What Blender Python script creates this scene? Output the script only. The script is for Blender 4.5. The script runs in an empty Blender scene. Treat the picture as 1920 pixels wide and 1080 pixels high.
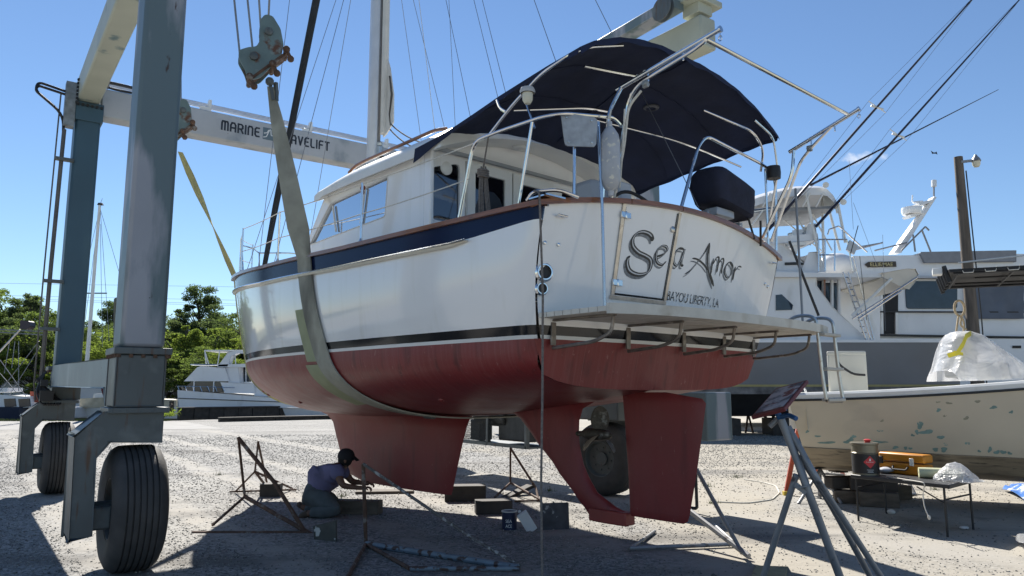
import bpy, math, random
import numpy as np
from mathutils import Vector, Matrix, geometry
random.seed(7); rng = np.random.default_rng(7)
R = math.radians
# ------------------------------------------------------------------ camera, world, sun
sc = bpy.context.scene
col = sc.collection
FPX, PITCH, EYE = 1387.0, R(7.9), 1.6
cd = bpy.data.cameras.new('camera'); cam = bpy.data.objects.new('camera', cd); col.objects.link(cam)
cam.location = (0, 0, EYE); cam.rotation_euler = (math.pi/2 + PITCH, 0, 0)
cd.sensor_width = 36; cd.lens = 36*FPX/1920; cd.clip_end = 2000; cd.clip_start = .05
sc.camera = cam
SUN_EL, SUN_AZ = R(41), math.atan2(-.30, .95)          # sun stands ahead, a little to the left
world = bpy.data.worlds.new('World'); sc.world = world; world.use_nodes = True
wn = world.node_tree.nodes; wl = world.node_tree.links
sky = wn.new('ShaderNodeTexSky'); sky.sky_type = 'NISHITA'; sky.sun_disc = False
sky.sun_elevation = SUN_EL; sky.sun_rotation = SUN_AZ; sky.air_density = 1.0; sky.dust_density = 0; sky.ozone_density = 5.0
cdir = Vector(((1622-960)/FPX, math.cos(PITCH)-(540-296)/FPX*math.sin(PITCH), math.sin(PITCH)+(540-296)/FPX*math.cos(PITCH))).normalized()   # one small wisp of cloud
wt = wn.new('ShaderNodeTexCoord'); w1 = wn.new('ShaderNodeVectorMath'); w1.operation = 'SUBTRACT'; wl.new(wt.outputs['Generated'], w1.inputs[0]); w1.inputs[1].default_value = cdir
w2 = wn.new('ShaderNodeVectorMath'); w2.operation = 'MULTIPLY'; wl.new(w1.outputs[0], w2.inputs[0]); w2.inputs[1].default_value = (38, 38, 130)
w3 = wn.new('ShaderNodeVectorMath'); w3.operation = 'LENGTH'; wl.new(w2.outputs[0], w3.inputs[0])
w4 = wn.new('ShaderNodeTexNoise'); w4.inputs['Scale'].default_value = 55; w4.inputs['Detail'].default_value = 6; wl.new(wt.outputs['Generated'], w4.inputs[0])
w5 = wn.new('ShaderNodeMath'); w5.operation = 'MULTIPLY_ADD'; wl.new(w3.outputs['Value'], w5.inputs[0]); w5.inputs[1].default_value = -.30; wl.new(w4.outputs['Fac'], w5.inputs[2])
w6 = wn.new('ShaderNodeMapRange'); w6.inputs[1].default_value = .28; w6.inputs[2].default_value = .60; w6.inputs[4].default_value = .85; wl.new(w5.outputs[0], w6.inputs[0])
w7 = wn.new('ShaderNodeMix'); w7.data_type = 'RGBA'; wl.new(w6.outputs[0], w7.inputs[0]); wl.new(sky.outputs[0], w7.inputs[6]); w7.inputs[7].default_value = (8.2, 8.4, 8.8, 1)
wl.new(w7.outputs[2], wn['Background'].inputs[0]); wn['Background'].inputs[1].default_value = .065
sl = bpy.data.lights.new('sun', 'SUN'); so = bpy.data.objects.new('sun', sl); col.objects.link(so)
sl.energy = 5.0; sl.angle = R(.5); sl.color = (1, .95, .87)
sd = Vector((math.sin(SUN_AZ)*math.cos(SUN_EL), math.cos(SUN_AZ)*math.cos(SUN_EL), math.sin(SUN_EL)))
so.rotation_euler = sd.to_track_quat('Z', 'Y').to_euler()
sc.view_settings.view_transform = 'Standard'; sc.view_settings.look = 'None'
sc.view_settings.exposure = 1.0; sc.view_settings.gamma = 1; sc.view_settings.use_curve_mapping = False
sc.cycles.max_bounces = 8; sc.cycles.transparent_max_bounces = 12

# ------------------------------------------------------------------ frames
def at(px, py, Y):
    a = (px-960)/FPX; b = (540-py)/FPX
    y = math.cos(PITCH)-b*math.sin(PITCH); z = math.sin(PITCH)+b*math.cos(PITCH)
    return (a/y*Y, Y, EYE+z/y*Y)
def gr(px, py, z=0.):
    a = (px-960)/FPX; b = (540-py)/FPX
    y = math.cos(PITCH)-b*math.sin(PITCH); zz = math.sin(PITCH)+b*math.cos(PITCH)
    k = (z-EYE)/zz
    return (a*k, y*k, z)
class Frame:
    def __init__(s, ox, oy, deg):
        t = R(deg); s.o = (ox, oy); s.U = (-math.sin(t), math.cos(t)); s.V = (math.cos(t), math.sin(t)); s.rz = t
        s.ax = (Vector((s.V[0], s.V[1], 0)), Vector((s.U[0], s.U[1], 0)), Vector((0, 0, 1)))   # v, u, w
    def __call__(s, u, v, w):
        return (s.o[0]+s.U[0]*u+s.V[0]*v, s.o[1]+s.U[1]*u+s.V[1]*v, w)
B = Frame(1.573, 6.62, 42)       # the sailboat: u forward, v starboard
L = Frame(-3.45, 6.92, 36.2)     # the boat lift
K = Frame(4.49, 11.8, -116.565)  # placeholder frame, replaced below
class KF:
    def __call__(s, u, v, w): return (4.49+.894*u+.447*v, 11.8-.447*u+.894*v, w)
K = KF(); K.ax = (Vector((.447, .894, 0)), Vector((.894, -.447, 0)), Vector((0, 0, 1)))
WX = (Vector((1, 0, 0)), Vector((0, 1, 0)), Vector((0, 0, 1)))

# ------------------------------------------------------------------ materials
MATS = {}; NO0 = (1, 1, 1)
def mat(name, c, rough=.5, metal=0., var=.12, vs=3., bump=0., bs=60., patches=(), coat=0., stretch=(1, 1, 1), trans=0., rvar=.0, random_island=0.):
    """noise-varied Principled; patches = (colour, scale, lo, hi, stretch) stains mixed in by a noise mask"""
    if name in MATS: return MATS[name]
    m = bpy.data.materials.new(name); m.use_nodes = True; n = m.node_tree.nodes; l = m.node_tree.links
    b = n['Principled BSDF']; tc = n.new('ShaderNodeTexCoord')
    def noise(scale, st=(1, 1, 1), det=4, off=0):
        mp = n.new('ShaderNodeMapping'); mp.inputs['Scale'].default_value = st[:3]; mp.inputs['Location'].default_value = (off, off*.7, off*.3)
        if len(st) > 3: mp.vector_type = 'TEXTURE'; mp.inputs['Rotation'].default_value = (0, 0, R(st[3])); mp.inputs['Scale'].default_value = [1/q for q in st[:3]]
        l.new(tc.outputs['Object'], mp.inputs[0])
        t = n.new('ShaderNodeTexNoise'); t.inputs['Scale'].default_value = scale; t.inputs['Detail'].default_value = det; l.new(mp.outputs[0], t.inputs[0]); return t.outputs['Fac']
    lo = [max(0, x*(1-var)) for x in c]; hi = [min(1, x*(1+var)) for x in c]
    r = n.new('ShaderNodeValToRGB'); r.color_ramp.elements[0].position = .3; r.color_ramp.elements[1].position = .7
    r.color_ramp.elements[0].color = (*lo, 1); r.color_ramp.elements[1].color = (*hi, 1)
    l.new(noise(vs, stretch), r.inputs[0]); cur = r.outputs[0]
    for i, (pc, ps, plo, phi, pst) in enumerate(patches):
        mr = n.new('ShaderNodeMapRange'); mr.inputs[1].default_value = plo; mr.inputs[2].default_value = phi
        l.new(noise(ps, pst, 6, 3.1*(i+1)), mr.inputs[0])
        mx = n.new('ShaderNodeMix'); mx.data_type = 'RGBA'; l.new(mr.outputs[0], mx.inputs[0]); l.new(cur, mx.inputs[6]); mx.inputs[7].default_value = (*pc, 1); cur = mx.outputs[2]
    if random_island:
        g = n.new('ShaderNodeNewGeometry'); mr = n.new('ShaderNodeMapRange'); mr.inputs[3].default_value = 1-random_island; mr.inputs[4].default_value = 1+random_island
        l.new(g.outputs['Random Per Island'], mr.inputs[0]); vm = n.new('ShaderNodeVectorMath'); vm.operation = 'SCALE'
        l.new(cur, vm.inputs[0]); l.new(mr.outputs[0], vm.inputs['Scale']); cur = vm.outputs[0]
    l.new(cur, b.inputs['Base Color'])
    b.inputs['Roughness'].default_value = rough; b.inputs['Metallic'].default_value = metal
    if rvar:
        mr = n.new('ShaderNodeMapRange'); mr.inputs[3].default_value = max(.02, rough-rvar); mr.inputs[4].default_value = min(1, rough+rvar); l.new(noise(vs*2, stretch), mr.inputs[0]); l.new(mr.outputs[0], b.inputs['Roughness'])
    if coat: b.inputs['Coat Weight'].default_value = coat; b.inputs['Coat Roughness'].default_value = .06
    if trans: b.inputs['Transmission Weight'].default_value = trans
    if bump:
        bp = n.new('ShaderNodeBump'); bp.inputs['Strength'].default_value = bump; bp.inputs['Distance'].default_value = .01
        l.new(noise(bs, (1, 1, 1), 5), bp.inputs['Height']); l.new(bp.outputs[0], b.inputs['Normal'])
    MATS[name] = m; return m
def glass(name, tint, gl=.35, rough=.03):
    m = bpy.data.materials.new(name); m.use_nodes = True; n = m.node_tree.nodes; l = m.node_tree.links
    n.clear(); o = n.new('ShaderNodeOutputMaterial'); t = n.new('ShaderNodeBsdfTransparent'); t.inputs[0].default_value = (*tint, 1)
    g = n.new('ShaderNodeBsdfGlossy'); g.inputs['Roughness'].default_value = rough; g.inputs[0].default_value = (.62, .66, .72, 1)
    f = n.new('ShaderNodeFresnel'); f.inputs[0].default_value = 1.5
    mr = n.new('ShaderNodeMapRange'); mr.inputs[3].default_value = gl*.3; mr.inputs[4].default_value = 1; l.new(f.outputs[0], mr.inputs[0])
    x = n.new('ShaderNodeMixShader'); l.new(mr.outputs[0], x.inputs[0]); l.new(t.outputs[0], x.inputs[1]); l.new(g.outputs[0], x.inputs[2]); l.new(x.outputs[0], o.inputs[0]); return m
NO = (1, 1, 1)
GEL = mat('gelcoat', (.86, .86, .85), .13, var=.01, vs=1, coat=.6, patches=(((.74, .73, .68), 5, .56, .95, (1.6, 1.6, .10)), ((.70, .69, .65), 1.3, .66, .95, NO0)))
GEL2 = mat('painted_deck_white', (.74, .74, .71), .35, var=.04, vs=3, patches=(((.55, .53, .48), 2, .62, .8, (1, 1, .3)),))
def red_paint(nm, st):
    return mat(nm, (.205, .026, .025), .42, var=.10, vs=2.2, rvar=.12, bump=.12, bs=35,
               patches=(((.24, .07, .065), 1.6, .55, .8, (1, 1, .6)), ((.11, .015, .016), 3.5, .56, .75, (4, 4, .35)), ((.24, .06, .056), 3, .48, .85, st), ((.29, .10, .09), 5, .63, .75, [q*1.7 if q < 30 else q for q in st]), ((.28, .10, .09), 30, .66, .72, (1, 1, .5))))
RED = red_paint('antifouling_red', (.12, 14, .12, 42.)); REDP = mat('antifouling_red_plain', (.205, .026, .025), .5, var=.10, vs=1.8, rvar=.1, bump=.1, bs=35, patches=(((.24, .065, .06), 1.4, .52, .85, (1, 1, .5)), ((.13, .018, .018), 3, .58, .8, (2.5, 2.5, .4)), ((.27, .09, .08), 34, .68, .74, (1, 1, .4)))); REDT = red_paint('antifouling_red_transom', (12, .3, .12, 42.))
NAVY = mat('navy_gelcoat', (.008, .016, .050), .16, var=.1); NAVY.node_tree.nodes['Principled BSDF'].inputs['Specular IOR Level'].default_value = .16
BLACK = mat('black_gloss', (.012, .013, .016), .12, var=.1, coat=.1)
LWHITE = mat('stripe_white', (.75, .75, .73), .3, var=.03)
TEAK = mat('varnished_teak', (.23, .088, .035), .28, var=.3, vs=14, stretch=(.25, .25, 5), coat=.35, patches=(((.12, .05, .025), 6, .55, .75, (1, 1, 4)),))
STEEL = mat('stainless_tube', (.72, .73, .74), .14, 1., var=.06, vs=20, rvar=.06)
DSTEEL = mat('tarnished_stainless', (.52, .50, .47), .30, 1., var=.15, vs=14, patches=(((.26, .19, .13), 10, .62, .75, NO),))
BRK = mat('brown_stained_steel', (.21, .185, .165), .45, .7, var=.3, vs=14, patches=(((.45, .42, .38), 9, .60, .7, NO),))
ALU = mat('anodised_mast', (.66, .66, .66), .38, .35, var=.06, vs=4)
CANVAS = mat('navy_canvas', (.009, .015, .045), .9, var=.25, vs=3, bump=.5, bs=9)
ROPE = mat('white_rope', (.62, .60, .54), .8, var=.15, vs=40)
GROPE = mat('grey_brown_rope', (.17, .15, .135), .85, var=.3, vs=60, bump=.5, bs=150)
GLASS = glass('window_glass', (.22, .25, .28), .6)
DGLASS = glass('smoked_glass', (.22, .23, .23), .5)
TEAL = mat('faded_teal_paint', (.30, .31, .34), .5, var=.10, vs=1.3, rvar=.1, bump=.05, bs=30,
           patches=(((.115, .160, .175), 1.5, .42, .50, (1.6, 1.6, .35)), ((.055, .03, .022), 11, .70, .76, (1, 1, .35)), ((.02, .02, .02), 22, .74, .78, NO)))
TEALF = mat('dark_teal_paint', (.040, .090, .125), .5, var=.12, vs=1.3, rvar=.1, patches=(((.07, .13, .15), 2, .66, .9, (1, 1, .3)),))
LBEAM = mat('weathered_pale_beam', (.42, .44, .46), .5, var=.08, vs=2, rvar=.1, patches=(((.20, .24, .27), 2.5, .55, .75, (1, 1, .6)), ((.15, .07, .03), 16, .72, .76, (1, 1, .5))))
LBEAM2 = mat('yellowed_pale_paint', (.40, .42, .34), .5, var=.08, vs=2, patches=(((.10, .17, .18), 1.3, .62, .66, (1, 1, 1)), ((.03, .03, .03), 20, .74, .78, (.3, 1, 1))))
GREYST = mat('grey_green_steel', (.085, .100, .102), .5, var=.14, vs=2.5, rvar=.1, bump=.05, bs=40, patches=(((.09, .05, .03), 9, .60, .72, (2, 2, .22)), ((.17, .19, .19), 3, .58, .8, NO), ((.045, .045, .045), 5, .6, .8, (2, 2, .3))))
RUBBER = mat('tyre_rubber', (.046, .045, .044), .75, var=.2, vs=6, bump=.2, bs=50, patches=(((.085, .08, .075), 3, .5, .8, (1, 1, 1)),))
RUST = mat('rusty_pipe', (.10, .055, .035), .8, var=.35, vs=12, bump=.4, bs=60, patches=(((.22, .20, .18), 9, .56, .68, NO),))
BLUEP = mat('chipped_blue_pipe', (.17, .215, .25), .6, var=.2, vs=8, patches=(((.07, .04, .03), 12, .52, .58, NO),))
GALV = mat('galvanised_pipe', (.26, .265, .275), .45, .35, var=.15, vs=6, patches=(((.08, .07, .07), 8, .60, .70, NO),))
SLING = mat('sling_webbing', (.36, .35, .285), .85, var=.14, vs=6, bump=.4, bs=140, patches=(((.16, .155, .125), 2.2, .50, .72, (1, 1, .5)),))
SLINGY = mat('yellow_webbing', (.42, .38, .16), .85, var=.12, vs=6, bump=.4, bs=140, patches=(((.25, .24, .14), 2.2, .5, .7, (1, 1, .5)),))
PAD = mat('pale_green_cloth', (.34, .36, .22), .9, var=.12, vs=5)
BLK = mat('black_plastic', (.016, .016, .018), .5, var=.2)
HOSE = mat('black_hose', (.014, .014, .016), .45, var=.2)
WIRE = mat('steel_wire', (.22, .23, .25), .45, .6, var=.1)
WOOD = mat('weathered_timber', (.105, .085, .065), .85, var=.35, vs=5, stretch=(1, 1, 4), bump=.5, bs=30)
DWOOD = mat('creosoted_timber', (.045, .038, .032), .8, var=.35, vs=4, bump=.5, bs=30)

# ------------------------------------------------------------------ mesh builder
def V3(p): return Vector(p)
class MB:
    def __init__(s): s.v = []; s.f = []; s.m = []
    def add(s, vs, fs, m=0):
        o = len(s.v); s.v += [tuple(v) for v in vs]
        for f in fs: s.f.append([i+o for i in f]); s.m.append(m)
        return s
    def box(s, c, sz, ax=WX, m=0):
        c = V3(c); h = [x/2 for x in sz]; vs = []
        for i in (-1, 1):
            for j in (-1, 1):
                for k in (-1, 1): vs.append(c+ax[0]*(i*h[0])+ax[1]*(j*h[1])+ax[2]*(k*h[2]))
        return s.add(vs, [(0, 1, 3, 2), (4, 6, 7, 5), (0, 4, 5, 1), (2, 3, 7, 6), (0, 2, 6, 4), (1, 5, 7, 3)], m)
    def span(s, a, b, wd, ht, up=(0, 0, 1), m=0, ext=0):
        """a bar of wd x ht section from a to b"""
        a = V3(a); b = V3(b); d = (b-a); ln = d.length; d.normalize(); up = V3(up)
        x = d.cross(up); x = x.normalized() if x.length > 1e-5 else Vector((1, 0, 0)); z = x.cross(d).normalized()
        return s.box((a+b)/2, (wd, ln+ext, ht), (x, d, z), m)
    def hexa(s, p, m=0):
        return s.add(p, [(0, 3, 2, 1), (4, 5, 6, 7), (0, 1, 5, 4), (1, 2, 6, 5), (2, 3, 7, 6), (3, 0, 4, 7)], m)
    def tube(s, pts, r, n=8, m=0, closed=False, flat=1.):
        P = [V3(p) for p in pts]; k = len(P); rr = r if isinstance(r, (list, tuple)) else [r]*k
        T = []
        for i in range(k):
            a = P[(i-1) % k] if (closed or i > 0) else P[i]; b = P[(i+1) % k] if (closed or i < k-1) else P[i]
            t = (b-a); T.append(t.normalized() if t.length > 1e-9 else Vector((0, 0, 1)))
        up = Vector((0, 0, 1)) if abs(T[0].z) < .9 else Vector((1, 0, 0))
        x = T[0].cross(up).normalized(); vs = []; fs = []
        for i in range(k):
            x = (x-T[i]*x.dot(T[i])); x = x.normalized() if x.length > 1e-6 else T[i].orthogonal().normalized(); y = T[i].cross(x)
            for j in range(n):
                a = 2*math.pi*j/n; vs.append(P[i]+x*(math.cos(a)*rr[i])+y*(math.sin(a)*rr[i]*flat))
        for i in range(k if closed else k-1):
            for j in range(n):
                i2 = (i+1) % k; j2 = (j+1) % n; fs.append((i*n+j, i*n+j2, i2*n+j2, i2*n+j))
        if not closed: fs.append(tuple(range(n))[::-1]); fs.append(tuple((k-1)*n+j for j in range(n)))
        return s.add(vs, fs, m)
    def lathe(s, prof, o, ax, n=24, m=0):
        """prof = (radius, distance along ax)"""
        o = V3(o); ax = V3(ax).normalized(); x = ax.orthogonal().normalized(); y = ax.cross(x); vs = []; fs = []
        for r, h in prof:
            for j in range(n): a = 2*math.pi*j/n; vs.append(o+ax*h+x*(math.cos(a)*max(r, 1e-4))+y*(math.sin(a)*max(r, 1e-4)))
        for i in range(len(prof)-1):
            for j in range(n): j2 = (j+1) % n; fs.append((i*n+j, i*n+j2, (i+1)*n+j2, (i+1)*n+j))
        return s.add(vs, fs, m)
    def grid(s, rows, m=0, closeu=False):
        n = len(rows[0]); vs = [p for r in rows for p in r]; fs = []
        for i in range(len(rows)-1):
            for j in range(n if closeu else n-1):
                j2 = (j+1) % n; fs.append((i*n+j, i*n+j2, (i+1)*n+j2, (i+1)*n+j))
        return s.add(vs, fs, m)
    def shell(s, rows, off, m=0):
        """a grid given thickness by the vector off"""
        off = V3(off); a = [[V3(p) for p in r] for r in rows]; b = [[p+off for p in r] for r in a]
        s.grid(a, m); s.grid([r[::-1] for r in b], m)
        s.grid([a[0], b[0]], m); s.grid([a[-1], b[-1]], m); s.grid([[r[0] for r in a], [r[0] for r in b]], m); s.grid([[r[-1] for r in a], [r[-1] for r in b]], m)
        return s
    def loft(s, rows, m=0):
        """closed section rings, capped"""
        n = len(rows[0]); s.grid(rows, m, True); o = len(s.v)-n*len(rows)
        s.f.append([o+j for j in range(n)][::-1]); s.m.append(m); s.f.append([o+(len(rows)-1)*n+j for j in range(n)]); s.m.append(m)
        return s
    def panel(s, outer, holes, fn, off, m=0):
        """outer polygon with holes in 2-D, mapped to 3-D by fn and given thickness by the vector off"""
        polys = [[Vector((a, b, 0)) for a, b in p] for p in [outer]+list(holes)]
        tri = geometry.tessellate_polygon(polys); flat = [p for q in polys for p in q]; off = V3(off)
        A = [V3(fn(p.x, p.y)) for p in flat]; Bk = [p+off for p in A]; n = len(A)
        fs = [tuple(t) for t in tri]+[tuple(i+n for i in t[::-1]) for t in tri]; k = 0
        for q in polys:
            for i in range(len(q)): j = (i+1) % len(q); fs.append((k+i, k+j, k+j+n, k+i+n))
            k += len(q)
        return s.add(A+Bk, fs, m)
    def sphere(s, c, r, sq=(1, 1, 1), n=12, m=0):
        c = V3(c); vs = []; fs = []; q = n//2
        for i in range(q+1):
            t = math.pi*i/q
            for j in range(n): a = 2*math.pi*j/n; vs.append((c.x+r*sq[0]*math.sin(t)*math.cos(a), c.y+r*sq[1]*math.sin(t)*math.sin(a), c.z+r*sq[2]*math.cos(t)))
        for i in range(q):
            for j in range(n): j2 = (j+1) % n; fs.append((i*n+j, (i+1)*n+j, (i+1)*n+j2, i*n+j2))
        return s.add(vs, fs, m)
    def build(s, name, mats, parent=None, smooth=True, bevel=0., **tags):
        if not isinstance(mats, (list, tuple)): mats = [mats]
        off = Vector((0, 0, 0)); p = parent
        while p is not None: off += p.location; p = p.parent
        me = bpy.data.meshes.new(name); me.from_pydata([(v[0]-off.x, v[1]-off.y, v[2]-off.z) for v in s.v], [], s.f)
        for x in mats: me.materials.append(x)
        if len(mats) > 1: me.polygons.foreach_set('material_index', s.m)
        me.update(); o = bpy.data.objects.new(name, me); col.objects.link(o); o.parent = parent
        if smooth:
            me.polygons.foreach_set('use_smooth', [True]*len(me.polygons)); me.set_sharp_from_angle(angle=R(38))
        if bevel:
            b = o.modifiers.new('bevel', 'BEVEL'); b.width = bevel; b.segments = 2; b.limit_method = 'ANGLE'; b.angle_limit = R(40)
        for k2, v2 in tags.items(): o[k2] = v2
        return o
def thing(name, loc, label, cat, group=None):
    o = bpy.data.objects.new(name, None); col.objects.link(o); o.location = loc; o.empty_display_size = .2
    o['label'] = label; o['category'] = cat
    if group: o['group'] = group
    return o
def solo(mb, name, mats, label, cat, group=None, loc=None, **kw):
    """a thing that is one mesh, its origin at its base"""
    xs = np.array(mb.v); c = loc or ((xs[:, 0].min()+xs[:, 0].max())/2, (xs[:, 1].min()+xs[:, 1].max())/2, xs[:, 2].min())
    mb.v = [(v[0]-c[0], v[1]-c[1], v[2]-c[2]) for v in mb.v]; o = mb.build(name, mats, **kw); o.location = c
    o['label'] = label; o['category'] = cat
    if group: o['group'] = group
    return o
def struct(mb, name, mats, kind='structure', **kw):
    o = mb.build(name, mats, **kw); o['kind'] = kind; return o
def copy_tree(o, parent=None):
    c = o.copy(); col.objects.link(c)
    if parent: c.parent = parent
    for ch in list(o.children): copy_tree(ch, c)
    return c
def arc(pts, rad=.06, n=5):
    """polyline with rounded corners"""
    P = [V3(p) for p in pts]; out = [P[0]]
    for i in range(1, len(P)-1):
        a = (P[i-1]-P[i]); b = (P[i+1]-P[i]); r = min(rad, a.length*.45, b.length*.45); a.normalize(); b.normalize()
        s0 = P[i]+a*r; s1 = P[i]+b*r
        for k in range(n+1): t = k/n; out.append(s0*(1-t)**2+P[i]*2*t*(1-t)+s1*t*t)
    out.append(P[-1]); return out
def sag(a, b, d, n=10):
    a = V3(a); b = V3(b); return [a.lerp(b, i/n)-Vector((0, 0, d*4*(i/n)*(1-i/n))) for i in range(n+1)]
def ribbon(pts2, wid, fn, thick_off=None):
    """flat stroke in 2-D, mapped by fn; wid = number or function(angle)"""
    P = [Vector(p) for p in pts2]; Q = []
    for i in range(len(P)-1):                                    # Catmull-Rom smoothing
        p0 = P[max(i-1, 0)]; p1 = P[i]; p2 = P[i+1]; p3 = P[min(i+2, len(P)-1)]
        for k in range(5):
            t = k/5; Q.append(.5*((2*p1)+(p2-p0)*t+(2*p0-5*p1+4*p2-p3)*t*t+(3*p1-p0-3*p2+p3)*t**3))
    Q.append(P[-1]); n = len(Q); rows = []
    for i in range(n):
        d = (Q[min(i+1, n-1)]-Q[max(i-1, 0)]); d = d.normalized() if d.length > 1e-9 else Vector((1, 0))
        w = wid(d) if callable(wid) else wid; e = min(1, (i+1)/3, (n-i)/3) if callable(wid) else 1
        nn = Vector((-d.y, d.x))*w*.5*e; rows.append([fn(*(Q[i]+nn)), fn(*(Q[i]-nn))])
    return rows
def interp(x, xs, ys):
    return float(np.interp(x, xs, ys))
def text_mesh(body, size=1., shear=0., bold=0.):
    c = bpy.data.curves.new('t', 'FONT'); c.body = body; c.size = size; c.shear = shear; c.offset = bold; o = bpy.data.objects.new('t', c); col.objects.link(o)
    dg = bpy.context.evaluated_depsgraph_get(); me = bpy.data.meshes.new_from_object(o.evaluated_get(dg))
    vs = [(v.co.x, v.co.y) for v in me.vertices]; fs = [tuple(p.vertices) for p in me.polygons]
    bpy.data.objects.remove(o); bpy.data.meshes.remove(me); bpy.data.curves.remove(c); return vs, fs
def lettering(name, body, m, parent, fn, height, width=None, shear=0., bold=0.):
    """print laid flat on a surface; fn maps (along, up) to 3-D"""
    vs, fs = text_mesh(body, 1, shear, bold); x0 = min(v[0] for v in vs); x1 = max(v[0] for v in vs); y1 = max(v[1] for v in vs)
    kx = (width/(x1-x0)) if width else height/y1
    return MB().add([fn((x-x0)*kx, y*height/y1) for x, y in vs], fs).build(name, m, parent, smooth=False)
# ------------------------------------------------------------------ ground
RUTS = ((1.3, .34), (2.55, .22), (4.1, .25), (5.6, .22), (8.1, .34), (-1.2, .25), (-3.6, .3))
def ground_mat():
    m = bpy.data.materials.new('gravel_yard'); m.use_nodes = True; n = m.node_tree.nodes; l = m.node_tree.links; b = n['Principled BSDF']
    tc = n.new('ShaderNodeTexCoord')
    def noise(sc_, det=5, st=(1, 1, 1)):
        mp = n.new('ShaderNodeMapping'); mp.inputs['Scale'].default_value = st; l.new(tc.outputs['Object'], mp.inputs[0])
        t = n.new('ShaderNodeTexNoise'); t.inputs['Scale'].default_value = sc_; t.inputs['Detail'].default_value = det; l.new(mp.outputs[0], t.inputs[0]); return t.outputs['Fac']
    def mix(f, a, bb, fa=None):
        x = n.new('ShaderNodeMix'); x.data_type = 'RGBA'
        l.new(f, x.inputs[0])
        for v, i in ((a, 6), (bb, 7)):
            if isinstance(v, tuple): x.inputs[i].default_value = (*v, 1)
            else: l.new(v, x.inputs[i])
        return x.outputs[2]
    def rng_(f, lo, hi):
        r = n.new('ShaderNodeMapRange'); r.inputs[1].default_value = lo; r.inputs[2].default_value = hi; l.new(f, r.inputs[0]); return r.outputs[0]
    vo = n.new('ShaderNodeTexVoronoi'); vo.inputs['Scale'].default_value = 34; l.new(tc.outputs['Object'], vo.inputs[0])
    sep = n.new('ShaderNodeSeparateColor'); l.new(vo.outputs['Color'], sep.inputs[0])
    stone = mix(sep.outputs[0], (.10, .098, .094), (.34, .33, .31))
    sand = mix(noise(9), (.27, .247, .205), (.35, .322, .27))
    x_ = n.new('ShaderNodeSeparateXYZ'); l.new(tc.outputs['Object'], x_.inputs[0])
    ad = n.new('ShaderNodeMath'); ad.operation = 'MULTIPLY_ADD'; l.new(x_.outputs[0], ad.inputs[0]); ad.inputs[1].default_value = .045; l.new(noise(.55, 6, (1, .6, 1)), ad.inputs[2])
    base = mix(rng_(ad.outputs[0], .47, .66), stone, sand)
    base = mix(rng_(noise(1.3, 6), .60, .78), base, (.11, .103, .09))
    base = mix(rng_(noise(.28, 5), .52, .72), base, (.31, .30, .275))
    base = mix(rng_(noise(.42, 4, (.35, 2.2, 1)), .55, .70), base, (.125, .118, .108))
    dt = n.new('ShaderNodeVectorMath'); dt.operation = 'DOT_PRODUCT'; l.new(tc.outputs['Object'], dt.inputs[0]); dt.inputs[1].default_value = (.807, .59, 0)
    wob = n.new('ShaderNodeMath'); wob.operation = 'MULTIPLY_ADD'; l.new(noise(.25, 2), wob.inputs[0]); wob.inputs[1].default_value = .9; l.new(dt.outputs['Value'], wob.inputs[2])
    for c_, w_ in RUTS:
        s1 = n.new('ShaderNodeMath'); s1.operation = 'SUBTRACT'; l.new(wob.outputs[0], s1.inputs[0]); s1.inputs[1].default_value = c_+.45
        s2 = n.new('ShaderNodeMath'); s2.operation = 'ABSOLUTE'; l.new(s1.outputs[0], s2.inputs[0])
        s3 = n.new('ShaderNodeMapRange'); s3.inputs[1].default_value = w_*.5; s3.inputs[2].default_value = w_*1.3; s3.inputs[3].default_value = .75; s3.inputs[4].default_value = 0; l.new(s2.outputs[0], s3.inputs[0])
        s4 = n.new('ShaderNodeMath'); s4.operation = 'MULTIPLY'; l.new(s3.outputs[0], s4.inputs[0]); l.new(rng_(noise(2.2, 5), .36, .56), s4.inputs[1])
        base = mix(s4.outputs[0], base, (.32, .30, .265))
    base = mix(rng_(noise(3.1, 7), .70, .74), base, (.07, .065, .06))
    l.new(base, b.inputs['Base Color']); b.inputs['Roughness'].default_value = .95
    bp = n.new('ShaderNodeBump'); bp.inputs['Strength'].default_value = .35; bp.inputs['Distance'].default_value = .018
    a2 = n.new('ShaderNodeMath'); a2.operation = 'MULTIPLY_ADD'; l.new(vo.outputs['Distance'], a2.inputs[0]); a2.inputs[1].default_value = -.12; l.new(noise(26, 8), a2.inputs[2])
    l.new(a2.outputs[0], bp.inputs['Height']); l.new(bp.outputs[0], b.inputs['Normal']); return m
GND = ground_mat()
struct(MB().grid([[(-60, -30, 0), (70, -30, 0)], [(-60, 29, 0), (70, 29, 0)]]), 'gravel_ground', GND, smooth=False)
struct(MB().add([(-60, 29, 0), (70, 29, 0), (70, 48, 0), (-12, 48, 0), (-18, 40.5, 0), (-60, 40.5, 0)], [(0, 1, 2, 3, 4, 5)]), 'gravel_ground', GND, smooth=False)
CONC = mat('pale_concrete', (.25, .245, .235), .9, var=.12, vs=1.2, bump=.2, bs=20, patches=(((.22, .21, .19), .6, .55, .7, (1, 3, 1)),))
struct(MB().grid([[(-60, 27.5, .006), (-12, 31.5, .006)], [(-60, 39.6, .006), (-17, 39.0, .006)]]), 'concrete_apron', CONC, smooth=False)
GRASS = mat('dry_grass', (.10, .13, .035), .9, var=.3, vs=3)
nb = 5000; gx = rng.uniform(-45, -18.3, nb); gy = rng.uniform(39.7, 40.45, nb); mb = MB()
for x, y in zip(gx, gy):
    h = random.uniform(.05, .16); a = random.uniform(0, 3.1); dx, dy = .02*math.cos(a), .02*math.sin(a); mb.add([(x-dx, y-dy, 0), (x+dx, y+dy, 0), (x+random.uniform(-.04, .04), y, h)], [(0, 1, 2)])
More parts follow.
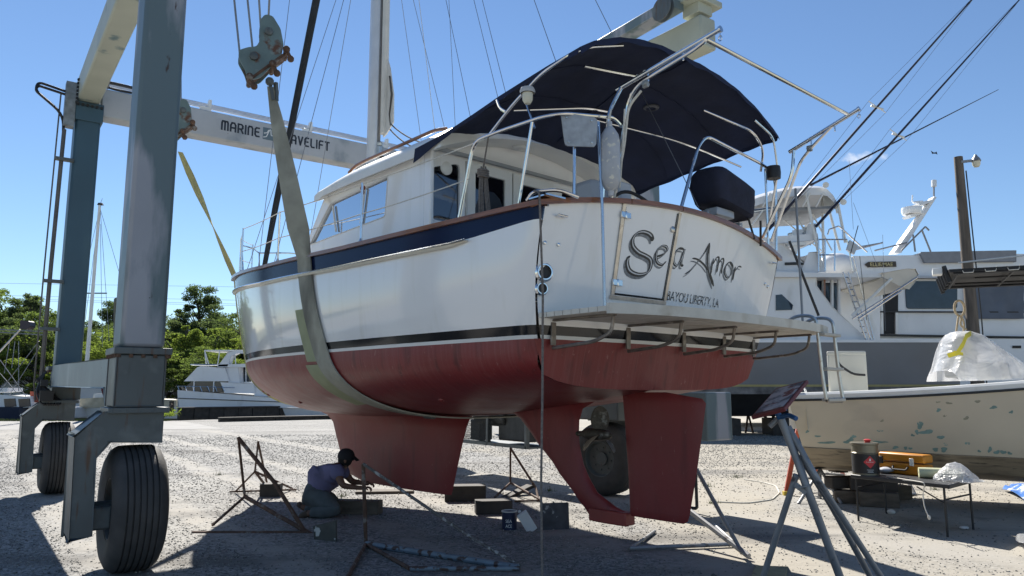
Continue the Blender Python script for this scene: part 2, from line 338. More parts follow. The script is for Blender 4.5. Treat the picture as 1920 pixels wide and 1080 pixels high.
o = mb.build('grass_strip', GRASS, smooth=False); o['kind'] = 'stuff'
FARG = mat('far_bank', (.07, .085, .035), .95, var=.3, vs=.3)
struct(MB().grid([[(-400, 62, .3), (400, 62, .3)], [(-400, 900, .3), (400, 900, .3)]]), 'far_ground', FARG, smooth=False)
WATER = mat('basin_water', (.03, .045, .045), .08, var=.2, vs=.3, bump=.15, bs=3)
struct(MB().grid([[(-200, 40, -.9), (200, 40, -.9)], [(-200, 62.3, -.9), (200, 62.3, -.9)]]), 'basin_water', WATER, smooth=False)
struct(MB().box((0, 62.1, -.3), (400, .2, 1.3)), 'seawall', mat('seawall_concrete', (.16, .15, .13), .9, var=.2, vs=1), smooth=False)
# loose stones lying on the yard, near the camera
N = 230000
y = 3.6+24*rng.random(N)**1.5; x = rng.uniform(-1, 1, N)*(y*.72+1.6)
s = (.0045+.010*rng.random(N)**3)*(.65+.045*y); s *= np.where((rng.random(N) < .006) & (y < 12), 1.9, 1)
ql = x*.807+y*.59; rut = np.zeros(N, bool)
for c_, w_ in RUTS: rut |= (np.abs(ql-c_) < w_*.9) & (rng.random(N) < .72)
clump = np.sin(x*1.7+np.sin(y*.9)*2)+np.sin(y*1.3+x*.6+1)
keep = ~rut & ((clump > -.9) | (rng.random(N) < .35)) & ((x < 1.2+rng.normal(0, 1.2, N)) | (rng.random(N) < .35) | (y > 14)); x, y, s = x[keep], y[keep], s[keep]; N = len(x)
ang = rng.uniform(0, 6.28, N); base = np.array([[1, 0, 0], [0, 1, 0], [-1, 0, 0], [0, -1, 0], [0, 0, 1], [0, 0, -1]], float)
jit = base[None]*rng.uniform(.65, 1.25, (N, 6, 1)); jit[:, :, 2] *= .62
ca, sa = np.cos(ang)[:, None], np.sin(ang)[:, None]; vx = jit[:, :, 0]*ca-jit[:, :, 1]*sa; vy = jit[:, :, 0]*sa+jit[:, :, 1]*ca
vv = np.stack([x[:, None]+vx*s[:, None], y[:, None]+vy*s[:, None], s[:, None]*(jit[:, :, 2]+.25)], -1).reshape(-1, 3)
tr = np.array([[0, 1, 4], [1, 2, 4], [2, 3, 4], [3, 0, 4], [1, 0, 5], [2, 1, 5], [3, 2, 5], [0, 3, 5]]); ff = (tr[None]+6*np.arange(N)[:, None, None]).reshape(-1, 3)
def np_mesh(name, vv, ff, m):
    me = bpy.data.meshes.new(name); k = ff.shape[1]; me.vertices.add(len(vv)); me.vertices.foreach_set('co', vv.astype('f').ravel())
    me.loops.add(ff.size); me.loops.foreach_set('vertex_index', ff.astype('i').ravel()); me.polygons.add(len(ff))
    me.polygons.foreach_set('loop_start', np.arange(0, ff.size, k, dtype='i')); me.polygons.foreach_set('loop_total', np.full(len(ff), k, 'i')); me.update(calc_edges=True)
    me.materials.append(m); o = bpy.data.objects.new(name, me); col.objects.link(o); return o
STONE = mat('loose_stone', (.235, .228, .21), .9, var=.3, vs=.7, random_island=.55)
o = np_mesh('gravel_stones', vv, ff, STONE); o['kind'] = 'stuff'

# ------------------------------------------------------------------ the sailboat hull
SHX, SHY = [0, 3, 5, 7.2, 9.3], [3.0, 3.05, 3.12, 3.27, 3.56]
def ws(u): return interp(u, SHX, SHY)
def Lw(w): return interp(w, [1.3, 2.0, 2.9, 3.6], [8.2, 8.88, 9.15, 9.3])
def bs(u):
    b = 1.80+.07*math.sin(min(u, 3)/3*math.pi/2)
    return b if u < 3 else max(0, 1.87*(1-((u-3)/6.3)**3))
def bw(u):
    b = 1.62+.18*math.sin(min(u, 3)/3*math.pi/2)
    return b if u < 3 else max(0, 1.80*(1-((u-3)/5.88)**2.6))
ZU, ZW = [.2, 1, 2, 3, 5, 6.5, 7.5, 8.2, 8.6, 8.88], [1.62, 1.5, 1.38, 1.30, 1.25, 1.28, 1.39, 1.58, 1.76, 2.0]
def zk(u): return interp(u, ZU, ZW)
def rake(w): return .25*(3.05-w)/1.05
def quarter(u, w):
    x = u-rake(w); return .09*(1-math.sqrt(max(0, 1-((.16-x)/.16)**2))) if x < .16 else 0
def bb(u, w):
    """half breadth of the hull at station u, height w"""
    if w >= 2:
        l = Lw(w); s = min(1, (w-2)/(ws(u)-2)); tt = max(0, (u-3)/(l-3)); m = 1.80+.07*s; n = 2.6+.4*s
        b = (1.62+.18*s**.8)+(m-1.62-.18*s**.8)*math.sin(min(u, 3)/3*math.pi/2) if u < 3 else m*max(0, 1-tt**n)
        b += .045*math.sin(math.pi*s)*(1-min(1, tt))
        return max(0, b-quarter(u, w))
    z = zk(u); e = interp(u, [.2, 1.5, 4, 8], [3.6, 2.8, 2.15, 1.7])
    t = max(0, min(1, (2-w)/max(1e-4, 2-z))); return max(0, bw(u)*(1-t**e)**(1/e)-quarter(u, w)*(1-t))
def utr(v, w): return rake(w)+.13*((v/1.8)**2-1)+.03
hull = thing('sailboat', B(1, 0, .34), 'white sailboat with red bottom and navy canopy hanging in the lift slings', 'sailboat')
TS = [0, .006, .015, .03]+[.05+.95*(1-(1-i/40)**1.25) for i in range(41)]
def hull_pt(t, w, sgn, off=0.):
    u0 = utr(1.75, w); u = u0+(Lw(w)-u0)*t
    return B(u, sgn*(bb(u, w)+off), w)
def band(lo, hi, n, m, name, off=0., t0=0, t1=1, **kw):
    """strip of hull surface between two height functions of u, both sides"""
    mb = MB()
    for sg in (-1, 1):
        rows = []
        for i in range(n+1):
            row = []
            for t in TS:
                t = t0+(t1-t0)*t; u = .1+9*t; w = lo(u)+(hi(u)-lo(u))*i/n; row.append(hull_pt(t, w, sg, off))
            rows.append(row if sg < 0 else row[::-1])
        mb.grid(rows)
    return mb.build(name, m, hull, **kw)
navy_lo = lambda u: ws(u)-interp(u, [0, 1, 9], [.10, .175, .19])
band(lambda u: 2.105, navy_lo, 8, GEL, 'topside')
band(lambda u: 2.03, lambda u: 2.105, 1, BLACK, 'boot_stripe')
band(lambda u: 2.0, lambda u: 2.03, 1, LWHITE, 'pinstripe')
band(navy_lo, lambda u: ws(u)-.005, 2, NAVY, 'sheer_band')
# red bottom
mb = MB()
for sg in (-1, 1):
    rows = []
    for i in range(15):
        f = math.sin(i/14*math.pi/2); row = []
        for t in TS:
            u = .27+(8.87-.27)*t; z = zk(u); w = 2-(2-z)*f; uu = max(u, utr(1., w)) if t == 0 else u
            uu = u+(rake(w)-.25)*(1-t)**8
            row.append(B(uu, sg*bb(u, w), w))
        rows.append(row if sg < 0 else row[::-1])
    mb.grid(rows)
bottom = mb.build('bottom', RED, hull)
# transom, cut into its bands
mb = MB()
def tr_row(w0, w1, n, m):
    rows = []
    for i in range(n+1):
        w = w0+(w1-w0)*i/n; b = bb(rake(w)+.012, min(w, 2.99)); row = []
        for j in range(25): v = b*(2*j/24-1); row.append(B(utr(v, w), v, w))
        rows.append(row[::-1])
    mb.grid(rows, m)
tr_row(2.0, 2.03, 1, 1); tr_row(2.03, 2.105, 1, 2); tr_row(2.105, 2.99, 6, 0)
rows = [[], []]
for j in range(25):
    b = bb(.012, 2.99); v = b*(2*j/24-1); rows[0].append(B(utr(v, 2.99), v, 2.99)); w = 3.0+.18*(1-(v/1.8)**2); rows[1].append(B(utr(v, w), v, w))
mb.grid([r[::-1] for r in rows], 0)
rows = []
for i in range(9):
    row = []
    for j in range(25):
        q = 2*j/24-1; b = bw(.27); v = b*q; e = 3.6; wb = 2-(2-zk(.3))*(1-abs(q)**e)**(1/e); w = 2-(2-wb)*i/8; row.append(B(utr(v, w) if abs(q) < .97 else utr(1.7, w), v, w))
    rows.append(row)
mb.grid(rows, 3)
mb.build('transom', [GEL, LWHITE, BLACK, REDT], hull)
light_block_deck = MB().grid([[B(u, -max(.01, bb(u, 2.95)-.05), 2.93) for u in np.linspace(.2, 9.1, 20)], [B(u, max(.01, bb(u, 2.95)-.05), 2.93) for u in np.linspace(.2, 9.1, 20)]])
light_block_deck.build('deck', GEL2, hull)  # unseen deck sheet, added to block light through the open hull
# keel fin, skeg and rudder: horizontal rows from leading to trailing edge
def fin(name, rows, th, m, parent=hull, flare=None):
    mb = MB(); R_ = []
    for w, ul, ut, *t in rows:
        k = th if not t else t[0]; ring = []
        for a in range(16):
            x = a/16*2*math.pi; c = (1+math.cos(x))/2; y = k*abs(math.sin(x))**.85*(1 if math.sin(x) >= 0 else -1)*(1-.35*(1-c))
            ring.append(B(ut+(ul-ut)*c, y, w))
        R_.append(ring)
    mb.loft(R_); return mb.build(name, m, parent)
fin('keel', [(.35, 5.1, 3.51, .10), (.355, 5.5, 3.44, .14), (.43, 5.87, 3.41, .15), (.68, 6.12, 3.33, .15), (.95, 6.29, 3.24, .155), (1.14, 6.39, 3.17, .17), (1.24, 6.52, 3.12, .23), (1.30, 6.72, 3.05, .36), (1.36, 6.9, 3.0, .52)], .15, REDP)
fin('skeg', [(.34, 1.16, .72, .04), (.40, 1.22, .71, .05), (.46, 1.28, .71, .05), (.50, 1.33, .86, .055), (.61, 1.43, 1.10, .06), (.75, 1.6, 1.21, .06), (.87, 1.71, 1.28, .065), (1.05, 1.93, 1.33, .08), (1.15, 2.02, 1.34, .10), (1.3, 2.2, 1.33, .10), (1.42, 2.45, 1.28, .14), (1.5, 2.75, 1.1, .2), (1.58, 3.0, .95, .3)], .06, REDP)
rud = fin('rudder', [(.445, .69, .10, .022), (.47, .70, .06, .035), (.52, .70, .04, .04), (.9, .715, -.05, .045), (1.3, .74, -.13, .045), (1.49, .755, -.165, .045), (1.53, .76, -.13, .04), (1.585, .76, .25, .02)], .045, REDP)
MB().box(B(.93, 0, .41), (.145, .46, .12), B.ax).build('rudder_shoe', mat('shoe_red', (.26, .045, .035), .5, var=.15), hull, bevel=.012)
BRONZE = mat('barnacled_bronze', (.085, .072, .055), .6, .5, var=.3, vs=30, bump=.5, bs=50, patches=(((.24, .23, .20), 14, .58, .68, NO),))
pr = MB().lathe([(0, -.16), (.04, -.12), (.055, -.02), (.065, .08), (.06, .16), (.03, .22), (.025, .34)], B(1.06, 0, 1.17), B.ax[1], 14).build('propeller', BRONZE, hull)
for k in range(3):
    a = R(205+120*k); rows = []; cc = V3(B(1.06, 0, 1.17)); rd = B.ax[0]*math.cos(a)+B.ax[2]*math.sin(a); tg = B.ax[0]*(-math.sin(a))+B.ax[2]*math.cos(a)
    for i in range(9):
        q = i/8; r_ = .04+.24*q; wd = .088*math.sin(math.pi*min(1, .14+q*.80))**.6 if q < 1 else .012; tw = R(62-32*q)
        dv = tg*math.cos(tw)+B.ax[1]*math.sin(tw); rows.append([cc+rd*r_+dv*(wd*s2) for s2 in (-1, -.5, 0, .5, 1)])
    MB().shell(rows, B.ax[1]*.012).build('blade', BRONZE, pr)
# line of old fittings below the water line
for u, w in ((1.9, 1.52), (6.6, 1.55), (7.3, 1.6), (5.2, 1.46), (3.0, 1.85), (8.0, 1.9)):
    b = bb(u, w); MB().sphere(B(u, -b*.98, w), .035, (1, 1, .8), 10).build('through_hull', RED, hull)
MB().hexa([B(u, v, w) for w in (1.47, 1.49) for u, v in ((1.62, -.74), (1.62, -.54), (1.42, -.54), (1.42, -.74))]).build('zinc_anode', mat('zinc', (.5, .5, .48), .5, .3), hull)
# cap rail, rub rails
def along(t0, t1, n, wf, off): return [[hull_pt(t0+(t1-t0)*i/n, wf(.1+9*(t0+(t1-t0)*i/n)), sg, off) for i in range(n+1)] for sg in (-1, 1)]
for sg in (-1, 1):
    rows = [[], [], [], []]
    for i in range(49):
        t = i/48; u = .1+9*t; w = ws(u); b = max(.004, bb(u, w-.01)); uu = utr(1.75, w)+(Lw(w)-utr(1.75, w))*t
        for k, (dv, dw) in enumerate(((.028, -.012), (.028, .028), (-.07, .034), (-.07, -.012))): rows[k].append(B(uu, sg*max(.002, b+dv), w+dw))
    MB().grid(rows+[rows[0]]).build('cap_rail', TEAK, hull)
for j0, j1 in ((-1., -.495), (-.49, -.13), (-.125, 1.)):       # the rail over the transom is three lengths
    rows = [[], [], [], []]
    for j in range(13):
        v = 1.815*(j0+(j1-j0)*j/12); w = 3.0+.18*(1-(v/1.8)**2)
        for k, (du, dw) in enumerate(((-.03, -.012), (-.03, .03), (.08, .036), (.08, -.012))): rows[k].append(B(utr(v, w)+du, v, w+dw))
    MB().loft([list(q) for q in zip(*rows)]).build('cap_rail', TEAK, hull)
for sg in (-1, 1):
    rr = []; m1 = MB(); m2 = MB()
    P = [(.1+9*t, t) for t in [.085+.905*i/40 for i in range(41)]]
    m1.tube([hull_pt(t, navy_lo(u)-.02, sg, .018) for u, t in P], [.008]+[.030]*40, 8, flat=.8)
    m2.tube([hull_pt(t, navy_lo(u)-.012, sg, .045) for u, t in P], .011, 6)
    g = m1.build('rub_rail', mat('cream_rail', (.62, .58, .48), .3, var=.05, coat=.4), hull); m2.build('rub_strip', STEEL, g)
# swim platform
TEAKW = mat('bleached_platform', (.60, .57, .50), .6, var=.1, vs=6, patches=(((.42, .36, .27), 4, .55, .75, (1, 1, 1)),))
pf = MB()
def plat(v): return -.74+.24*abs(v/1.66)**3.5
nsl = 8
for k in range(nsl):
    f0 = k/nsl; f1 = (k+1)/nsl-.012; rows = []
    for w in (2.165, 2.19) if False else (2.155, 2.195):
        pass
    A = []
    for j in range(29):
        v = 1.66*(2*j/28-1); ua = plat(v)+.02; ub = utr(v, 2.18)-.01; A.append((v, ua+(ub-ua)*f0, ua+(ub-ua)*f1))
    rows = [[B(q[1], q[0], 2.155) for q in A], [B(q[2], q[0], 2.155) for q in A], [B(q[2], q[0], 2.192) for q in A], [B(q[1], q[0], 2.192) for q in A]]
    if k == 0: platform = MB().loft([list(q) for q in zip(*[[B(plat(1.66*(2*j/28-1))-.012, 1.66*(2*j/28-1), w) for j in range(29)] for w in (2.135, 2.21)]+[[B(plat(1.66*(2*j/28-1))+.018, 1.66*(2*j/28-1), w) for j in range(29)] for w in (2.21, 2.135)])]).build('swim_platform', TEAKW, hull)
    MB().loft([list(q) for q in zip(*rows)]).build('slat', TEAKW, platform)
for v0 in (-1.49, -.66, .12, .83, 1.48):
    b = MB(); ut0 = utr(v0, 2.05)-.012
    b.span(B(ut0, v0, 1.95), B(ut0-.005, v0, 2.13), .05, .014, B.ax[1]); b.span(B(ut0, v0, 2.145), B(-.42, v0, 2.145), .03, .018)
    br = b.build('bracket', BRK, platform, bevel=.002)
for v0 in (-1.49, -.66, .12, .83, 1.48):
    ut0 = utr(v0, 2.0)-.02
    MB().tube(arc([B(-.40, v0, 2.135), B(-.38, v0, 2.02), B(-.22, v0, 1.96), B(ut0, v0, 1.93)], .1), .014, 8).build('strut', BRK, platform)
# boarding ladder
ld = MB()
for v0 in (1.10, 1.44):
    ld.tube(arc([B(-.38, v0-.14, 2.2), B(-.5, v0-.08, 2.30), B(-.66, v0, 2.29), B(-.68, v0+.02, 1.75), B(-.70, v0+.03, 1.52)], .12), .016, 8)
ld.tube(arc([B(-.70, 1.13, 1.54), B(-.70, 1.14, 1.50), B(-.70, 1.46, 1.50), B(-.70, 1.47, 1.54)], .04), .016, 8)
lad = ld.build('ladder', DSTEEL, hull)
for w in (2.12, 1.80, 1.515): MB().box(B(-.69, 1.285+(.02 if w < 1.9 else 0), w), (.34, .075, .028), B.ax).build('rung', mat('pale_tread', (.5, .47, .41), .6, var=.1), lad, bevel=.005)
# transom fittings
MB().box(B(.2, -.99, 2.08), (.11, .012, .055), B.ax).build('vent_plate', TEAKW, hull, bevel=.004)
FR = [(-.975, 3.06), (-.945, 2.36), (-.255, 2.36), (-.24, 3.15)]
def tstrip(name, pts, wd, m, parent, off=.006, th=.008):
    mb = MB()
    for (v0, w0), (v1, w1) in zip(pts[:-1], pts[1:]):
        n = 5; rows = []; d = Vector((v1-v0, w1-w0)).normalized(); nn = Vector((-d.y, d.x))*wd/2
        for i in range(n+1):
            v = v0+(v1-v0)*i/n; w = w0+(w1-w0)*i/n
            rows.append([B(utr(v+nn.x*s1, w+nn.y*s1)-off-o2, v+nn.x*s1, w+nn.y*s1) for s1, o2 in ((1, 0), (-1, 0), (-1, th), (1, th))])
        mb.loft(rows)
    return mb.build(name, m, parent)
door = tstrip('door_frame', [(-.955, 3.14), (-.925, 2.385)], .036, DSTEEL, hull)
tstrip('door_frame', [(-.24, 3.15), (-.255, 2.385)], .034, DSTEEL, hull)
tstrip('door_frame', [(-.955, 2.365), (-.235, 2.365)], .03, DSTEEL, hull)
tstrip('door_seam', [(-.92, 2.395), (-.275, 2.395)], .016, BLACK, hull, .002, .002)
tstrip('door_seam', [(-.925, 3.10), (-.897, 2.40)], .007, BLACK, hull, .002, .002)
tstrip('door_seam', [(-.268, 3.14), (-.281, 2.40)], .009, BLACK, hull, .002, .002)
for v, w in ((-.93, 3.03), (-.90, 2.485)):
    b = MB()
    for dv, sz in ((-.03, .05), (.035, .055)): b.box(B(utr(v, w)-.016, v+dv, w), (sz, .018, .05), B.ax)
    b.tube([B(utr(v, w)-.024, v, w-.03), B(utr(v, w)-.024, v, w+.03)], .009, 8); b.build('hinge', STEEL, hull, bevel=.003)
MB().lathe([(.028, 0), (.028, .008), (.012, .016), (0, .016)], B(utr(-.3, 3.0)-.002, -.3, 3.0), B.ax[1]*-1, 14).build('latch', DSTEEL, hull)
for v, w, r_ in ((-1.665, 2.50, .062), (-1.665, 2.375, .044)):
    o_ = B(utr(v, w)-.004, v, w); a_ = B.ax[1]*-1+B.ax[0]*-.35
    e_ = MB().lathe([(r_*1.25, -.03), (r_*1.25, .006), (r_, .014), (r_, .03), (r_*.86, .03), (r_*.86, -.02)], o_, a_, 20).build('exhaust_pipe', STEEL, hull)
    MB().lathe([(r_*.85, .006), (0, .004)], o_, a_, 16).build('pipe_bore', BLK, e_)
for v, w in ((-1.70, 2.72), (-1.57, 2.72), (1.60, 2.69), (1.52, 2.71)):
    MB().lathe([(.016, 0), (.014, .012), (0, .016)], B(utr(v, w)-.001, v, w), B.ax[1]*-1, 10).build('bolt_head', STEEL, hull)
for v, w in ((-1.6, 2.93), (1.58, 2.93)):
    b = MB().tube([B(utr(v, w)-.04, v-.05, w), B(utr(v, w)-.04, v+.05, w)], .009, 8)
    for s_ in (-.03, .03): b.tube([B(utr(v, w), v+s_, w), B(utr(v, w)-.04, v+s_, w)], .008, 6)
    b.build('cleat', STEEL, hull)
# the name on the transom
GREYL = mat('lettering_grey', (.20, .21, .22), .5, var=.4, vs=40); BLKL = mat('lettering_black', (.015, .017, .02), .4, var=.3)
LET = {'S': [(-0.54, 2.869), (-0.558, 2.902), (-0.605, 2.923), (-0.681, 2.927), (-0.75, 2.904), (-0.785, 2.853), (-0.767, 2.797), (-0.692, 2.757), (-0.596, 2.738), (-0.529, 2.715), (-0.509, 2.667), (-0.527, 2.615), (-0.589, 2.584), (-0.677, 2.576), (-0.763, 2.597), (-0.803, 2.646), (-0.805, 2.695), (-0.782, 2.717)], 'e': [(-0.451, 2.749), (-0.385, 2.772), (-0.33, 2.814), (-0.346, 2.843), (-0.403, 2.843), (-0.451, 2.81), (-0.463, 2.753), (-0.431, 2.701), (-0.362, 2.688), (-0.314, 2.724)], 'a': [(-0.093, 2.856), (-0.17, 2.849), (-0.214, 2.792), (-0.21, 2.73), (-0.165, 2.704), (-0.122, 2.74), (-0.09, 2.817), (-0.086, 2.854), (-0.097, 2.764), (-0.094, 2.717), (-0.062, 2.715)], 'A1': [(0.284, 2.96), (0.233, 2.867), (0.145, 2.77), (0.056, 2.686), (-0.022, 2.641)], 'A2': [(0.284, 2.96), (0.294, 2.864), (0.323, 2.769), (0.369, 2.687), (0.476, 2.582)], 'A3': [(0.054, 2.792), (0.139, 2.791), (0.246, 2.76), (0.33, 2.715)], 'm1': [(0.396, 2.832), (0.389, 2.755), (0.393, 2.689)], 'm2': [(0.402, 2.778), (0.445, 2.844), (0.487, 2.844), (0.491, 2.766), (0.488, 2.711)], 'm3': [(0.488, 2.788), (0.541, 2.845), (0.578, 2.832), (0.571, 2.753), (0.575, 2.709)], 'o': [(0.69, 2.835), (0.636, 2.794), (0.636, 2.727), (0.694, 2.688), (0.761, 2.729), (0.761, 2.798), (0.69, 2.835)], 'r1': [(0.818, 2.804), (0.807, 2.734), (0.805, 2.671)], 'r2': [(0.822, 2.759), (0.876, 2.811), (0.938, 2.813)]}
LW = {'S': .050, 'e': .034, 'a': .032, 'A1': .028, 'A2': .038, 'A3': .022, 'm1': .024, 'm2': .024, 'm3': .024, 'o': .032, 'r1': .032, 'r2': .020}
lt = MB(); lt2 = MB()
for k, pts in LET.items():
    wm = LW[k]; pen = Vector((.8, .6)); wf = lambda d: wm*(.35+.65*abs(d.x*pen.y-d.y*pen.x*-1)) if False else wm*(.32+.68*abs(d.dot(Vector((-.6, .8)))))
    lt.grid(ribbon([(a-.022, b-.028) for a, b in pts], lambda d: wf(d)*.7, lambda v, w: B(utr(v, w)-.0015, v, w)), 1)
    lt.grid(ribbon(pts, wf, lambda v, w: B(utr(v, w)-.003, v, w)), 0)
    if k in 'SeaoA1A2': lt.grid(ribbon([(a+.001, b+.002) for a, b in pts[1:-1]], lambda d: wf(d)*.26, lambda v, w: B(utr(v, w)-.0045, v, w)), 2)
lt.build('name_lettering', [BLKL, GREYL, mat('lettering_fill', (.6, .6, .6), .4)], hull, smooth=False)
lettering('hailing_port', 'BAYOU LIBERTY, LA', mat('flaking_black', (.02, .02, .025), .5, patches=(((.7, .7, .7), 45, .53, .58, NO),)), hull,
          lambda x, y: B(utr(-.222+x, 2.40+y)-.003, -.222+x, 2.395+y-.004*x), .082, .84)
# ------------------------------------------------------------------ cabin
def rnd(p, r=.06, n=4):
    Q = [Vector(a) for a in p]; out = []
    for i in range(len(Q)):
        a = Q[i-1]-Q[i]; b = Q[(i+1) % len(Q)]-Q[i]; q = min(r, a.length*.4, b.length*.4); s0 = Q[i]+a.normalized()*q; s1 = Q[i]+b.normalized()*q
        for k in range(n+1): t = k/n; v = s0*(1-t)**2+Q[i]*2*t*(1-t)+s1*t*t; out.append((v.x, v.y))
    return out
def roof_w(u, v): return 3.97+.31*(1-(v/1.42)**2)-.03*max(0, u-3.5)
win = rnd([(4.58, 3.40), (4.07, 3.84), (2.80, 3.90), (2.84, 3.46)], .04)
hatch = rnd([(2.34, 3.5), (2.34, 3.9), (2.28, 3.9), (2.28, 3.5)], .02)
cabin = None
for sg in (-1, 1):
    o_ = MB().panel([(4.78, 2.95), (4.74, 3.32), (4.16, 4.0), (2.05, 4.02), (2.05, 2.95)], [win], lambda a, b: B(a, sg*(1.40-.0*b), b), B.ax[0]*(-sg*.05)).build('cabin_side', GEL, hull, smooth=False, bevel=.008)
    MB().panel([(a, b) for a, b in win], [], lambda a, b: B(a, sg*1.375, b), B.ax[0]*(-sg*.006)).build('window_pane', GLASS, o_, smooth=False)
    fr = MB()
    for (a, b), (c, d), wd in (((4.02, 3.80), (3.92, 3.44+.03), .016), ((3.98, 3.83), (4.05, 3.40), .0), ((3.28, 3.86), (3.36, 3.47), .018)):
        if wd: fr.span(B(a, sg*1.395, b), B(c, sg*1.395, d), wd, .02, B.ax[0])
    fr.tube([B(a, sg*1.402, b) for a, b in win], .007, 6, closed=True)
    fr.build('window_frame', GEL2, o_)
# windscreen
ws_o = MB()
for v0, v1 in ((-1.35, -.5), (-.46, .46), (.5, 1.35)):
    pass
pan = MB().panel([(-1.37, 0), (1.37, 0), (1.33, 1), (.7, 1.20), (0, 1.27), (-.7, 1.20), (-1.33, 1)], [rnd([(-1.28, .14), (-.5, .14), (-.5, .95), (-1.26, .88)], .05), rnd([(-.43, .14), (.43, .14), (.43, .97), (-.43, .97)], .05), rnd([(.5, .14), (1.28, .14), (1.26, .88), (.5, .95)], .05)],
                 lambda a, b: B(4.75-.60*b, a, 3.32+.66*b), B.ax[1]*-.04).build('windscreen_frame', GEL2, hull, smooth=False)
MB().panel([(-1.3, .1), (1.3, .1), (1.3, .98), (-1.3, .98)], [], lambda a, b: B(4.73-.60*b, a, 3.32+.66*b), B.ax[1]*-.006).build('windscreen', GLASS, pan, smooth=False)
MB().add([B(4.75, -1.37, 3.32), B(4.75, 1.37, 3.32), B(4.78, 1.37, 2.94), B(4.78, -1.37, 2.94)], [(0, 1, 2, 3)]).build('coach_front', GEL, hull, smooth=False)
# forward trunk cabin
tk = MB(); rws = []
for u, h, b in ((4.7, 3.42, 1.25), (6.0, 3.42, 1.05), (7.2, 3.40, .75), (7.9, 3.30, .5), (8.0, 2.95, .5)):
    rws.append([B(u, b*q, h-.14*q*q if abs(q) < 1 else 2.93) for q in (-1.0, -.98, -.6, 0, .6, .98, 1.0)])
tk.grid(rws); tk.build('trunk_cabin', GEL2, hull)
# roof
rows = []
def roof_top(u, v): return 4.02+.50*max(0, 1-(v/1.5)**2)**.75*min(1, (4.5-u)*1.4)**.5-.05*max(0, u-3.5)
RV = [-1.5, -1.47, -1.42, -1.3, -1.1, -.8, -.4, 0, .4, .8, 1.1, 1.3, 1.42, 1.47, 1.5]
for u in list(np.linspace(1.72, 4.1, 12))+[4.22, 4.30]:
    rows.append([B(u, v, roof_w(u, v)-(.03 if u > 4.2 else 0)) for v in RV]+[B(u, v, max(roof_top(u, v), roof_w(u, v)+.03)-(.02 if u > 4.25 else 0)) for v in RV[::-1]])
roof = MB().loft(rows).build('cabin_roof', GEL2, hull)
for sg in (-1, 1):
    P = [B(u, sg*1.26, roof_top(u, 1.26)+.01+.045*min(1, (4.0-u)*4, (u-1.9)*4)) for u in np.linspace(1.95, 3.9, 24)]
    MB().tube(P, .019, 8).build('handrail', TEAK, roof)
# aft bulkhead with two door leaves and a side light
top = [(v, roof_w(2.05, v)-.002) for v in np.linspace(1.40, -1.40, 21)]
doors = [(-.93, 3.0), (.36, 3.0), (.36, 3.99), (-.93, 3.99)]
bkh = MB().panel([(-1.40, 2.95), (1.40, 2.95)]+top, [rnd([(-1.36, 3.30), (-1.00, 3.30), (-1.00, 3.95), (-1.36, 3.84)], .07), doors[::-1], rnd([(.52, 3.3), (1.2, 3.3), (1.2, 3.86), (.52, 3.95)], .07)],
                 lambda a, b: B(2.05, a, b), B.ax[1]*.05).build('aft_bulkhead', GEL, hull, smooth=False)
MB().panel(rnd([(-1.36, 3.30), (-1.00, 3.30), (-1.00, 3.95), (-1.36, 3.84)], .07), [], lambda a, b: B(2.075, a, b), B.ax[1]*.006).build('side_light', DGLASS, bkh, smooth=False)
MB().panel([(.5, 3.28), (1.22, 3.28), (1.22, 3.9), (.5, 3.97)], [], lambda a, b: B(2.075, a, b), B.ax[1]*.006).build('side_light', DGLASS, bkh, smooth=False)
for a0, a1 in ((-.92, -.30), (-.28, .35)):
    d = MB().panel([(a0, 2.97), (a1, 2.97), (a1, 3.98), (a0, 3.98)], [[(a0+.10, 3.08), (a0+.10, 3.88), (a1-.10, 3.88), (a1-.10, 3.08)]], lambda a, b: B(2.02, a, b), B.ax[1]*.035).build('door', GEL2, hull, smooth=False, bevel=.005)
    MB().panel([(a0+.09, 3.07), (a1-.09, 3.07), (a1-.09, 3.89), (a0+.09, 3.89)], [], lambda a, b: B(2.035, a, b), B.ax[1]*.006).build('pane', DGLASS, d, smooth=False)
MB().span(B(2.0, -1.42, 4.03), B(2.0, 1.25, 4.03), .03, .035).build('door_track', mat('grey_trim', (.35, .36, .37), .4, .3), hull)
for v, w in ((-.28, 4.10), (-1.17, 3.87), (.12, 3.86)):
    d_ = -B.ax[2] if w > 4 else -B.ax[1]
    f_ = MB().lathe([(.075, 0), (.075, .012), (.055, .03), (0, .035)], B(1.93 if w > 4 else 2.07, v, (roof_w(1.93, v)-.004) if w > 4 else w), d_, 18).build('dome_light', GEL2, hull)
# saloon inside: sole, lockers, so the windows have something behind them; tall starboard box added to block the sky
INW = mat('saloon_lining', (.34, .31, .26), .7, var=.2, vs=4)
mb = MB(); mb.box(B(3.4, 0, 2.96), (2.7, 2.6, .02), B.ax); mb.box(B(3.9, -1.0, 3.15), (.55, 1.2, .4), B.ax); mb.box(B(3.2, 1.05, 3.15), (.5, 1.9, .4), B.ax); mb.box(B(4.3, .4, 3.25), (1.3, .35, .5), B.ax); mb.box(B(2.5, -1.05, 3.2), (.5, .5, .3), B.ax); mb.box(B(3.0, 1.18, 3.6), (.3, 1.3, .62), B.ax)
mb.build('saloon_fittings_sky_block', INW, hull, smooth=False, bevel=.01)
# bulge of white side wing at the aft end of the cabin side
MB().box(B(2.02, -1.415, 3.5), (.05, .12, 1.05), B.ax).build('cabin_wing', GEL, hull, bevel=.015)
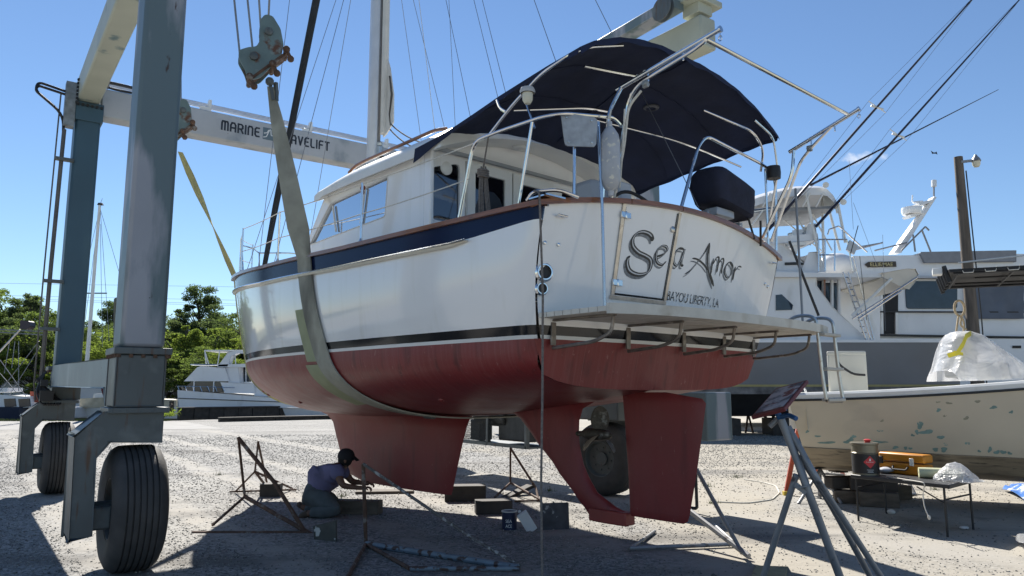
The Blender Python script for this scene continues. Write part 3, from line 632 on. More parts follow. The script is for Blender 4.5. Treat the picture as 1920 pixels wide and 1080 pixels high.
# ------------------------------------------------------------------ canopy over the cockpit and its frame
def cano(t, q):
    """t 0 = front edge at the cabin roof, 1 = aft edge; q -1..1 across"""
    u = 1.66-1.78*t+(.12*max(0, q+.3)+.45*abs(q)**6)*(1-t)**2.5; half = interp(t, [0, .15, 1], [1.53, 1.51, 1.50])*(1+.07*t*max(0, q)); v = half*q
    edge = interp(t, [0, .2, .5, .8, 1], [4.0, 4.06, 4.17, 4.25, 4.29]); crown = interp(t, [0, .2, .6, 1], [4.27, 4.47, 4.66, 4.66])
    prof = (1-abs(q)**2.6); w = edge+(crown-edge)*prof
    if t > .55: w -= .02*math.sin(math.pi*min(1, (t-.55)/.45))*(1-q*q)
    w -= .018*math.sin(math.pi*((t*4) % 1))*(1-abs(q))*(1 if t < .9 else .3)+.004*math.sin(31*q+7*t)
    return u, v, w
rows = []
for i in range(29):
    t = i/28; rows.append([B(*cano(t, -1+2*j/36)) for j in range(37)])
rows.append([B(cano(1, q)[0]-.012, cano(1, q)[1], cano(1, q)[2]-.05-.012*math.sin(23*q)) for q in np.linspace(-1, 1, 37)])
canopy = MB().shell(rows, (0, 0, .006)).build('canopy', CANVAS, hull)
for sg in (-1, 1):                                   # side hems hang down a little, longest forward on the port side
    rr = [[], []]; mb = MB()
    for i in range(29):
        t = i/28; u, v, w = cano(t, sg); rr[0].append(B(u, v, w)); rr[1].append(B(u+.02, v*1.002, w-.04-.10*max(0, 1-t*4)**1.5-.006*math.sin(t*40)))
    mb.grid(rr).build('canopy_hem', CANVAS, canopy)
mb = MB()
for a in (.33, .66): mb.tube([B(cano(a, q)[0], cano(a, q)[1], cano(a, q)[2]-.004) for q in np.linspace(-.97, .97, 30)], .008, 5)
mb.tube([B(*[x-(.006 if k == 2 else 0) for k, x in enumerate(cano(t, 0))]) for t in np.linspace(.05, .98, 24)], .007, 5)
mb.build('canopy_seam', CANVAS, canopy)
MB().lathe([(.09, 0), (.085, .012), (.055, .02), (.05, .005)], B(.75, .55, cano(.6, .36)[2]-.02), (0, 0, -1), 20).build('canopy_ring', mat('dark_ring', (.05, .055, .07), .5), canopy)
TB = []
def tube(name, pts, r=.0125, rad=.08, m=STEEL, parent=hull): return MB().tube(arc(pts, rad), r, 8).build(name, m, parent)
# bows of the canopy frame
tube('canopy_bow', [B(.95, -1.55, 3.82), B(.62, -1.55, 4.02), B(.30, -1.52, 4.20), B(-.02, -1.5, 4.27), B(-.06, -1.32, 4.37), B(-.06, -.9, 4.52)], .0125, .1)
tube('canopy_bow', [B(.05, 1.62, 3.35), B(-.12, 1.56, 3.9), B(-.13, 1.48, 4.25), B(-.08, 1.2, 4.38)], .0125, .1)
tube('canopy_strut', [B(.33, -1.57, 3.73), B(.46, -1.55, 4.0)], .0115)
tube('canopy_strut', [B(.86, -1.52, 4.14), B(.80, -1.54, 4.04), B(.71, -1.55, 3.98)], .014, .07)
tube('canopy_strut', [B(1.0, -1.2, 4.17), B(.75, -.45, 4.32), B(.72, -.2, 4.34)], .011, .3)
tube('canopy_strut', [B(.2, -1.1, 4.36), B(.25, -.3, 4.52)], .011, .3)
tube('canopy_strut', [B(.9, -.55, 4.28), B(.35, .55, 4.10), B(.1, 1.2, 3.92)], .010, .3)
tube('canopy_strut', [B(-.02, .35, 4.28), B(-.12, 1.1, 4.22), B(-.1, 1.32, 4.08), B(-.02, 1.38, 3.88)], .0125, .16)
# stern rail, port part, starboard part
tube('stern_rail', [B(1.08, -1.76, 3.08), B(.90, -1.75, 3.72), B(.57, -1.75, 3.72), B(.05, -1.75, 3.70), B(-.09, -1.66, 3.71), B(-.10, -1.33, 3.77), B(-.10, -1.08, 3.82), B(-.11, -.99, 3.76)], .0145, .12)
tube('stern_rail', [B(.33, -1.75, 3.06), B(.17, -1.75, 3.69)], .0125)
tube('stern_rail', [B(-.10, -.20, 3.17), B(-.10, .12, 3.85), B(-.09, .28, 3.99), B(-.08, 1.30, 3.93), B(-.02, 1.62, 3.93), B(.0, 1.72, 3.80), B(.02, 1.70, 3.08)], .0155, .12)
tube('stern_rail', [B(.02, 1.7, 3.55), B(.9, 1.80, 3.62), B(1.4, 1.82, 3.6), B(1.5, 1.82, 3.08)], .0125, .1)
tube('rail_post', [B(-.08, -1.55, 3.07), B(-.08, -1.53, 3.6)], .0125)
tube('rail_post', [B(.0, 1.5, 3.1), B(-.02, 1.48, 3.93)], .0125)
# aluminium plate mount on the port rail
PLC = V3(B(-.13, -1.53, 3.465))
def platefn(a, b): return PLC+Vector((.985, .17, 0))*((a-.18)*.80)+Vector((0, 0, b*.93))
pl = [(.0, .26), (.006, .28), (.03, .285), (.33, .262), (.355, .245), (.36, .22), (.345, .03), (.325, .005), (.06, .0), (.04, .01), (.03, .04)]
mp_ = MB().panel(pl, [], platefn, Vector((-.17, .985, 0))*.016).build('motor_bracket', mat('dull_aluminium', (.36, .37, .38), .5, .45, var=.2, vs=14, bump=.2, bs=60), hull, bevel=.004)
for a, b in ((.05, .245), (.30, .23), (.07, .035), (.30, .04)): MB().lathe([(.011, 0), (.009, .006), (0, .007)], platefn(a, b), (.17, -.985, 0), 10).build('bolt_head', DSTEEL, mp_)
# davits: pair of bent tubes each side with an outer bar across the ends
for v0, s1, s2, e in ((-1.0, (-.07, 4.09), (-1.06, 4.25), 0), (1.35, (-.36, 4.00), (-1.07, 4.25), 1)):
    dv = thing_ = None
    m1 = MB().tube([B(s1[0], v0, s1[1]), B(s2[0], v0, s2[1])], .020, 10); m1.lathe([(0, -.006), (.026, -.004), (.026, .012), (0, .014)], B(s2[0], v0, s2[1]), V3(B(s2[0]-.01, v0, s2[1]))-V3(B(s1[0], v0, s1[1])), 12)
    davit = m1.build('davit', STEEL, hull)
    d0 = B(-.02, v0-(.15 if e == 0 else 0), 3.12 if e == 0 else 3.16)
    tube('davit_leg', [d0, B(s1[0]-.02, v0-(.14 if e == 0 else 0), s1[1]-.24), B(s1[0]-.05, v0, s1[1]+.01)], .0165, .1, parent=davit)
    low = [B(.02, v0+.0, 3.12) if e == 0 else B(-.10, v0+.03, 3.12), B(s1[0]-.10, v0+.02, s1[1]-.12), B(s1[0]-.22, v0, s1[1]-.02), B(s2[0]+.24, v0, s2[1]-.08), B(s2[0]+.13, v0, s2[1]-.045), B(s2[0]+.11, v0, s2[1]-.005)]
    tube('davit_leg', low, .0155, .07, parent=davit)
    for q in (.28, .62): 
        a = V3(B(s1[0], v0, s1[1])).lerp(V3(B(s2[0], v0, s2[1])), q+.05); MB().tube([a, a-Vector((0, 0, .075 if q > .5 else .085))], .0075, 6).build('brace', STEEL, davit)
    c = V3(B(s1[0], v0, s1[1])).lerp(V3(B(s2[0], v0, s2[1])), .30)-Vector((0, 0, .09))
    b = MB().box(c, (.03, .05, .06), B.ax); b.tube([c-B.ax[0]*.03, c+B.ax[0]*.03], .022, 10); b.build('pulley', mat('grey_pulley', (.30, .31, .31), .45, .4), davit, bevel=.004)
    c = V3(B(s2[0]-.0, v0, s2[1]-.04)); b = MB().tube([c+Vector((0, 0, .03)), c-Vector((0, 0, .03))], .004, 5); b.tube([c+Vector((0, 0, -.03))+B.ax[1]*(.014*math.cos(a))+Vector((0, 0, .02*math.sin(a))) for a in np.linspace(0, 6.2, 10)], .004, 5); b.build('shackle', STEEL, davit)
tube('davit_crossbar', [B(-.93, -1.0, 4.225), B(-.97, 1.35, 4.225)], .0165)
mb = MB()
for i in range(22):                                 # rope falls lashed round the port davit leg
    pass
tube('davit_rope', [B(-.0, -.99, 3.14), B(-.12, -.98, 3.6), B(-.17, -.98, 3.92), B(-.3, -.97, 4.02)], .011, .08, ROPE)
tube('davit_rope', [B(-.08, -1.0, 3.25), B(-.12, -1.0, 3.6), B(-.15, -1.0, 3.9)], .008, .08, ROPE)
tube('rope_tail', [B(-.4, -1.0, 4.13), B(-.36, -1.0, 4.17), B(-.33, -1.0, 4.13), B(-.28, -1.0, 4.15)], .006, .02, ROPE)
# boathook lashed upright outside the platform
tube('vertical_pole', [B(-.13, -1.31, 3.72), B(-.13, -1.28, 3.0), B(-.12, -1.26, 2.22)], .0125, m=mat('blue_grey_tube', (.38, .45, .55), .25, .8))
tube('vertical_pole', [B(-.32, 1.52, 3.66), B(-.38, 1.40, 2.22)], .0125, m=GALV)
# chain plate and chock at the port quarter
b = MB().tube(arc([B(.18, -1.80, 3.05), B(.12, -1.79, 3.11), B(-.02, -1.66, 3.12), B(-.1, -1.52, 3.07)], .06), [.010]+[.016]*14+[.010] if False else .017, 8, flat=.8)
b.box(B(.04, -1.72, 3.052), (.20, .20, .012), B.ax); b.build('chock', STEEL, hull)
# cockpit clutter seen over the rail
MB().sphere(B(1.25, -1.28, 3.24), .13, (1, 1, 1.5), 14).build('winch_cover', mat('faded_black_canvas', (.02, .025, .032), .9, var=.3), hull)
PLASTW = mat('grey_plastic_seat', (.46, .48, .51), .45, var=.05)
for v_, sg in ((-1.0, -1),):
    b = MB().hexa([B(.75, -.62, 3.12), B(.75, -.35, 3.12), B(.35, -.35, 3.12), B(.35, -.62, 3.12), B(.80, -.64, 3.55), B(.80, -.37, 3.55), B(.55, -.37, 3.55), B(.55, -.64, 3.55)]); b.build('helm_seat', PLASTW, hull, bevel=.06)
    MB().box(B(.32, -.45, 3.30), (.16, .05, .36), B.ax).build('locker_lid', PLASTW, hull, bevel=.02)
tube('hose', [B(.25, -.85, 3.2), B(.18, -.6, 3.36), B(.1, -.42, 3.28), B(.0, -.3, 3.12)], .016, .15, HOSE)
tube('hose', [B(.25, .75, 3.2), B(.1, .6, 3.28), B(-.02, .4, 3.14)], .014, .15, HOSE)
# radar drum on the starboard rail
MB().lathe([(.0, -.07), (.07, -.065), (.075, 0), (.07, .065), (0, .07)], B(-.12, 1.46, 3.86), (0, 0, 1), 18).build('strobe_drum', BLK, hull)
# stern light on the port canopy strut
b = MB().lathe([(0, .05), (.055, .045), (.065, .02), (.06, .0)], B(.36, -1.62, 4.02), (0, 0, 1), 16).build('anchor_light', mat('grey_cap', (.42, .43, .44), .4), hull)
MB().lathe([(.045, 0), (.042, -.06), (.025, -.09), (0, -.095)], B(.36, -1.62, 4.02), (0, 0, 1), 16).build('light_lens', mat('milky_lens', (.62, .60, .48), .25, var=.05), b)
# stanchions and lifelines
ST = [(2.60, 3.70), (4.60, 3.77), (6.4, 3.9), (7.7, 4.02), (8.7, 4.15)]
for u, w in ST:
    for sg in (-1, 1):
        b = bb(u, ws(u)-.01)-.04
        s_ = MB().tube([B(u, sg*b, ws(u)), B(u, sg*b, w)], .0125, 8).lathe([(.03, 0), (.018, .03), (.0125, .05)], B(u, sg*b, ws(u)+.03), (0, 0, 1), 10).build('stanchion', STEEL, hull)
for sg in (-1, 1):
    for k, f in ((0, 1.), (1, .52)):
        P = [(B(.76, sg*1.75, 3.70)) if k == 0 else B(.95, sg*1.75, 3.40)]+[B(u, sg*(bb(u, ws(u)-.01)-.04), ws(u)+(w-ws(u))*f-.01) for u, w in ST]
        Q = [P[0]]
        for a, c in zip(P[:-1], P[1:]): Q += sag(a, c, .012, 5)[1:]
        MB().tube(Q, .0055, 6).build('lifeline', ROPE, hull)
pul = MB()
for sg in (-1, 1): pul.tube(arc([B(8.0, sg*(bb(8.0, 3.3)-.06), 3.40), B(8.15, sg*(bb(8.0, 3.3)-.06), 4.0), B(8.9, sg*.32, 4.12), B(9.42, 0, 4.15)], .12), .0135, 8)
pul.tube([B(9.1, -.1, 3.6), B(9.35, -.03, 4.14)], .012, 6); pul.build('bow_pulpit', STEEL, hull)
b = MB().sphere(B(2.64, -1.80, 3.66), .03, (1, 1, 1), 8).sphere(B(2.66, -1.79, 3.62), .022, (1, 1, 1.3), 8); b.build('lashing', mat('orange_black_cord', (.25, .07, .03), .8, var=.8, vs=40), hull)
# mast, sail rolled in it, rigging
mast = MB(); mr_ = []
for w in (3.3, 4.9, 7, 11.5, 15): mr_.append([B(5.45+.13*math.cos(a), .085*math.sin(a), w) for a in np.linspace(0, 2*math.pi, 16, endpoint=False)])
mast.loft(mr_); mast = mast.build('mast', ALU, hull)
MB().span(B(5.30, 0, 5.1), B(5.30, 0, 15), .035, .03, B.ax[1]).build('mast_track', mat('dark_slot', (.14, .14, .14), .5), mast)
MB().tube([B(5.20, .02, 5.35), B(5.23, .02, 9), B(5.25, 0, 14.6)], [.055, .05, .03], 8).build('furled_sail', mat('sailcloth', (.60, .59, .55), .8, var=.07, vs=5, bump=.3, bs=20), mast)
clew = [(5.24, 6.75), (5.10, 6.35), (4.98, 5.9), (4.93, 5.45), (5.05, 5.36), (5.2, 5.30), (5.26, 5.6)]
MB().panel(clew, [], lambda a, b: B(a, .02+.02*math.sin(b*9), b), B.ax[0]*.02).build('sail_clew', MATS['sailcloth'], mast)
MB().tube([B(5.06, .01, 6.2), B(5.0, .01, 5.9), B(5.04, .01, 5.6), B(5.0, .01, 5.42)], .014, 6).build('sail_lacing', mat('dark_lacing', (.07, .065, .06), .8), mast)
MB().lathe([(.06, 0), (.06, .14), (.04, .16), (.045, .2), (.03, .22)], B(5.27, 0, 5.02), (0, 0, 1), 14).build('mast_winch', DSTEEL, mast)
b = MB(); b.span(B(5.42, -1.25, 9.6), B(5.42, 1.25, 9.6), .08, .03); b.build('spreader', ALU, mast)
fs = MB().tube([B(9.25, 0, 3.6), B(8.8, 0, 4.9), B(6.9, 0, 10.0), B(5.6, 0, 13.9)], [.04, .055, .07, .04], 10).build('furled_headsail', mat('dark_sail_cover', (.012, .016, .022), .8, var=.4, bump=.6, bs=14), hull)
def wire(a, b, r=.0045, m=WIRE, parent=hull, name='stay'): return MB().tube([a, b], r, 5).build(name, m, parent)
for sg in (-1, 1):
    wire(B(5.4, sg*1.70, 3.15), B(5.43, sg*1.24, 9.6)); wire(B(5.43, sg*1.24, 9.6), B(5.45, 0, 15)); wire(B(5.9, sg*1.66, 3.15), B(5.45, sg*.1, 9.5)); wire(B(4.9, sg*1.72, 3.12), B(5.45, sg*.1, 9.5))
wire(B(7.6, 0, 3.4), B(5.6, 0, 10.2), .005)
wire(B(.95, -.55, 4.55), B(5.4, 0, 14.8), .004); wire(B(-.0, .25, 3.3), B(5.4, 0, 14.9), .004)
wire(B(3.4, -.3, 4.5), B(5.3, -.3, 13.5), .004, ROPE, name='halyard'); wire(B(3.1, .1, 4.55), B(5.3, -.1, 12.5), .004, name='halyard'); wire(B(2.5, .1, 4.5), B(5.3, -.05, 13.5), .004, name='halyard'); wire(B(2.35, .1, 4.5), B(5.3, 0, 13.8), .004, name='halyard')
MB().tube(sag(B(5.0, 0, 5.45), B(3.2, -.35, 4.6), .1, 12), .010, 6).build('sheet', GROPE, hull)
MB().tube(sag(B(5.0, 0, 5.36), B(3.2, -.33, 4.56), .14, 12), .010, 6).build('sheet', GROPE, hull)
MB().sphere(B(3.2, -.35, 4.62), .05, (1, .6, 1.4), 8).build('deck_block', DSTEEL, hull)
# things hanging on the boat
f = thing('fender', B(-.15, -1.22, 3.11), 'grubby clear cylindrical fender hanging from the stern rail beside the square metal plate', 'fender')
MB().lathe([(0, -.30), (.02, -.30), (.025, -.26), (.055, -.235), (.077, -.17), (.08, 0), (.08, .14), (.07, .20), (.04, .25), (.022, .27), (.02, .31), (0, .31)], B(-.17, -1.22, 3.42), (.0, 0, 1), 20).build('body', mat('fender_vinyl', (.42, .43, .45), .35, var=.12, vs=9, patches=(((.62, .60, .52), 22, .60, .66, NO), ((.30, .26, .2), 5, .6, .8, NO))), f)
MB().tube(arc([B(-.17, -1.22, 3.72), B(-.17, -1.2, 3.84), B(-.12, -1.14, 3.86), B(-.12, -1.2, 3.74)], .03), .006, 6).build('line', ROPE, f)
# coiled rope on a line
cr = thing('rope_coil', B(.95, -1.60, 3.12), 'grey-brown coiled rope hanging from the rail in front of the cabin door', 'rope')
b = MB(); c0 = V3(B(.83, -1.70, 3.37))
for k in range(11):
    a = random.uniform(-.035, .035); a2 = random.uniform(-.03, .03); b.tube(arc([c0+B.ax[0]*a+B.ax[1]*a2*.5+Vector((0, 0, .10+random.uniform(-.02, .02))), c0+B.ax[0]*(a*1.6+.01)+Vector((0, 0, -.1)), c0+B.ax[0]*(a*2+.02)+B.ax[1]*a2+Vector((0, 0, -.30+random.uniform(-.03, .03)))], .05), .009, 6)
b.build('coil', GROPE, cr)
b = MB()
for k in range(4): b.tube([c0+Vector((0, 0, .03+k*.018))+B.ax[0]*(.052*math.cos(t))+B.ax[1]*(.03*math.sin(t)) for t in np.linspace(0, 2*math.pi, 14, endpoint=False)], .009, 6, closed=True)
b.tube([c0+Vector((0, 0, .1)), V3(B(.70, -1.75, 3.72))], .0075, 6); b.build('wrap', GROPE, cr)
# covered outboard on the stern rail
ob = thing('covered_outboard', B(-.18, .85, 3.28), 'small outboard motor under a navy canvas cover clamped on the starboard stern rail', 'outboard motor')
rows = []
for w, vl, vr, ul, ur in ((3.38, .40, 1.02, -.04, -.32), (3.41, .37, 1.04, -.02, -.36), (3.55, .34, 1.08, .0, -.38), (3.68, .36, 1.06, .0, -.38), (3.735, .44, .96, -.02, -.34), (3.75, .60, .84, -.08, -.28)):
    ring = []
    for a in range(20):
        t = a/20*2*math.pi; c, s_ = math.cos(t), math.sin(t); c = math.copysign(abs(c)**.42, c); s_ = math.copysign(abs(s_)**.42, s_); k = 1+.03*math.sin(5*t+w*20)
        ring.append(B(.21+(ul+ur)/2+(ul-ur)/2*s_*k, (vl+vr)/2+(vr-vl)/2*c*k, w-(.10*(c+1)/2 if w > 3.5 else .09*(c+1)/2)))
    rows.append(ring)
MB().loft(rows[::-1]).build('cover', mat('navy_outboard_cover', (.012, .015, .035), .85, var=.3, vs=6, bump=.6, bs=18), ob)
b = MB().box(B(0, .60, 3.30), (.30, .14, .08), B.ax).box(B(.05, .45, 3.26), (.07, .08, .12), B.ax).box(B(.05, 1.0, 3.22), (.06, .08, .12), B.ax); b.build('clamp', mat('pale_casting', (.4, .42, .45), .4, .3), ob, bevel=.01)
MB().tube([B(-.1, .95, 3.3), B(-.1, 1.05, 3.1)], .012, 6).tube([B(-.12, 1.15, 3.3), B(-.08, 1.2, 3.05)], .012, 6).build('bracket_leg', BLK, ob)
# dangling rope from the port quarter to the ground
dl = MB(); P = [V3(B(.10, -1.80, 3.11))+Vector((0, 0, 0)), V3(B(-.02, -1.86, 3.07)), V3(B(-.03, -1.84, 2.3)), V3(B(-.01, -1.83, 1.6)), V3(B(0, -1.84, .9)), V3(B(.0, -1.83, .02)), V3(B(.1, -1.9, .02)), V3(B(.15, -2.2, .02))]
solo(dl.tube(arc(P, .05), .009, 6), 'hanging_line', GROPE, 'long dirty rope hanging straight down from the port quarter of the sailboat', 'rope')

# ------------------------------------------------------------------ the boat lift
lift = thing('boat_lift', L(3.2, 3.4, 0), 'large travelling boat hoist with grey-blue posts, straddling the sailboat', 'boat lift')
def lbox(u0, u1, v0, v1, w0, w1): return MB().box(L((u0+u1)/2, (v0+v1)/2, (w0+w1)/2), (v1-v0, u1-u0, w1-w0), L.ax)
TOPW = 6.85
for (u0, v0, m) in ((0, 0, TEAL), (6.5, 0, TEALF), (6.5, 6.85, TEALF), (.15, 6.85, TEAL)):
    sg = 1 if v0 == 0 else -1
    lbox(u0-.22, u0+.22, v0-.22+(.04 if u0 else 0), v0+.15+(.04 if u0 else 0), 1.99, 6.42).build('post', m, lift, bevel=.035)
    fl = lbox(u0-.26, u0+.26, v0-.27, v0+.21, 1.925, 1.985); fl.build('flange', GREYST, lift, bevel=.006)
    bl = MB()
    for i in range(5):
        for (a, b_) in ((u0-.24, v0-.23+i*.10), (u0+.24, v0-.23+i*.10), (u0-.22+i*.11, v0-.25), (u0-.22+i*.11, v0+.19)): bl.lathe([(.018, 0), (.018, -.03), (0, -.03)], L(a, b_, 1.925), (0, 0, 1), 6)
    bl.build('flange_bolts', RUST, lift, kind='stuff')
# corner boxes, side beams, yokes and wheels
def wheel(u0, v0, steer=0.):
    """tyre with circumferential grooves, rim, hub"""
    ax = (L.ax[0]*math.cos(steer)+L.ax[1]*math.sin(steer)); c = V3(L(u0, v0, .555)); r_ = .555; hw = .222; prof = []
    prof = [(.27, -hw*.86), (.36, -hw*.98), (.45, -hw), (.515, -hw*.86), (.542, -hw*.70)]
    for g in (-.55, -.33, -.11, .11, .33, .55):
        rr = r_-.012*abs(g)**2; prof += [(rr, hw*(g-.035)), (rr-.016, hw*(g-.018)), (rr-.016, hw*(g+.018)), (rr, hw*(g+.035))]
    prof += [(.542, hw*.70), (.515, hw*.86), (.45, hw), (.36, hw*.98), (.27, hw*.86)]
    t = MB().lathe(prof, c, ax, 64).build('tyre', RUBBER, lift)
    rm = MB().lathe([(.275, -hw*.84), (.26, -hw*.84), (.24, -hw*.5), (.10, -hw*.45), (.10, -hw*.62), (0, -hw*.62)], c, ax, 32)
    rm.lathe([(.275, hw*.84), (.26, hw*.84), (.24, hw*.5), (.10, hw*.45), (.10, hw*.7), (0, hw*.7)], c, ax, 32)
    for k in range(8):
        a = k*math.pi/4; x = ax.orthogonal().normalized(); y = ax.cross(x)
        for sd_ in (-1, 1): rm.lathe([(.014, 0), (.014, .02), (0, .02)], c+x*(.17*math.cos(a))+y*(.17*math.sin(a))+ax*(sd_*hw*.47), ax*sd_, 6)
    rm.build('rim', GREYST, t)
for u0, v0, steer in ((0, 0, 0), (6.3, -.05, 0), (1.03, 6.85, R(12)), (6.3, 6.85, 0)):
    wheel(u0, v0, steer); s_ = -1 if v0 < 1 else 1; un = u0 if u0 < 3 else 6.4
    # one-sided yoke: swivel plate, sloping shoulder, vertical arm outside the tyre
    prof = [(.16, 1.39), (.16, 1.15), (-.24, 1.15), (-.34, 1.02), (-.345, .38), (-.50, .34), (-.52, 1.22), (-.30, 1.40)]
    prof = [(s_*-a if s_ > 0 else a, b_) for a, b_ in prof]
    hh = .21
    mb = MB().panel(prof, [], lambda a, b_: L(u0-hh, v0+a, b_), L.ax[1]*(2*hh)); mb.build('yoke', GREYST, lift, bevel=.02)
    b_ = MB().lathe([(.075, 0), (.075, .34), (.0, .34)], L(u0, v0+s_*.48, .555), L.ax[0]*-s_, 16); b_.build('axle', GREYST, lift)
    lbox(u0-.16, u0+.16, min(v0+s_*.50, v0+s_*.18), max(v0+s_*.50, v0+s_*.18), .40, .60).build('axle_housing', GREYST, lift, bevel=.02)
    lbox(u0-.25, u0+.25, v0-.28, v0+.22, 1.40, 1.45).build('swivel_plate', RUST if False else GREYST, lift, bevel=.006)
    bl = MB()
    for i in range(5):
        for (a, b2) in ((u0-.235, v0-.24+i*.11), (u0+.235, v0-.24+i*.11)): bl.lathe([(.018, 0), (.018, -.05), (0, -.05)], L(a, b2, 1.45), (0, 0, 1), 6)
    bl.build('swivel_bolts', GREYST, lift, kind='stuff')
for v0, ua in ((0, 0.), (6.85, .15)):
    lbox(ua-.235, ua+.235, v0-.24, v0+.16, 1.455, 1.922).build('corner_box', GREYST, lift, bevel=.012)
    wb = MB()
    for a_, b_ in ((-.237, -.242), (-.237, .162), (.237, -.242)): wb.tube([L(ua+a_, v0+b_, 1.46), L(ua+a_, v0+b_, 1.92)], .007, 5)
    wb.tube([L(ua-.237, v0-.242, 1.462), L(ua-.237, v0+.162, 1.462)], .007, 5).build('weld_beads', GREYST, lift, kind='stuff')
    a = [(ua+.236, 1.44), (ua+.236, 1.455), (ua+.55, 1.60), (6.24, 1.66), (6.24, 2.02 if False else 1.96), (ua+.236, 1.90)]
    MB().panel([(ua+.237, 1.46), (ua+.45, 1.46), (ua+.52, 1.62), (6.2, 1.66), (6.2, 1.98), (ua+.237, 1.91)], [], lambda p, q: L(p, v0-.22, q), L.ax[0]*.36).build('side_beam', mat('side_beam_paint', (.17, .215, .235), .5, var=.12, vs=2, patches=(((.26, .30, .32), 2, .55, .75, (1, 1, .4)), ((.08, .05, .03), 12, .68, .74, NO))), lift, bevel=.015)
    lbox(6.21, 6.62, v0-.20, v0+.20, 1.455, 1.922).build('corner_box', GREYST, lift, bevel=.012)
for v0 in (0, 6.85):                                    # upper side beams, long way of the lift
    lbox(-1.25, 6.72, v0-.20+.02, v0+.13+.02, 6.43, 6.90).build('top_beam', LBEAM2, lift, bevel=.03)
lbox(6.28, 6.62, .18, 6.64, 6.24, 6.74).build('cross_beam', LBEAM, lift, bevel=.02)
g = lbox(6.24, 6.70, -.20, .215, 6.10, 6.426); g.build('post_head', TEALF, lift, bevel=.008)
bl = MB()
for i in range(6): bl.lathe([(.024, 0), (.024, .03), (0, .03)], L(6.235, -.17+.07*i, 6.36), L.ax[1]*-1, 8)
for i in range(7): bl.lathe([(.024, 0), (.024, .03), (0, .03)], L(6.22, -.19, 6.38+.065*i), L.ax[1]*-1, 8)
bl.build('head_bolts', BLK, lift, kind='stuff')
# wire rope and hydraulic lines along the cross beam
for k in range(4): MB().tube([L(6.35+.05*k, .2, 6.80+.045*k), L(6.35+.05*k, 6.6, 6.80+.045*k)], .011, 6).build('wire_rope', mat('bright_wire', (.5, .52, .55), .35, .7), lift)
for v_ in (1.95, 3.9, 5.6): MB().box(L(6.40, v_, 6.86), (.05, .10, .24), L.ax).box(L(6.36, v_-.09, 6.78), (.18, .08, .07), L.ax).build('rope_guide', GEL2, lift, bevel=.004)
MB().tube(sag(L(6.3, .1, 6.86), L(6.4, 1.1, 6.85), -.03, 8), .028, 8).build('hydraulic_hose', HOSE, lift)
MB().tube(sag(L(6.3, .1, 6.80), L(6.25, .8, 6.77), .03, 8), .022, 8).build('hydraulic_hose', HOSE, lift)
wire(L(6.3, .25, 6.75), L(4.4, .35, 8.0), .012, parent=lift, name='wire_rope')
for k in range(2):
    MB().tube(arc([L(6.3, -.34-.02*k, 6.55-.05*k), L(6.3, -.75, 6.62-.06*k), L(6.25, -.78, 6.45), L(6.3, -.36, 6.15), L(6.3, -.33, 5.7)], .18), .022, 8).build('hydraulic_hose', HOSE, lift)
for k, (dv, r_) in enumerate(((-.33, .032), (-.42, .012))):
    MB().tube([L(6.3, dv, 5.9 if k == 0 else 6.5), L(6.3, dv-.02, 3.6), L(6.3, dv-.02, 1.7), L(6.32, dv+.02, 1.45)], r_, 8).build('hydraulic_pipe', mat('brown_pipe', (.12, .11, .10), .5, .5, var=.2), lift)
for w in (5.35, 3.32, 2.55): lbox(6.2, 6.3, -.44, -.16, w, w+.05).build('pipe_clamp', GREYST, lift, bevel=.004)
b = lbox(6.22, 6.40, -.36, -.2, 5.95, 6.72); b.build('valve_block', mat('valve_casting', (.22, .24, .25), .5, .4, var=.3, vs=9), lift, bevel=.01)
b = MB()
for k in range(7): b.tube(arc([L(6.2, -.30-.02*k, 1.9-.02*k), L(6.15, -.42+.03*k, 1.6), L(6.1, -.35+.05*k, 1.42), L(6.0, -.30+.03*k, 1.38)], .1), .016, 6)
b.box(L(6.1, -.28, 1.52), (.18, .25, .16), L.ax).box(L(6.1, -.32, 1.72), (.10, .12, .10), L.ax); b.build('hose_bundle', HOSE, lift)
# engine bay and tank on the far side, seen under the hull
eng = lbox(2.7, 5.1, 6.55, 6.62, .60, .66); eng.add(lbox(2.7, 5.1, 6.55, 6.62, 1.40, 1.46).v, lbox(0, 1, 0, 1, 0, 1).f)
for u_ in (2.72, 3.9, 5.08): eng.add(lbox(u_-.03, u_+.03, 6.55, 6.62, .6, 1.46).v, lbox(0, 1, 0, 1, 0, 1).f)
eng.add(lbox(2.7, 5.1, 6.6, 7.3, .60, .63).v, lbox(0, 1, 0, 1, 0, 1).f)
eb = eng.build('engine_bay', GREYST, lift, smooth=False)
ms = MB()
for k in range(26):
    for s_ in (-1, 1): u_ = 3.95+.045*k; ms.span(L(u_, 6.59, .66), L(u_+s_*.4, 6.59, 1.40), .006, .006)
ms.build('wire_mesh', BLK, eb, smooth=False, kind='stuff')
b = MB().box(L(3.3, 6.95, 1.0), (.5, .9, .6), L.ax); b.tube([L(3.5, 6.8, 1.1), L(4.5, 6.8, 1.12)], .17, 12).box(L(4.6, 6.9, .85), (.3, .35, .4), L.ax); b.build('engine', mat('dark_engine', (.03, .034, .034), .6, var=.4, vs=8), eb, bevel=.03)
lbox(-1.15, .62-.85, 6.62, 7.15, .94, 1.58).build('fuel_tank', TEAL, lift, bevel=.02)
lbox(.5, 2.4, 6.6, 7.1, 1.15, 1.45).build('hydraulic_tank', GREYST, lift, bevel=.02)
b = MB().tube(arc([L(-.9, 6.65, .95), L(-.95, 6.6, .06), L(-.65, 6.55, .06), L(-.62, 6.6, .95)], .04), .022, 6).tube([L(-.93, 6.62, .45), L(-.63, 6.58, .45)], .018, 6); b.build('step', BLK, lift)
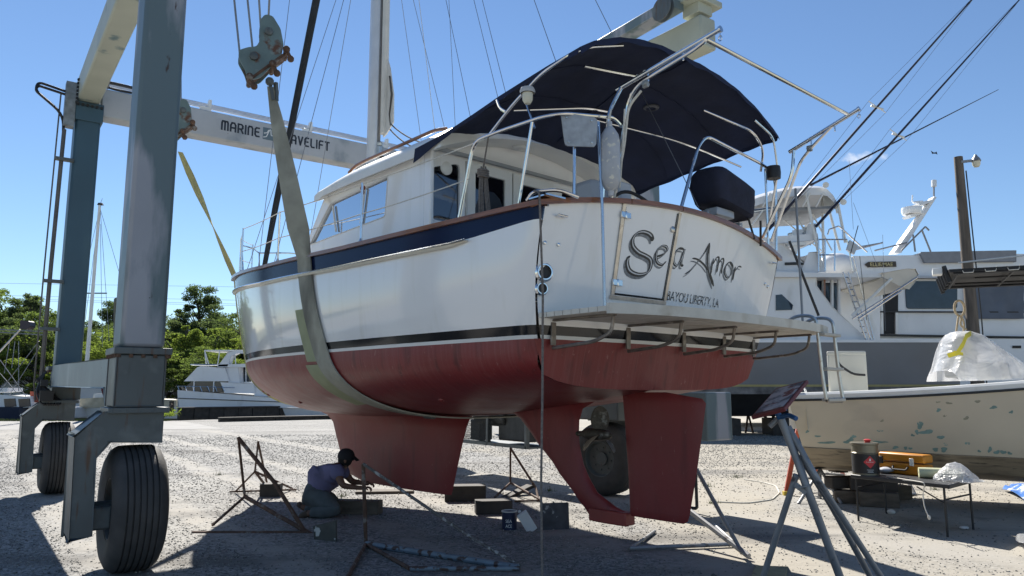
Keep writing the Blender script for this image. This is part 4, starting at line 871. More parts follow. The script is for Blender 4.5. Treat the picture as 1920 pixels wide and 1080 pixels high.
# sheave bracket on the starboard beam end
sb = MB().hexa([L(-1.0, 6.35, 7.02), L(-1.0, 6.62, 7.02), L(.7, 6.62, 6.95), L(.7, 6.35, 6.95), L(-1.0, 6.35, 7.16), L(-1.0, 6.62, 7.16), L(.7, 6.62, 7.12), L(.7, 6.35, 7.12)]); sb.build('sheave_bracket', TEAL, lift, bevel=.01)
MB().lathe([(0, -.04), (.17, -.04), (.18, -.03), (.13, -.015), (.13, .015), (.18, .03), (.17, .04), (0, .04)], L(-.86, 6.33, 7.02), L.ax[0], 28).build('sheave', GREYST, lift)
b = MB().box(L(-1.05, 6.85, 7.17), (.62, .42, .09), L.ax).box(L(-1.05, 6.85, 7.05), (.30, .30, .16), L.ax); b.build('beam_cap', LBEAM2, lift, bevel=.01)
# lettering on the cross beam: strokes of one width
GL = {'M': [[(0, 0), (0, .8), (.1, 1), (.4, 1), (.5, .85), (.5, 0)], [(.5, .85), (.6, 1), (.9, 1), (1, .8), (1, 0)]], 'A': [[(0, 0), (0, .7), (.2, 1), (.6, 1), (.8, .75), (.8, 0)], [(0, .42), (.8, .42)]],
      'R': [[(0, 0), (0, 1), (.55, 1), (.75, .85), (.75, .6), (.55, .45), (.1, .45)], [(.45, .45), (.8, 0)]], 'I': [[(0, 0), (0, 1)]], 'N': [[(0, 0), (0, .8), (.15, 1), (.55, 1), (.72, .8), (.72, 0)]],
      'E': [[(.7, 1), (.2, 1), (0, .8), (0, .2), (.2, 0), (.7, 0)], [(0, .52), (.6, .52)]], 'T': [[(0, 1), (.8, 1)], [(.4, 1), (.4, 0)]], 'V': [[(0, 1), (.4, 0), (.8, 1)]], 'L': [[(0, 1), (0, .2), (.15, 0), (.65, 0)]], 'F': [[(0, 0), (0, .8), (.15, 1), (.7, 1)], [(0, .52), (.6, .52)]]}
GWID = dict(M=1.0, A=.8, R=.78, I=0, N=.72, E=.7, T=.8, V=.8, L=.65, F=.7)
def sign_word(word, v0, v1, w0, h, kx=.95):
    tot = sum(GWID[c]*h*kx for c in word)+.0; gap = (v1-v0-tot)/(len(word)-1); mb = MB(); x = v0
    for c in word:
        for st in GL[c]:
            for (a, b_), (c2, d) in zip(st[:-1], st[1:]):
                p = Vector((x+a*h*kx, w0+b_*h)); q = Vector((x+c2*h*kx, w0+d*h)); dd = (q-p).normalized(); p -= dd*.012; q += dd*.012; nn = Vector((-dd.y, dd.x))*.0165
                mb.add([L(6.276, z.x, z.y) for z in (p+nn, p-nn, q-nn, q+nn)], [(0, 1, 2, 3)])
        x += GWID[c]*h*kx+gap
    return mb
LB = mat('dark_lettering', (.022, .03, .045), .5, var=.3, vs=20)
b = sign_word('MARINE', 2.16, 2.85, 6.43, .165, .66); b.build('lettering', LB, lift, smooth=False)
b = sign_word('TRAVELIFT', 3.22, 4.26, 6.43, .165, .62); b.build('lettering', LB, lift, smooth=False)
e = MB().add([L(6.277, a, b_) for a, b_ in ((2.92, 6.40), (3.16, 6.40), (3.16, 6.64), (2.92, 6.64))], [(0, 1, 2, 3)]).build('emblem', mat('emblem_blue_grey', (.12, .17, .20), .5), lift, smooth=False)
b = MB()
for seg in ([(2.93, 6.44), (2.99, 6.46), (3.05, 6.61), (3.07, 6.61), (3.08, 6.50), (3.15, 6.50)], [(2.94, 6.52), (3.00, 6.54), (3.03, 6.60)]):
    for (a, b0), (c2, d) in zip(seg[:-1], seg[1:]):
        p = Vector((a, b0)); q = Vector((c2, d)); dd = (q-p).normalized(); nn = Vector((-dd.y, dd.x))*.008; b.add([L(6.2755, z.x, z.y) for z in (p+nn, p-nn, q-nn, q+nn)], [(0, 1, 2, 3)])
b.build('emblem_mark', LWHITE, e, smooth=False)

# ------------------------------------------------------------------ hoist blocks and slings
def plateblock(name, c, wd, ht, lean, label, group):
    """kidney-shaped cheek plates seen in the lift's across plane"""
    cx, cy, cz = c; t = thing(name, (cx, cy, cz-ht/2), label, 'hoist block', group)
    out = [(-.48, .05), (-.42, .22), (-.22, .26), (-.05, .25), (.06, .38), (.22, .86), (.36, .98), (.50, .92), (.56, .60), (.50, .20), (.36, -.05), (-.20, -.48), (-.46, -.50), (-.44, -.25)]
    ca, sa = math.cos(lean), math.sin(lean); ex = Vector((.93, .37, 0)); ey = Vector((-.37, .93, 0))
    def fn(a, b): a2 = (a*ca-b*sa)*wd*1.08; b2 = (a*sa+b*ca)*ht*.86; return V3(c)+ex*a2+Vector((0, 0, b2))
    PM = mat('hoist_block_paint', (.13, .185, .185), .5, var=.15, vs=5, bump=.1, bs=30, patches=(((.11, .045, .02), 5, .60, .68, NO), ((.22, .27, .26), 8, .6, .7, NO)))
    for s_ in (-.09, .07): MB().panel(rnd(out, .06, 3), [], fn, ey*.022).v and MB().panel(rnd(out, .06, 3), [], lambda a, b: fn(a, b)+ey*s_, ey*.022).build('cheek_plate', PM, t, bevel=.004)
    for a, b in ((-.18, .02), (.30, .55)):
        MB().lathe([(0, -.125), (.035, -.12), (.035, -.095), (.10, -.05), (.08, 0), (.10, .05), (.035, .095), (.035, .12), (0, .125)], fn(a, b), ey, 22).build('sheave', GREYST, t)
        MB().lathe([(.045, 0), (.045, .03), (.02, .04), (0, .04)], fn(a, b)-ey*.09, -ey, 12).build('pin', GREYST, t)
    for a, b in ((-.42, -.46), (.50, .05), (.12, -.24)):
        q = MB().tube([fn(a, b)-ey*.15, fn(a, b)+ey*.13], .028, 8).sphere(fn(a, b)-ey*.14, .042, n=10)
        q.tube([fn(a, b)-ey*.13, fn(a+.02, b-.20)-ey*.13], .02, 6).sphere(fn(a+.02, b-.22)-ey*.12, .04, n=10); q.build('shackle', RUST, t)
    MB().span(fn(-.44, -.50), fn(.44, -.02), .20, .03).build('bottom_plate', RUST, t)
    return t, fn
blk, bf = plateblock('hoist_block', at(492, 112, 7.9), .50, .56, R(20), 'large teal and rust hoist block hanging above the near sling, top left', 'hoist blocks of the lift')
c0 = V3(at(492, 112, 7.9)); c0z = c0
for px, (a, b) in zip((433, 458, 482, 508), ((-.40, .2), (-.12, .25), (.14, .5), (.42, .92))):
    MB().tube([bf(a, b), V3(at(px, -60, 7.7))], .0115, 6).build('hoist_cable', WIRE, blk)
blk2, bf2 = plateblock('hoist_block', at(333, 240, 11.0), .42, .50, R(15), 'farther hoist block half hidden behind the near lift post', 'hoist blocks of the lift')
for a, b in ((-.1, .25), (.3, .9)): MB().tube([bf2(a, b), V3(bf2(a, b))+Vector((-.1, 0, 1.5))], .011, 6).build('hoist_cable', WIRE, blk2)
def sling(name, path, wd, m, label, wdir=None, nrm=None):
    """webbing strap along path; wdir gives its width direction"""
    P = [V3(p) for p in path]; n = len(P); a = []; b = []; c = []; d = []
    for i in range(n):
        w_ = wd[i] if isinstance(wd, list) else wd; x = wdir[i] if isinstance(wdir, list) else wdir; x = V3(x).normalized()
        t = (P[min(i+1, n-1)]-P[max(i-1, 0)]).normalized(); nn = x.cross(t).normalized()*.007
        a.append(P[i]+x*w_/2+nn); b.append(P[i]-x*w_/2+nn); c.append(P[i]-x*w_/2-nn); d.append(P[i]+x*w_/2-nn)
    mb = MB().loft([list(q) for q in zip(a, b, c, d)]); return mb
def hull_sec(u0, u1, sg=-1, n=26, off=.022):
    """points on the hull surface from the sheer down to the centreline, station sliding from u0 to u1"""
    out = []
    for i in range(n+1):
        q = i/n; u = u0+(u1-u0)*q**1.0
        if q < .35: w = ws(u0)*(1-q/.35)+2.0*(q/.35); b = bb(u, w)+off
        else:
            f = math.sin((q-.35)/.65*math.pi/2); z = zk(u); w = 2-(2-z)*f; b = bb(u, w)
            w -= off*f*1.2; b += off*(1-f)
        out.append(V3(B(u, sg*b, w)))
    return out
near_top = V3(at(507, 163, 7.9)); wdB = B.ax[1]
s1 = hull_sec(3.72, 2.72); st_ = [near_top]+[near_top.lerp(s1[0], k/6) for k in range(1, 6)]
path = st_+s1; s1s = hull_sec(3.72, 2.72, 1)[::-1]; topS = V3(L(.4, 6.2, 6.3)); path += s1s[1:]+[s1s[-1].lerp(topS, k/5) for k in range(1, 6)]
n = len(path); dirs = [Vector((.93, .35, 0)).lerp(wdB*-1, [0, .02, .04, .08, .15, .3][min(i, 5)]) for i in range(len(st_))]+[wdB*-1]*(n-len(st_))
w_ = [.07, .13, .17, .20, .22, .24]+[.31-.08*min(1, abs(k-13)/13) if k > 13 else .31 for k in range(n-6)]
o = solo(sling('sling', path, w_, SLING, '', dirs), 'lifting_sling', SLING, 'wide olive webbing sling passing under the middle of the sailboat hull', 'lifting sling', 'lifting slings')
far_top = V3(at(338, 285, 11.0)); s2 = hull_sec(7.9, 7.5, -1, 26, .03); st2 = [far_top]+[far_top.lerp(s2[0], k/6) for k in range(1, 6)]
path2 = st2+s2; s2s = hull_sec(7.9, 7.5, 1, 26, .03)[::-1]; topS2 = V3(L(5, 6.2, 6.3)); path2 += s2s[1:]+[s2s[-1].lerp(topS2, k/5) for k in range(1, 6)]
n = len(path2); o = solo(sling('sling', path2, [.07, .13, .17, .18]+[.18]*(n-4), SLINGY, '', [Vector((.75, .66, 0)).lerp(wdB, min(1, i/5)) for i in range(n)]), 'lifting_sling', SLINGY, 'yellow webbing sling running down to the bow of the sailboat behind the near post', 'lifting sling', 'lifting slings')
# sling end fitting and the cloth padding
MB_ = MB(); MB_.span(near_top+Vector((-.01, 0, .06)), near_top.lerp(s1[0], .08), .05, .035).span(near_top+Vector((.05, .02, .06)), near_top.lerp(s1[0], .08)+Vector((.03, .02, 0)), .04, .035).sphere(near_top+Vector((0, -.03, .05)), .05, n=10)
solo(MB_, 'sling_shackle', GREYST, 'steel link pair joining the near webbing sling to its hoist block', 'shackle')
def pad_mb(us, ue, q0, q1, off, wd0, wd1, n=10, notch=False):
    mb = MB(); A = []; Bq = []
    for i in range(n+1):
        q = q0+(q1-q0)*i/n; u = us+(ue-us)*i/n; wdt = wd0+(wd1-wd0)*i/n
        def pt(u):
            if q < .35: w = ws(u)*(1-q/.35)+2.0*(q/.35); return V3(B(u, -(bb(u, w)+off), w))
            f = math.sin((q-.35)/.65*math.pi/2); w = 2-(2-zk(u))*f; return V3(B(u, -(bb(u, w)+off*(1-f)), w-off*f))
        A.append(pt(u+wdt/2)); Bq.append(pt(u-wdt/2))
    if notch: A[-1] = A[-1].lerp(A[-2], -.6)
    return mb.shell([A, Bq], B.ax[0]*-.006)
solo(pad_mb(3.68, 3.50, .19, .40, .011, .46, .44), 'sling_pad', PAD, 'pale green cloth under the near sling at the black waterline stripe', 'cloth', 'protective cloths under the near sling')
solo(pad_mb(3.62, 3.30, .42, .70, .012, .32, .56, notch=True), 'sling_pad', PAD, 'pale green cloth with pointed end under the near sling on the red bottom', 'cloth', 'protective cloths under the near sling')
solo(MB().lathe([(0, -.09), (.045, -.08), (.045, .08), (0, .09)], B(3.05, -.62, zk(3)+.03), B.ax[1], 14), 'sling_roller', GREYST, 'steel roller pin joining two lengths of sling under the hull', 'roller')
# the red leading edge shadow: lamp pole on the left belongs to the yard (below)
# ------------------------------------------------------------------ boat stands lying about
def stand(name, tubes, label, loc, group='pipe boat stands', pad=None):
    t = thing(name, loc, label, 'boat stand', group)
    for pts, r, m in tubes: MB().tube(arc(pts, .04), r, 8).build('pipe', m, t)
    return t
A = stand('boat_stand', [([at(447, 821, 9.3), at(459, 931, 9.5)], .017, RUST), ([at(447, 821, 9.3), at(515, 905, 9.0), at(572, 998, 8.75)], .024, RUST), ([at(459, 931, 9.5), at(584, 1002, 8.7)], .026, RUST),
      ([gr(360, 999), gr(580, 999)], .022, RUST), ([at(459, 931, 9.5), gr(398, 985, .02)], .017, RUST)], 'rusty pipe stand with upturned square pad, left of the kneeling man', gr(500, 1005))
pl = MB().hexa([at(587, 986, 8.35), at(629, 976, 8.25), at(630, 1033, 8.2), at(590, 1043, 8.3), V3(at(587, 986, 8.35))+Vector((.01, .03, 0)), V3(at(629, 976, 8.25))+Vector((.01, .03, 0)), V3(at(630, 1033, 8.2))+Vector((.01, .03, 0)), V3(at(590, 1043, 8.3))+Vector((.01, .03, 0))])
pl.build('pad', mat('chipped_pad', (.07, .07, .06), .8, var=.3, vs=6, patches=(((.5, .5, .46), 5, .60, .63, NO),)), A, bevel=.003)
A = stand('boat_stand', [([at(484, 829, 10.9), at(478, 884, 11.0), gr(441, 922, .02)], .014, RUST), ([at(484, 829, 10.9), gr(502, 913, .03)], .017, RUST), ([at(478, 884, 11.0), gr(548, 916, .02)], .017, RUST), ([gr(430, 922, .03), gr(556, 918, .03)], .015, RUST), ([at(478, 884, 11.0), gr(500, 913, .03)], .02, RUST)],
      'thin rusty pipe stand standing behind the left stand, in front of the sunlit gravel', gr(490, 918))
C = stand('boat_stand', [([at(681, 870, 8.1), gr(686, 1018)], .021, RUST), ([at(681, 870, 8.1), at(872, 1000, 7.6), gr(975, 1062, .03)], .017, mat('flaking_pale_pipe', (.13, .12, .11), .7, var=.4, vs=14, patches=(((.42, .41, .38), 18, .54, .60, NO),))),
      ([gr(686, 1020, .03), gr(972, 1064, .03)], .030, BLUEP), ([gr(690, 1022, .03), gr(768, 1066, .02)], .019, RUST), ([gr(768, 1066, .03), gr(975, 1066, .03)], .019, BLUEP), ([gr(686, 1020, .03), gr(650, 1085, .02)], .020, RUST)],
      'pipe stand with chipped pale diagonal brace and blue floor pipes before the keel', gr(690, 1020))
D = stand('boat_stand', [([at(957, 840, 11.9), at(957, 905, 11.9)], .016, RUST), ([at(957, 840, 11.9), at(1005, 915, 11.5), gr(1009, 934, .03)], .018, RUST), ([at(957, 905, 11.9), gr(1015, 938, .03)], .018, RUST), ([at(957, 905, 11.9), gr(928, 932, .02)], .016, RUST), ([gr(965, 940, .02), gr(1015, 938, .02)], .016, RUST)],
      'small rusty pipe stand between the keel and the skeg', gr(980, 935))
MB().box(gr(1040, 968, .14), (.34, .05, .30), (Vector((.97, .2, 0)), Vector((-.2, .97, 0)), Vector((0, .25, .97)))).build('pad', mat('blue_black_pad', (.05, .052, .06), .7, var=.4, vs=8, patches=(((.3, .3, .3), 9, .62, .66, NO),)), D, bevel=.004)
E_ = stand('boat_stand', [([at(1306, 880, 8.0), gr(1392, 1038, .04)], .021, GALV), ([at(1283, 950, 8.2), gr(1404, 1043, .04)], .028, GALV), ([gr(1180, 1028, .03), gr(1377, 1020, .03)], .022, GALV), ([gr(1183, 1028, .03), gr(1228, 996, .02)], .017, GALV), ([gr(1340, 985, .03), gr(1404, 1043, .02)], .02, GALV)],
      'galvanised pipe stand on the ground right behind the rudder', gr(1380, 1035), pad=None)
# big galvanised stand in the foreground, red pad
F_ = thing('boat_stand', at(1500, 1090, 5.9)[:2]+(0,), 'tall galvanised boat stand with a tilted red pad, right foreground', 'boat stand', 'pipe boat stands')
ap = at(1497, 868, 5.9); neck = at(1464, 786, 5.95)
for k, pts in enumerate(([neck, ap, at(1513, 915, 5.85), gr(1592, 1128)], [at(1493, 890, 5.88), gr(1421, 1112)], [at(1478, 800, 5.95), at(1530, 895, 5.8), gr(1672, 1112)], [at(1500, 855, 5.9), at(1560, 950, 6.0), gr(1644, 1104)])):
    MB().tube(arc(pts, .1), [.036]*3+[.028]*100 if False else (.031 if k == 0 else .024), 12).build('leg', GALV, F_)
MB().span(at(1488, 905, 5.9), at(1512, 925, 5.85), .035, .035).span(at(1495, 915, 5.86), at(1512, 912, 5.8), .05, .01).build('gusset', GALV, F_)
BLUE = mat('bright_blue_paint', (.02, .10, .26), .45, var=.2, vs=10)
MB().tube([at(1450, 760, 5.95), neck], .024, 12).tube(arc([at(1462, 783, 5.95), at(1478, 778, 5.85), at(1493, 785, 5.75)], .03), .019, 10).box(at(1458, 763, 5.95), (.12, .10, .06)).build('screw_head', BLUE, F_, bevel=.004)
MB().tube([at(1462, 782, 5.98), at(1443, 800, 6.0)], .022, 10).build('handle', GALV, F_)
c4 = [at(1408, 781, 5.75), at(1470, 765, 5.55), at(1514, 712, 6.1), at(1455, 728, 6.3)]
nn = (V3(c4[1])-V3(c4[0])).cross(V3(c4[3])-V3(c4[0])).normalized(); nn = nn if nn.z > 0 else -nn
pm = MB().hexa([V3(p)-nn*.028 for p in c4]+[V3(p) for p in c4]).build('pad', mat('red_board', (.15, .024, .022), .6, var=.2, vs=8, patches=(((.10, .02, .02), 6, .6, .7, NO),)), F_, bevel=.004)
i4 = [V3(c4[0]).lerp(V3(c4[2]), .07), V3(c4[1]).lerp(V3(c4[3]), .07), V3(c4[2]).lerp(V3(c4[0]), .07), V3(c4[3]).lerp(V3(c4[1]), .07)]
MB().hexa([p-nn*.034 for p in i4]+[p-nn*.029 for p in i4]).hexa([p+nn*.001 for p in i4]+[p+nn*.005 for p in i4]).build('paint_smears', mat('smeared_pad', (.10, .10, .12), .6, patches=(((.42, .39, .40), 6, .44, .52, (1, 1, 2)), ((.16, .03, .03), 6, .60, .64, NO))), pm)
solo(MB().hexa([gr(1402, 1100), gr(1470, 1100), gr(1478, 1062), gr(1416, 1060), gr(1402, 1100, .10), gr(1470, 1100, .10), gr(1478, 1062, .10), gr(1416, 1060, .10)]), 'wood_block', mat('pale_board', (.27, .24, .13), .8, var=.2, vs=8, patches=(((.12, .1, .07), 9, .6, .7, NO),)), 'pale yellowish board under the foot of the tall red-padded stand', 'wood block', bevel=.006)
# keel blocks and timbers under the boat
TIM = {}
def timber(c, ln, wd, ht, rz, label, m=WOOD, tilt=0):
    x = Vector((math.cos(rz)*math.cos(tilt), math.sin(rz)*math.cos(tilt), math.sin(tilt))); y_ = Vector((-math.sin(rz), math.cos(rz), 0)); z = x.cross(y_)
    return solo(MB().box((c[0], c[1], c[2]+ht/2), (ln, wd, ht), (x, y_, z)), 'timber', m, label, 'timber', 'timbers lying under the sailboat', bevel=.008)
timber(gr(655, 962), .85, .2, .17, -.15, 'long squared timber beside the knees of the man in jeans')
timber(gr(722, 924), .9, .28, .04, .1, 'flat grey board on the ground just past the man\'s hands')
timber(gr(872, 938), .60, .28, .22, .1, 'thick timber right behind the bottom corner of the keel', DWOOD)
timber(gr(925, 962), .48, .22, .17, .15, 'dark square block in front of the small stand, left of the paint can', DWOOD)
timber(gr(962, 930), .8, .16, .05, .75, 'dark plank sloping up onto the block beside the small stand', DWOOD, .25)
timber(gr(508, 930), .30, .22, .19, .1, 'short dark block between the two left pipe stands', DWOOD)
# paint can, white jug
pc = gr(955, 992)
c_ = thing('paint_can', pc, 'dark blue paint can with white lettering, red drips and a white rim under the hull', 'paint can')
MB().lathe([(0, .005), (.085, .005), (.088, 0), (.088, .19), (.092, .195), (.088, .20), (.078, .198), (.078, .17), (0, .17)], pc, (0, 0, 1), 28).build('can', mat('can_navy', (.018, .025, .07), .4, .3, var=.2, vs=10, patches=(((.25, .03, .02), 9, .60, .64, (1, 1, .5)),)), c_)
MB().lathe([(.088, .198), (.093, .198), (.093, .21), (.086, .212), (.084, .198)], pc, (0, 0, 1), 28).build('rim', mat('paint_smeared_rim', (.6, .57, .55), .5), c_)
MB().lathe([(.084, .175), (0, .176)], pc, (0, 0, 1), 24).build('paint', mat('wet_red_paint', (.25, .03, .02), .2), c_)
fnc = lambda x, y: (pc[0]+.0895*math.sin(x/.0895-.5), pc[1]-.0895*math.cos(x/.0895-.5), pc[2]+.03+y)
lettering('lettering', 'SEA', MATS['stripe_white'], c_, lambda x, y: fnc(x, y+.055), .035, .075); lettering('lettering', 'ACE', MATS['stripe_white'], c_, lambda x, y: fnc(x, y), .035, .075)
jg = gr(985, 995)
solo(MB().box((jg[0]+.02, jg[1]-.02, .10), (.13, .07, .25), (Vector((.8, .1, .55)), Vector((-.1, 1, 0)), Vector((-.52, -.1, .82)))).tube([(jg[0]-.06, jg[1]-.02, .205), (jg[0]-.075, jg[1]-.02, .23)], .018, 8), 'white_jug', mat('white_plastic', (.6, .6, .6), .4), 'white plastic jug tipped against the dark paint can', 'jug', bevel=.012)
# ------------------------------------------------------------------ the man kneeling at the keel
def skin(name, pts, edges, rad, m, parent, sub=2, root=0):
    off = Vector((0, 0, 0)); p = parent
    while p is not None: off += p.location; p = p.parent
    me = bpy.data.meshes.new(name); me.from_pydata([V3(a)-off for a in pts], edges, []); o = bpy.data.objects.new(name, me); col.objects.link(o); o.parent = parent
    md = o.modifiers.new('skin', 'SKIN'); md.use_smooth_shade = True
    for i, r_ in enumerate(rad):
        sv = me.skin_vertices[0].data[i]; sv.radius = r_ if isinstance(r_, tuple) else (r_, r_); sv.use_root = (i == root)
    s_ = o.modifiers.new('subsurf', 'SUBSURF'); s_.levels = sub; s_.render_levels = sub
    me.materials.append(m); return o
SKINM = mat('tanned_skin', (.16, .085, .055), .6, var=.1); SHIRT = mat('lavender_tee', (.15, .145, .26), .9, var=.15, vs=5, bump=.5, bs=16, patches=(((.10, .10, .17), 4, .58, .72, NO),)); JEANS = mat('grey_jeans', (.085, .10, .105), .9, var=.2, vs=7, bump=.5, bs=18)
per = thing('person', gr(600, 968), 'man in lavender tee, grey jeans and dark cap kneeling beside the red keel', 'person')
J = dict(pel=at(590, 922, 9.9), s1=at(600, 906, 9.88), s2=at(615, 890, 9.85), s3=at(632, 879, 9.82), nk=at(643, 872, 9.82), hd=at(650, 860, 9.82), ht=at(648, 852, 9.82), nz=at(657, 866, 9.81),
         shN=at(630, 882, 9.66), elN=at(643, 911, 9.56), wrN=at(676, 915, 9.62), haN=at(687, 913, 9.66), shF=at(640, 879, 9.98), elF=at(660, 903, 10.02), wrF=at(684, 906, 9.9), haF=at(692, 906, 9.86),
         hpN=at(586, 930, 9.80), knN=at(636, 957, 9.68), anN=at(581, 962, 9.7), ftN=at(567, 966, 9.72), hpF=at(592, 927, 10.0), knF=at(637, 950, 10.08), anF=at(570, 953, 10.1), ftF=at(562, 944, 10.12))
K_ = list(J); ix = {k: i for i, k in enumerate(K_)}
ed = [('pel', 's1'), ('s1', 's2'), ('s2', 's3'), ('s3', 'nk'), ('nk', 'hd'), ('hd', 'ht'), ('hd', 'nz'), ('s3', 'shN'), ('shN', 'elN'), ('elN', 'wrN'), ('wrN', 'haN'), ('s3', 'shF'), ('shF', 'elF'), ('elF', 'wrF'), ('wrF', 'haF'), ('pel', 'hpN'), ('hpN', 'knN'), ('knN', 'anN'), ('anN', 'ftN'), ('pel', 'hpF'), ('hpF', 'knF'), ('knF', 'anF'), ('anF', 'ftF')]
rd = dict(pel=.14, s1=.13, s2=.14, s3=.12, nk=.06, hd=.082, ht=.07, nz=.05, shN=.06, elN=.043, wrN=.028, haN=.035, shF=.06, elF=.043, wrF=.028, haF=.035, hpN=.10, knN=.062, anN=.042, ftN=.045, hpF=.10, knF=.062, anF=.042, ftF=.045)
skin('body', [J[k] for k in K_], [(ix[a], ix[b]) for a, b in ed], [rd[k] for k in K_], SKINM, per)
sk = ['s3', 's2', 's1', 'pel', 'shN', 'shF']; sp = [J[k] for k in sk]+[V3(J['shN']).lerp(V3(J['elN']), .62), V3(J['shF']).lerp(V3(J['elF']), .62)]
skin('t_shirt', sp, [(0, 1), (1, 2), (2, 3), (0, 4), (0, 5), (4, 6), (5, 7)], [(.155, .155), (.185, .185), (.18, .175), (.165, .16), .095, .095, .08, .08], SHIRT, per)
for o_ in list(per.children):
    pass
jk = ['pel', 'hpN', 'knN', 'anN', 'hpF', 'knF', 'anF']
skin('jeans', [J[k] for k in jk]+[V3(J['pel']).lerp(V3(J['s1']), .8)], [(7, 0), (0, 1), (1, 2), (2, 3), (0, 4), (4, 5), (5, 6)], [.165, .16, .105, .07, .155, .10, .07, .15], JEANS, per)
for a, b in (('anN', 'ftN'), ('anF', 'ftF')):
    q = V3(J[b])+Vector((-.02, 0, -.05)); skin('boot', [J[a], J[b], q+(V3(J[b])-V3(J[a]))*.2], [(0, 1), (1, 2)], [.05, .055, .04], mat('brown_boot', (.07, .045, .03), .7, var=.2), per, 1)
for h, e in (('haN', 1), ('haF', -1)):
    c = V3(J[h])
    for k in range(4):
        d = Vector((.03, (k-1.5)*.018*1.0, 0)); skin('finger', [c+Vector((-.005, (k-1.5)*.016, 0)), c+d+Vector((.012, 0, -.008)), c+d+Vector((.032, 0, -.032)), c+d+Vector((.03, 0, -.055))], [(0, 1), (1, 2), (2, 3)], [.011, .010, .009, .0075], SKINM, per, 1)
    skin('thumb', [c+Vector((-.02, -.03*e, .0)), c+Vector((.01, -.045*e, -.015)), c+Vector((.03, -.04*e, -.035))], [(0, 1), (1, 2)], [.013, .011, .009], SKINM, per, 1)
tx = bpy.data.textures.new('cloth_folds', 'CLOUDS'); tx.noise_scale = .09; tx.noise_depth = 2
for o_ in per.children:
    if o_.name.startswith(('t_shirt', 'jeans')):
        md = o_.modifiers.new('folds', 'DISPLACE'); md.texture = tx; md.strength = .045; md.mid_level = .5
hc = V3(J['hd']); CAP = mat('black_cap', (.012, .012, .016), .85, var=.3)
cz = Vector((.35, 0, .93)).normalized()
MB().lathe([(.108, -.015), (.110, .02), (.104, .06), (.075, .10), (.03, .118), (0, .12)], hc+Vector((-.012, 0, .012)), cz*.9+Vector((-.15, 0, 0)), 20).build('cap', CAP, per)
f0 = hc+Vector((.085, 0, .02)); rows = [[f0+Vector((.0, -.075, 0)), f0+Vector((.01, -.03, .012)), f0+Vector((.01, .03, .012)), f0+Vector((0, .075, 0))], [f0+Vector((.05, -.07, -.045)), f0+Vector((.075, -.03, -.045)), f0+Vector((.075, .03, -.045)), f0+Vector((.05, .07, -.045))]]
MB().shell(rows, (0, 0, .006)).build('cap_brim', CAP, per)
MB().sphere(hc+Vector((-.02, 0, -.01)), .096, (1.0, .9, 1.05), 14).build('hair', mat('dark_hair', (.012, .01, .01), .9), per)
MB().sphere(hc+Vector((.0, -.088, -.02)), .022, (.8, .5, 1.3), 8).build('ear', SKINM, per)
# ------------------------------------------------------------------ cream skiff on the right
skf = thing('skiff', K(1.5, 0, .5), 'cream centre-console skiff with green-patched topside, white gunwale and black T-top', 'skiff')
CREAM = mat('patched_cream_gelcoat', (.60, .52, .39), .35, var=.05, vs=1.5, rvar=.08, patches=(((.46, .40, .31), 1.6, .58, .8, (1, 1, 1.5)),))
STAINB = mat('stained_skiff_bottom', (.30, .24, .16), .6, var=.2, vs=3, patches=(((.14, .105, .07), 4, .48, .75, (.6, .6, 4)), ((.07, .06, .045), 9, .60, .72, (.5, .5, 4))))
def kb(u): return 1.08+.10*math.sin(min(u, 3)/3*math.pi/2) if u < 3.5 else 1.18*max(0, 1-((u-3.5)/3.4)**2.2)
def ksh(u): return 1.545+.022*u+.012*u*u
def kch(u): return .80-.018*u+.015*max(0, u-3)**2
def kkl(u): return .64-.01*u+.05*max(0, u-4)**2
us = np.linspace(0, 6.85, 30)
for nm, m, lohi in (('topside', CREAM, 0), ('bottom', STAINB, 1), ('rub_strip', BLK, 2), ('gunwale', GEL2, 3)):
    mb = MB()
    for sg in (-1, 1):
        if lohi == 0: rr = [[K(u+(.10-.10*q)*0+(1-q)*.14*(u < .01)*1.0, sg*kb(u)*(.86+.14*q**.7), kch(u)+(ksh(u)-.10-kch(u))*q) for u in us] for q in np.linspace(0, 1, 7)]
        elif lohi == 1: rr = [[K(u+(.14 if u < .01 else 0), sg*kb(u)*a_, kch(u)+b_) for u in us] for a_, b_ in ((.86, 0), (.875, -.01), (.87, -.02), (.74, -.24), (.4, -.33), (0, -.40))]
        elif lohi == 2: rr = [[K(u-(.03 if u < .01 else 0), sg*(kb(u)+a), ksh(u)-.10+b) for u in us] for a, b in ((.0, 0), (.022, .004), (.022, .03), (0, .034))]
        else: rr = [[K(u-(.03 if u < .01 else 0), sg*(kb(u)+a), ksh(u)+b) for u in us] for a, b in ((.005, -.07), (.012, -.01), (-.02, .02), (-.17, .025), (-.19, -.02), (-.2, -.5))]
        mb.grid(rr)
    if lohi == 0: mb.grid([[K(.0+(1-q)*.14, kb(0)*s_*(.86+.14*q**.7), kch(0)+(ksh(0)-.10-kch(0))*q) for s_ in np.linspace(-1, 1, 9)] for q in np.linspace(0, 1, 5)])
    if lohi == 1: mb.grid([[K(.14, kb(0)*.86*s_, kch(0)) for s_ in np.linspace(-1, 1, 9)], [K(.14, kb(0)*.86*s_, kch(0)-.02-.38*(1-abs(s_))**.7) for s_ in np.linspace(-1, 1, 9)]])
    if lohi == 3: mb.grid([[K(-.03, s_*kb(0), ksh(0)-.07) for s_ in (-1, 1)], [K(-.03, s_*kb(0), ksh(0)+.02) for s_ in (-1, 1)], [K(.22, s_*kb(0), ksh(0)+.025) for s_ in (-1, 1)], [K(.24, s_*kb(0), ksh(0)-.5) for s_ in (-1, 1)]])
    mb.build(nm, m, skf)
MB().grid([[K(u, -max(.01, kb(u)-.15), 1.2) for u in us], [K(u, max(.01, kb(u)-.15), 1.2) for u in us]]).build('deck', GEL2, skf)
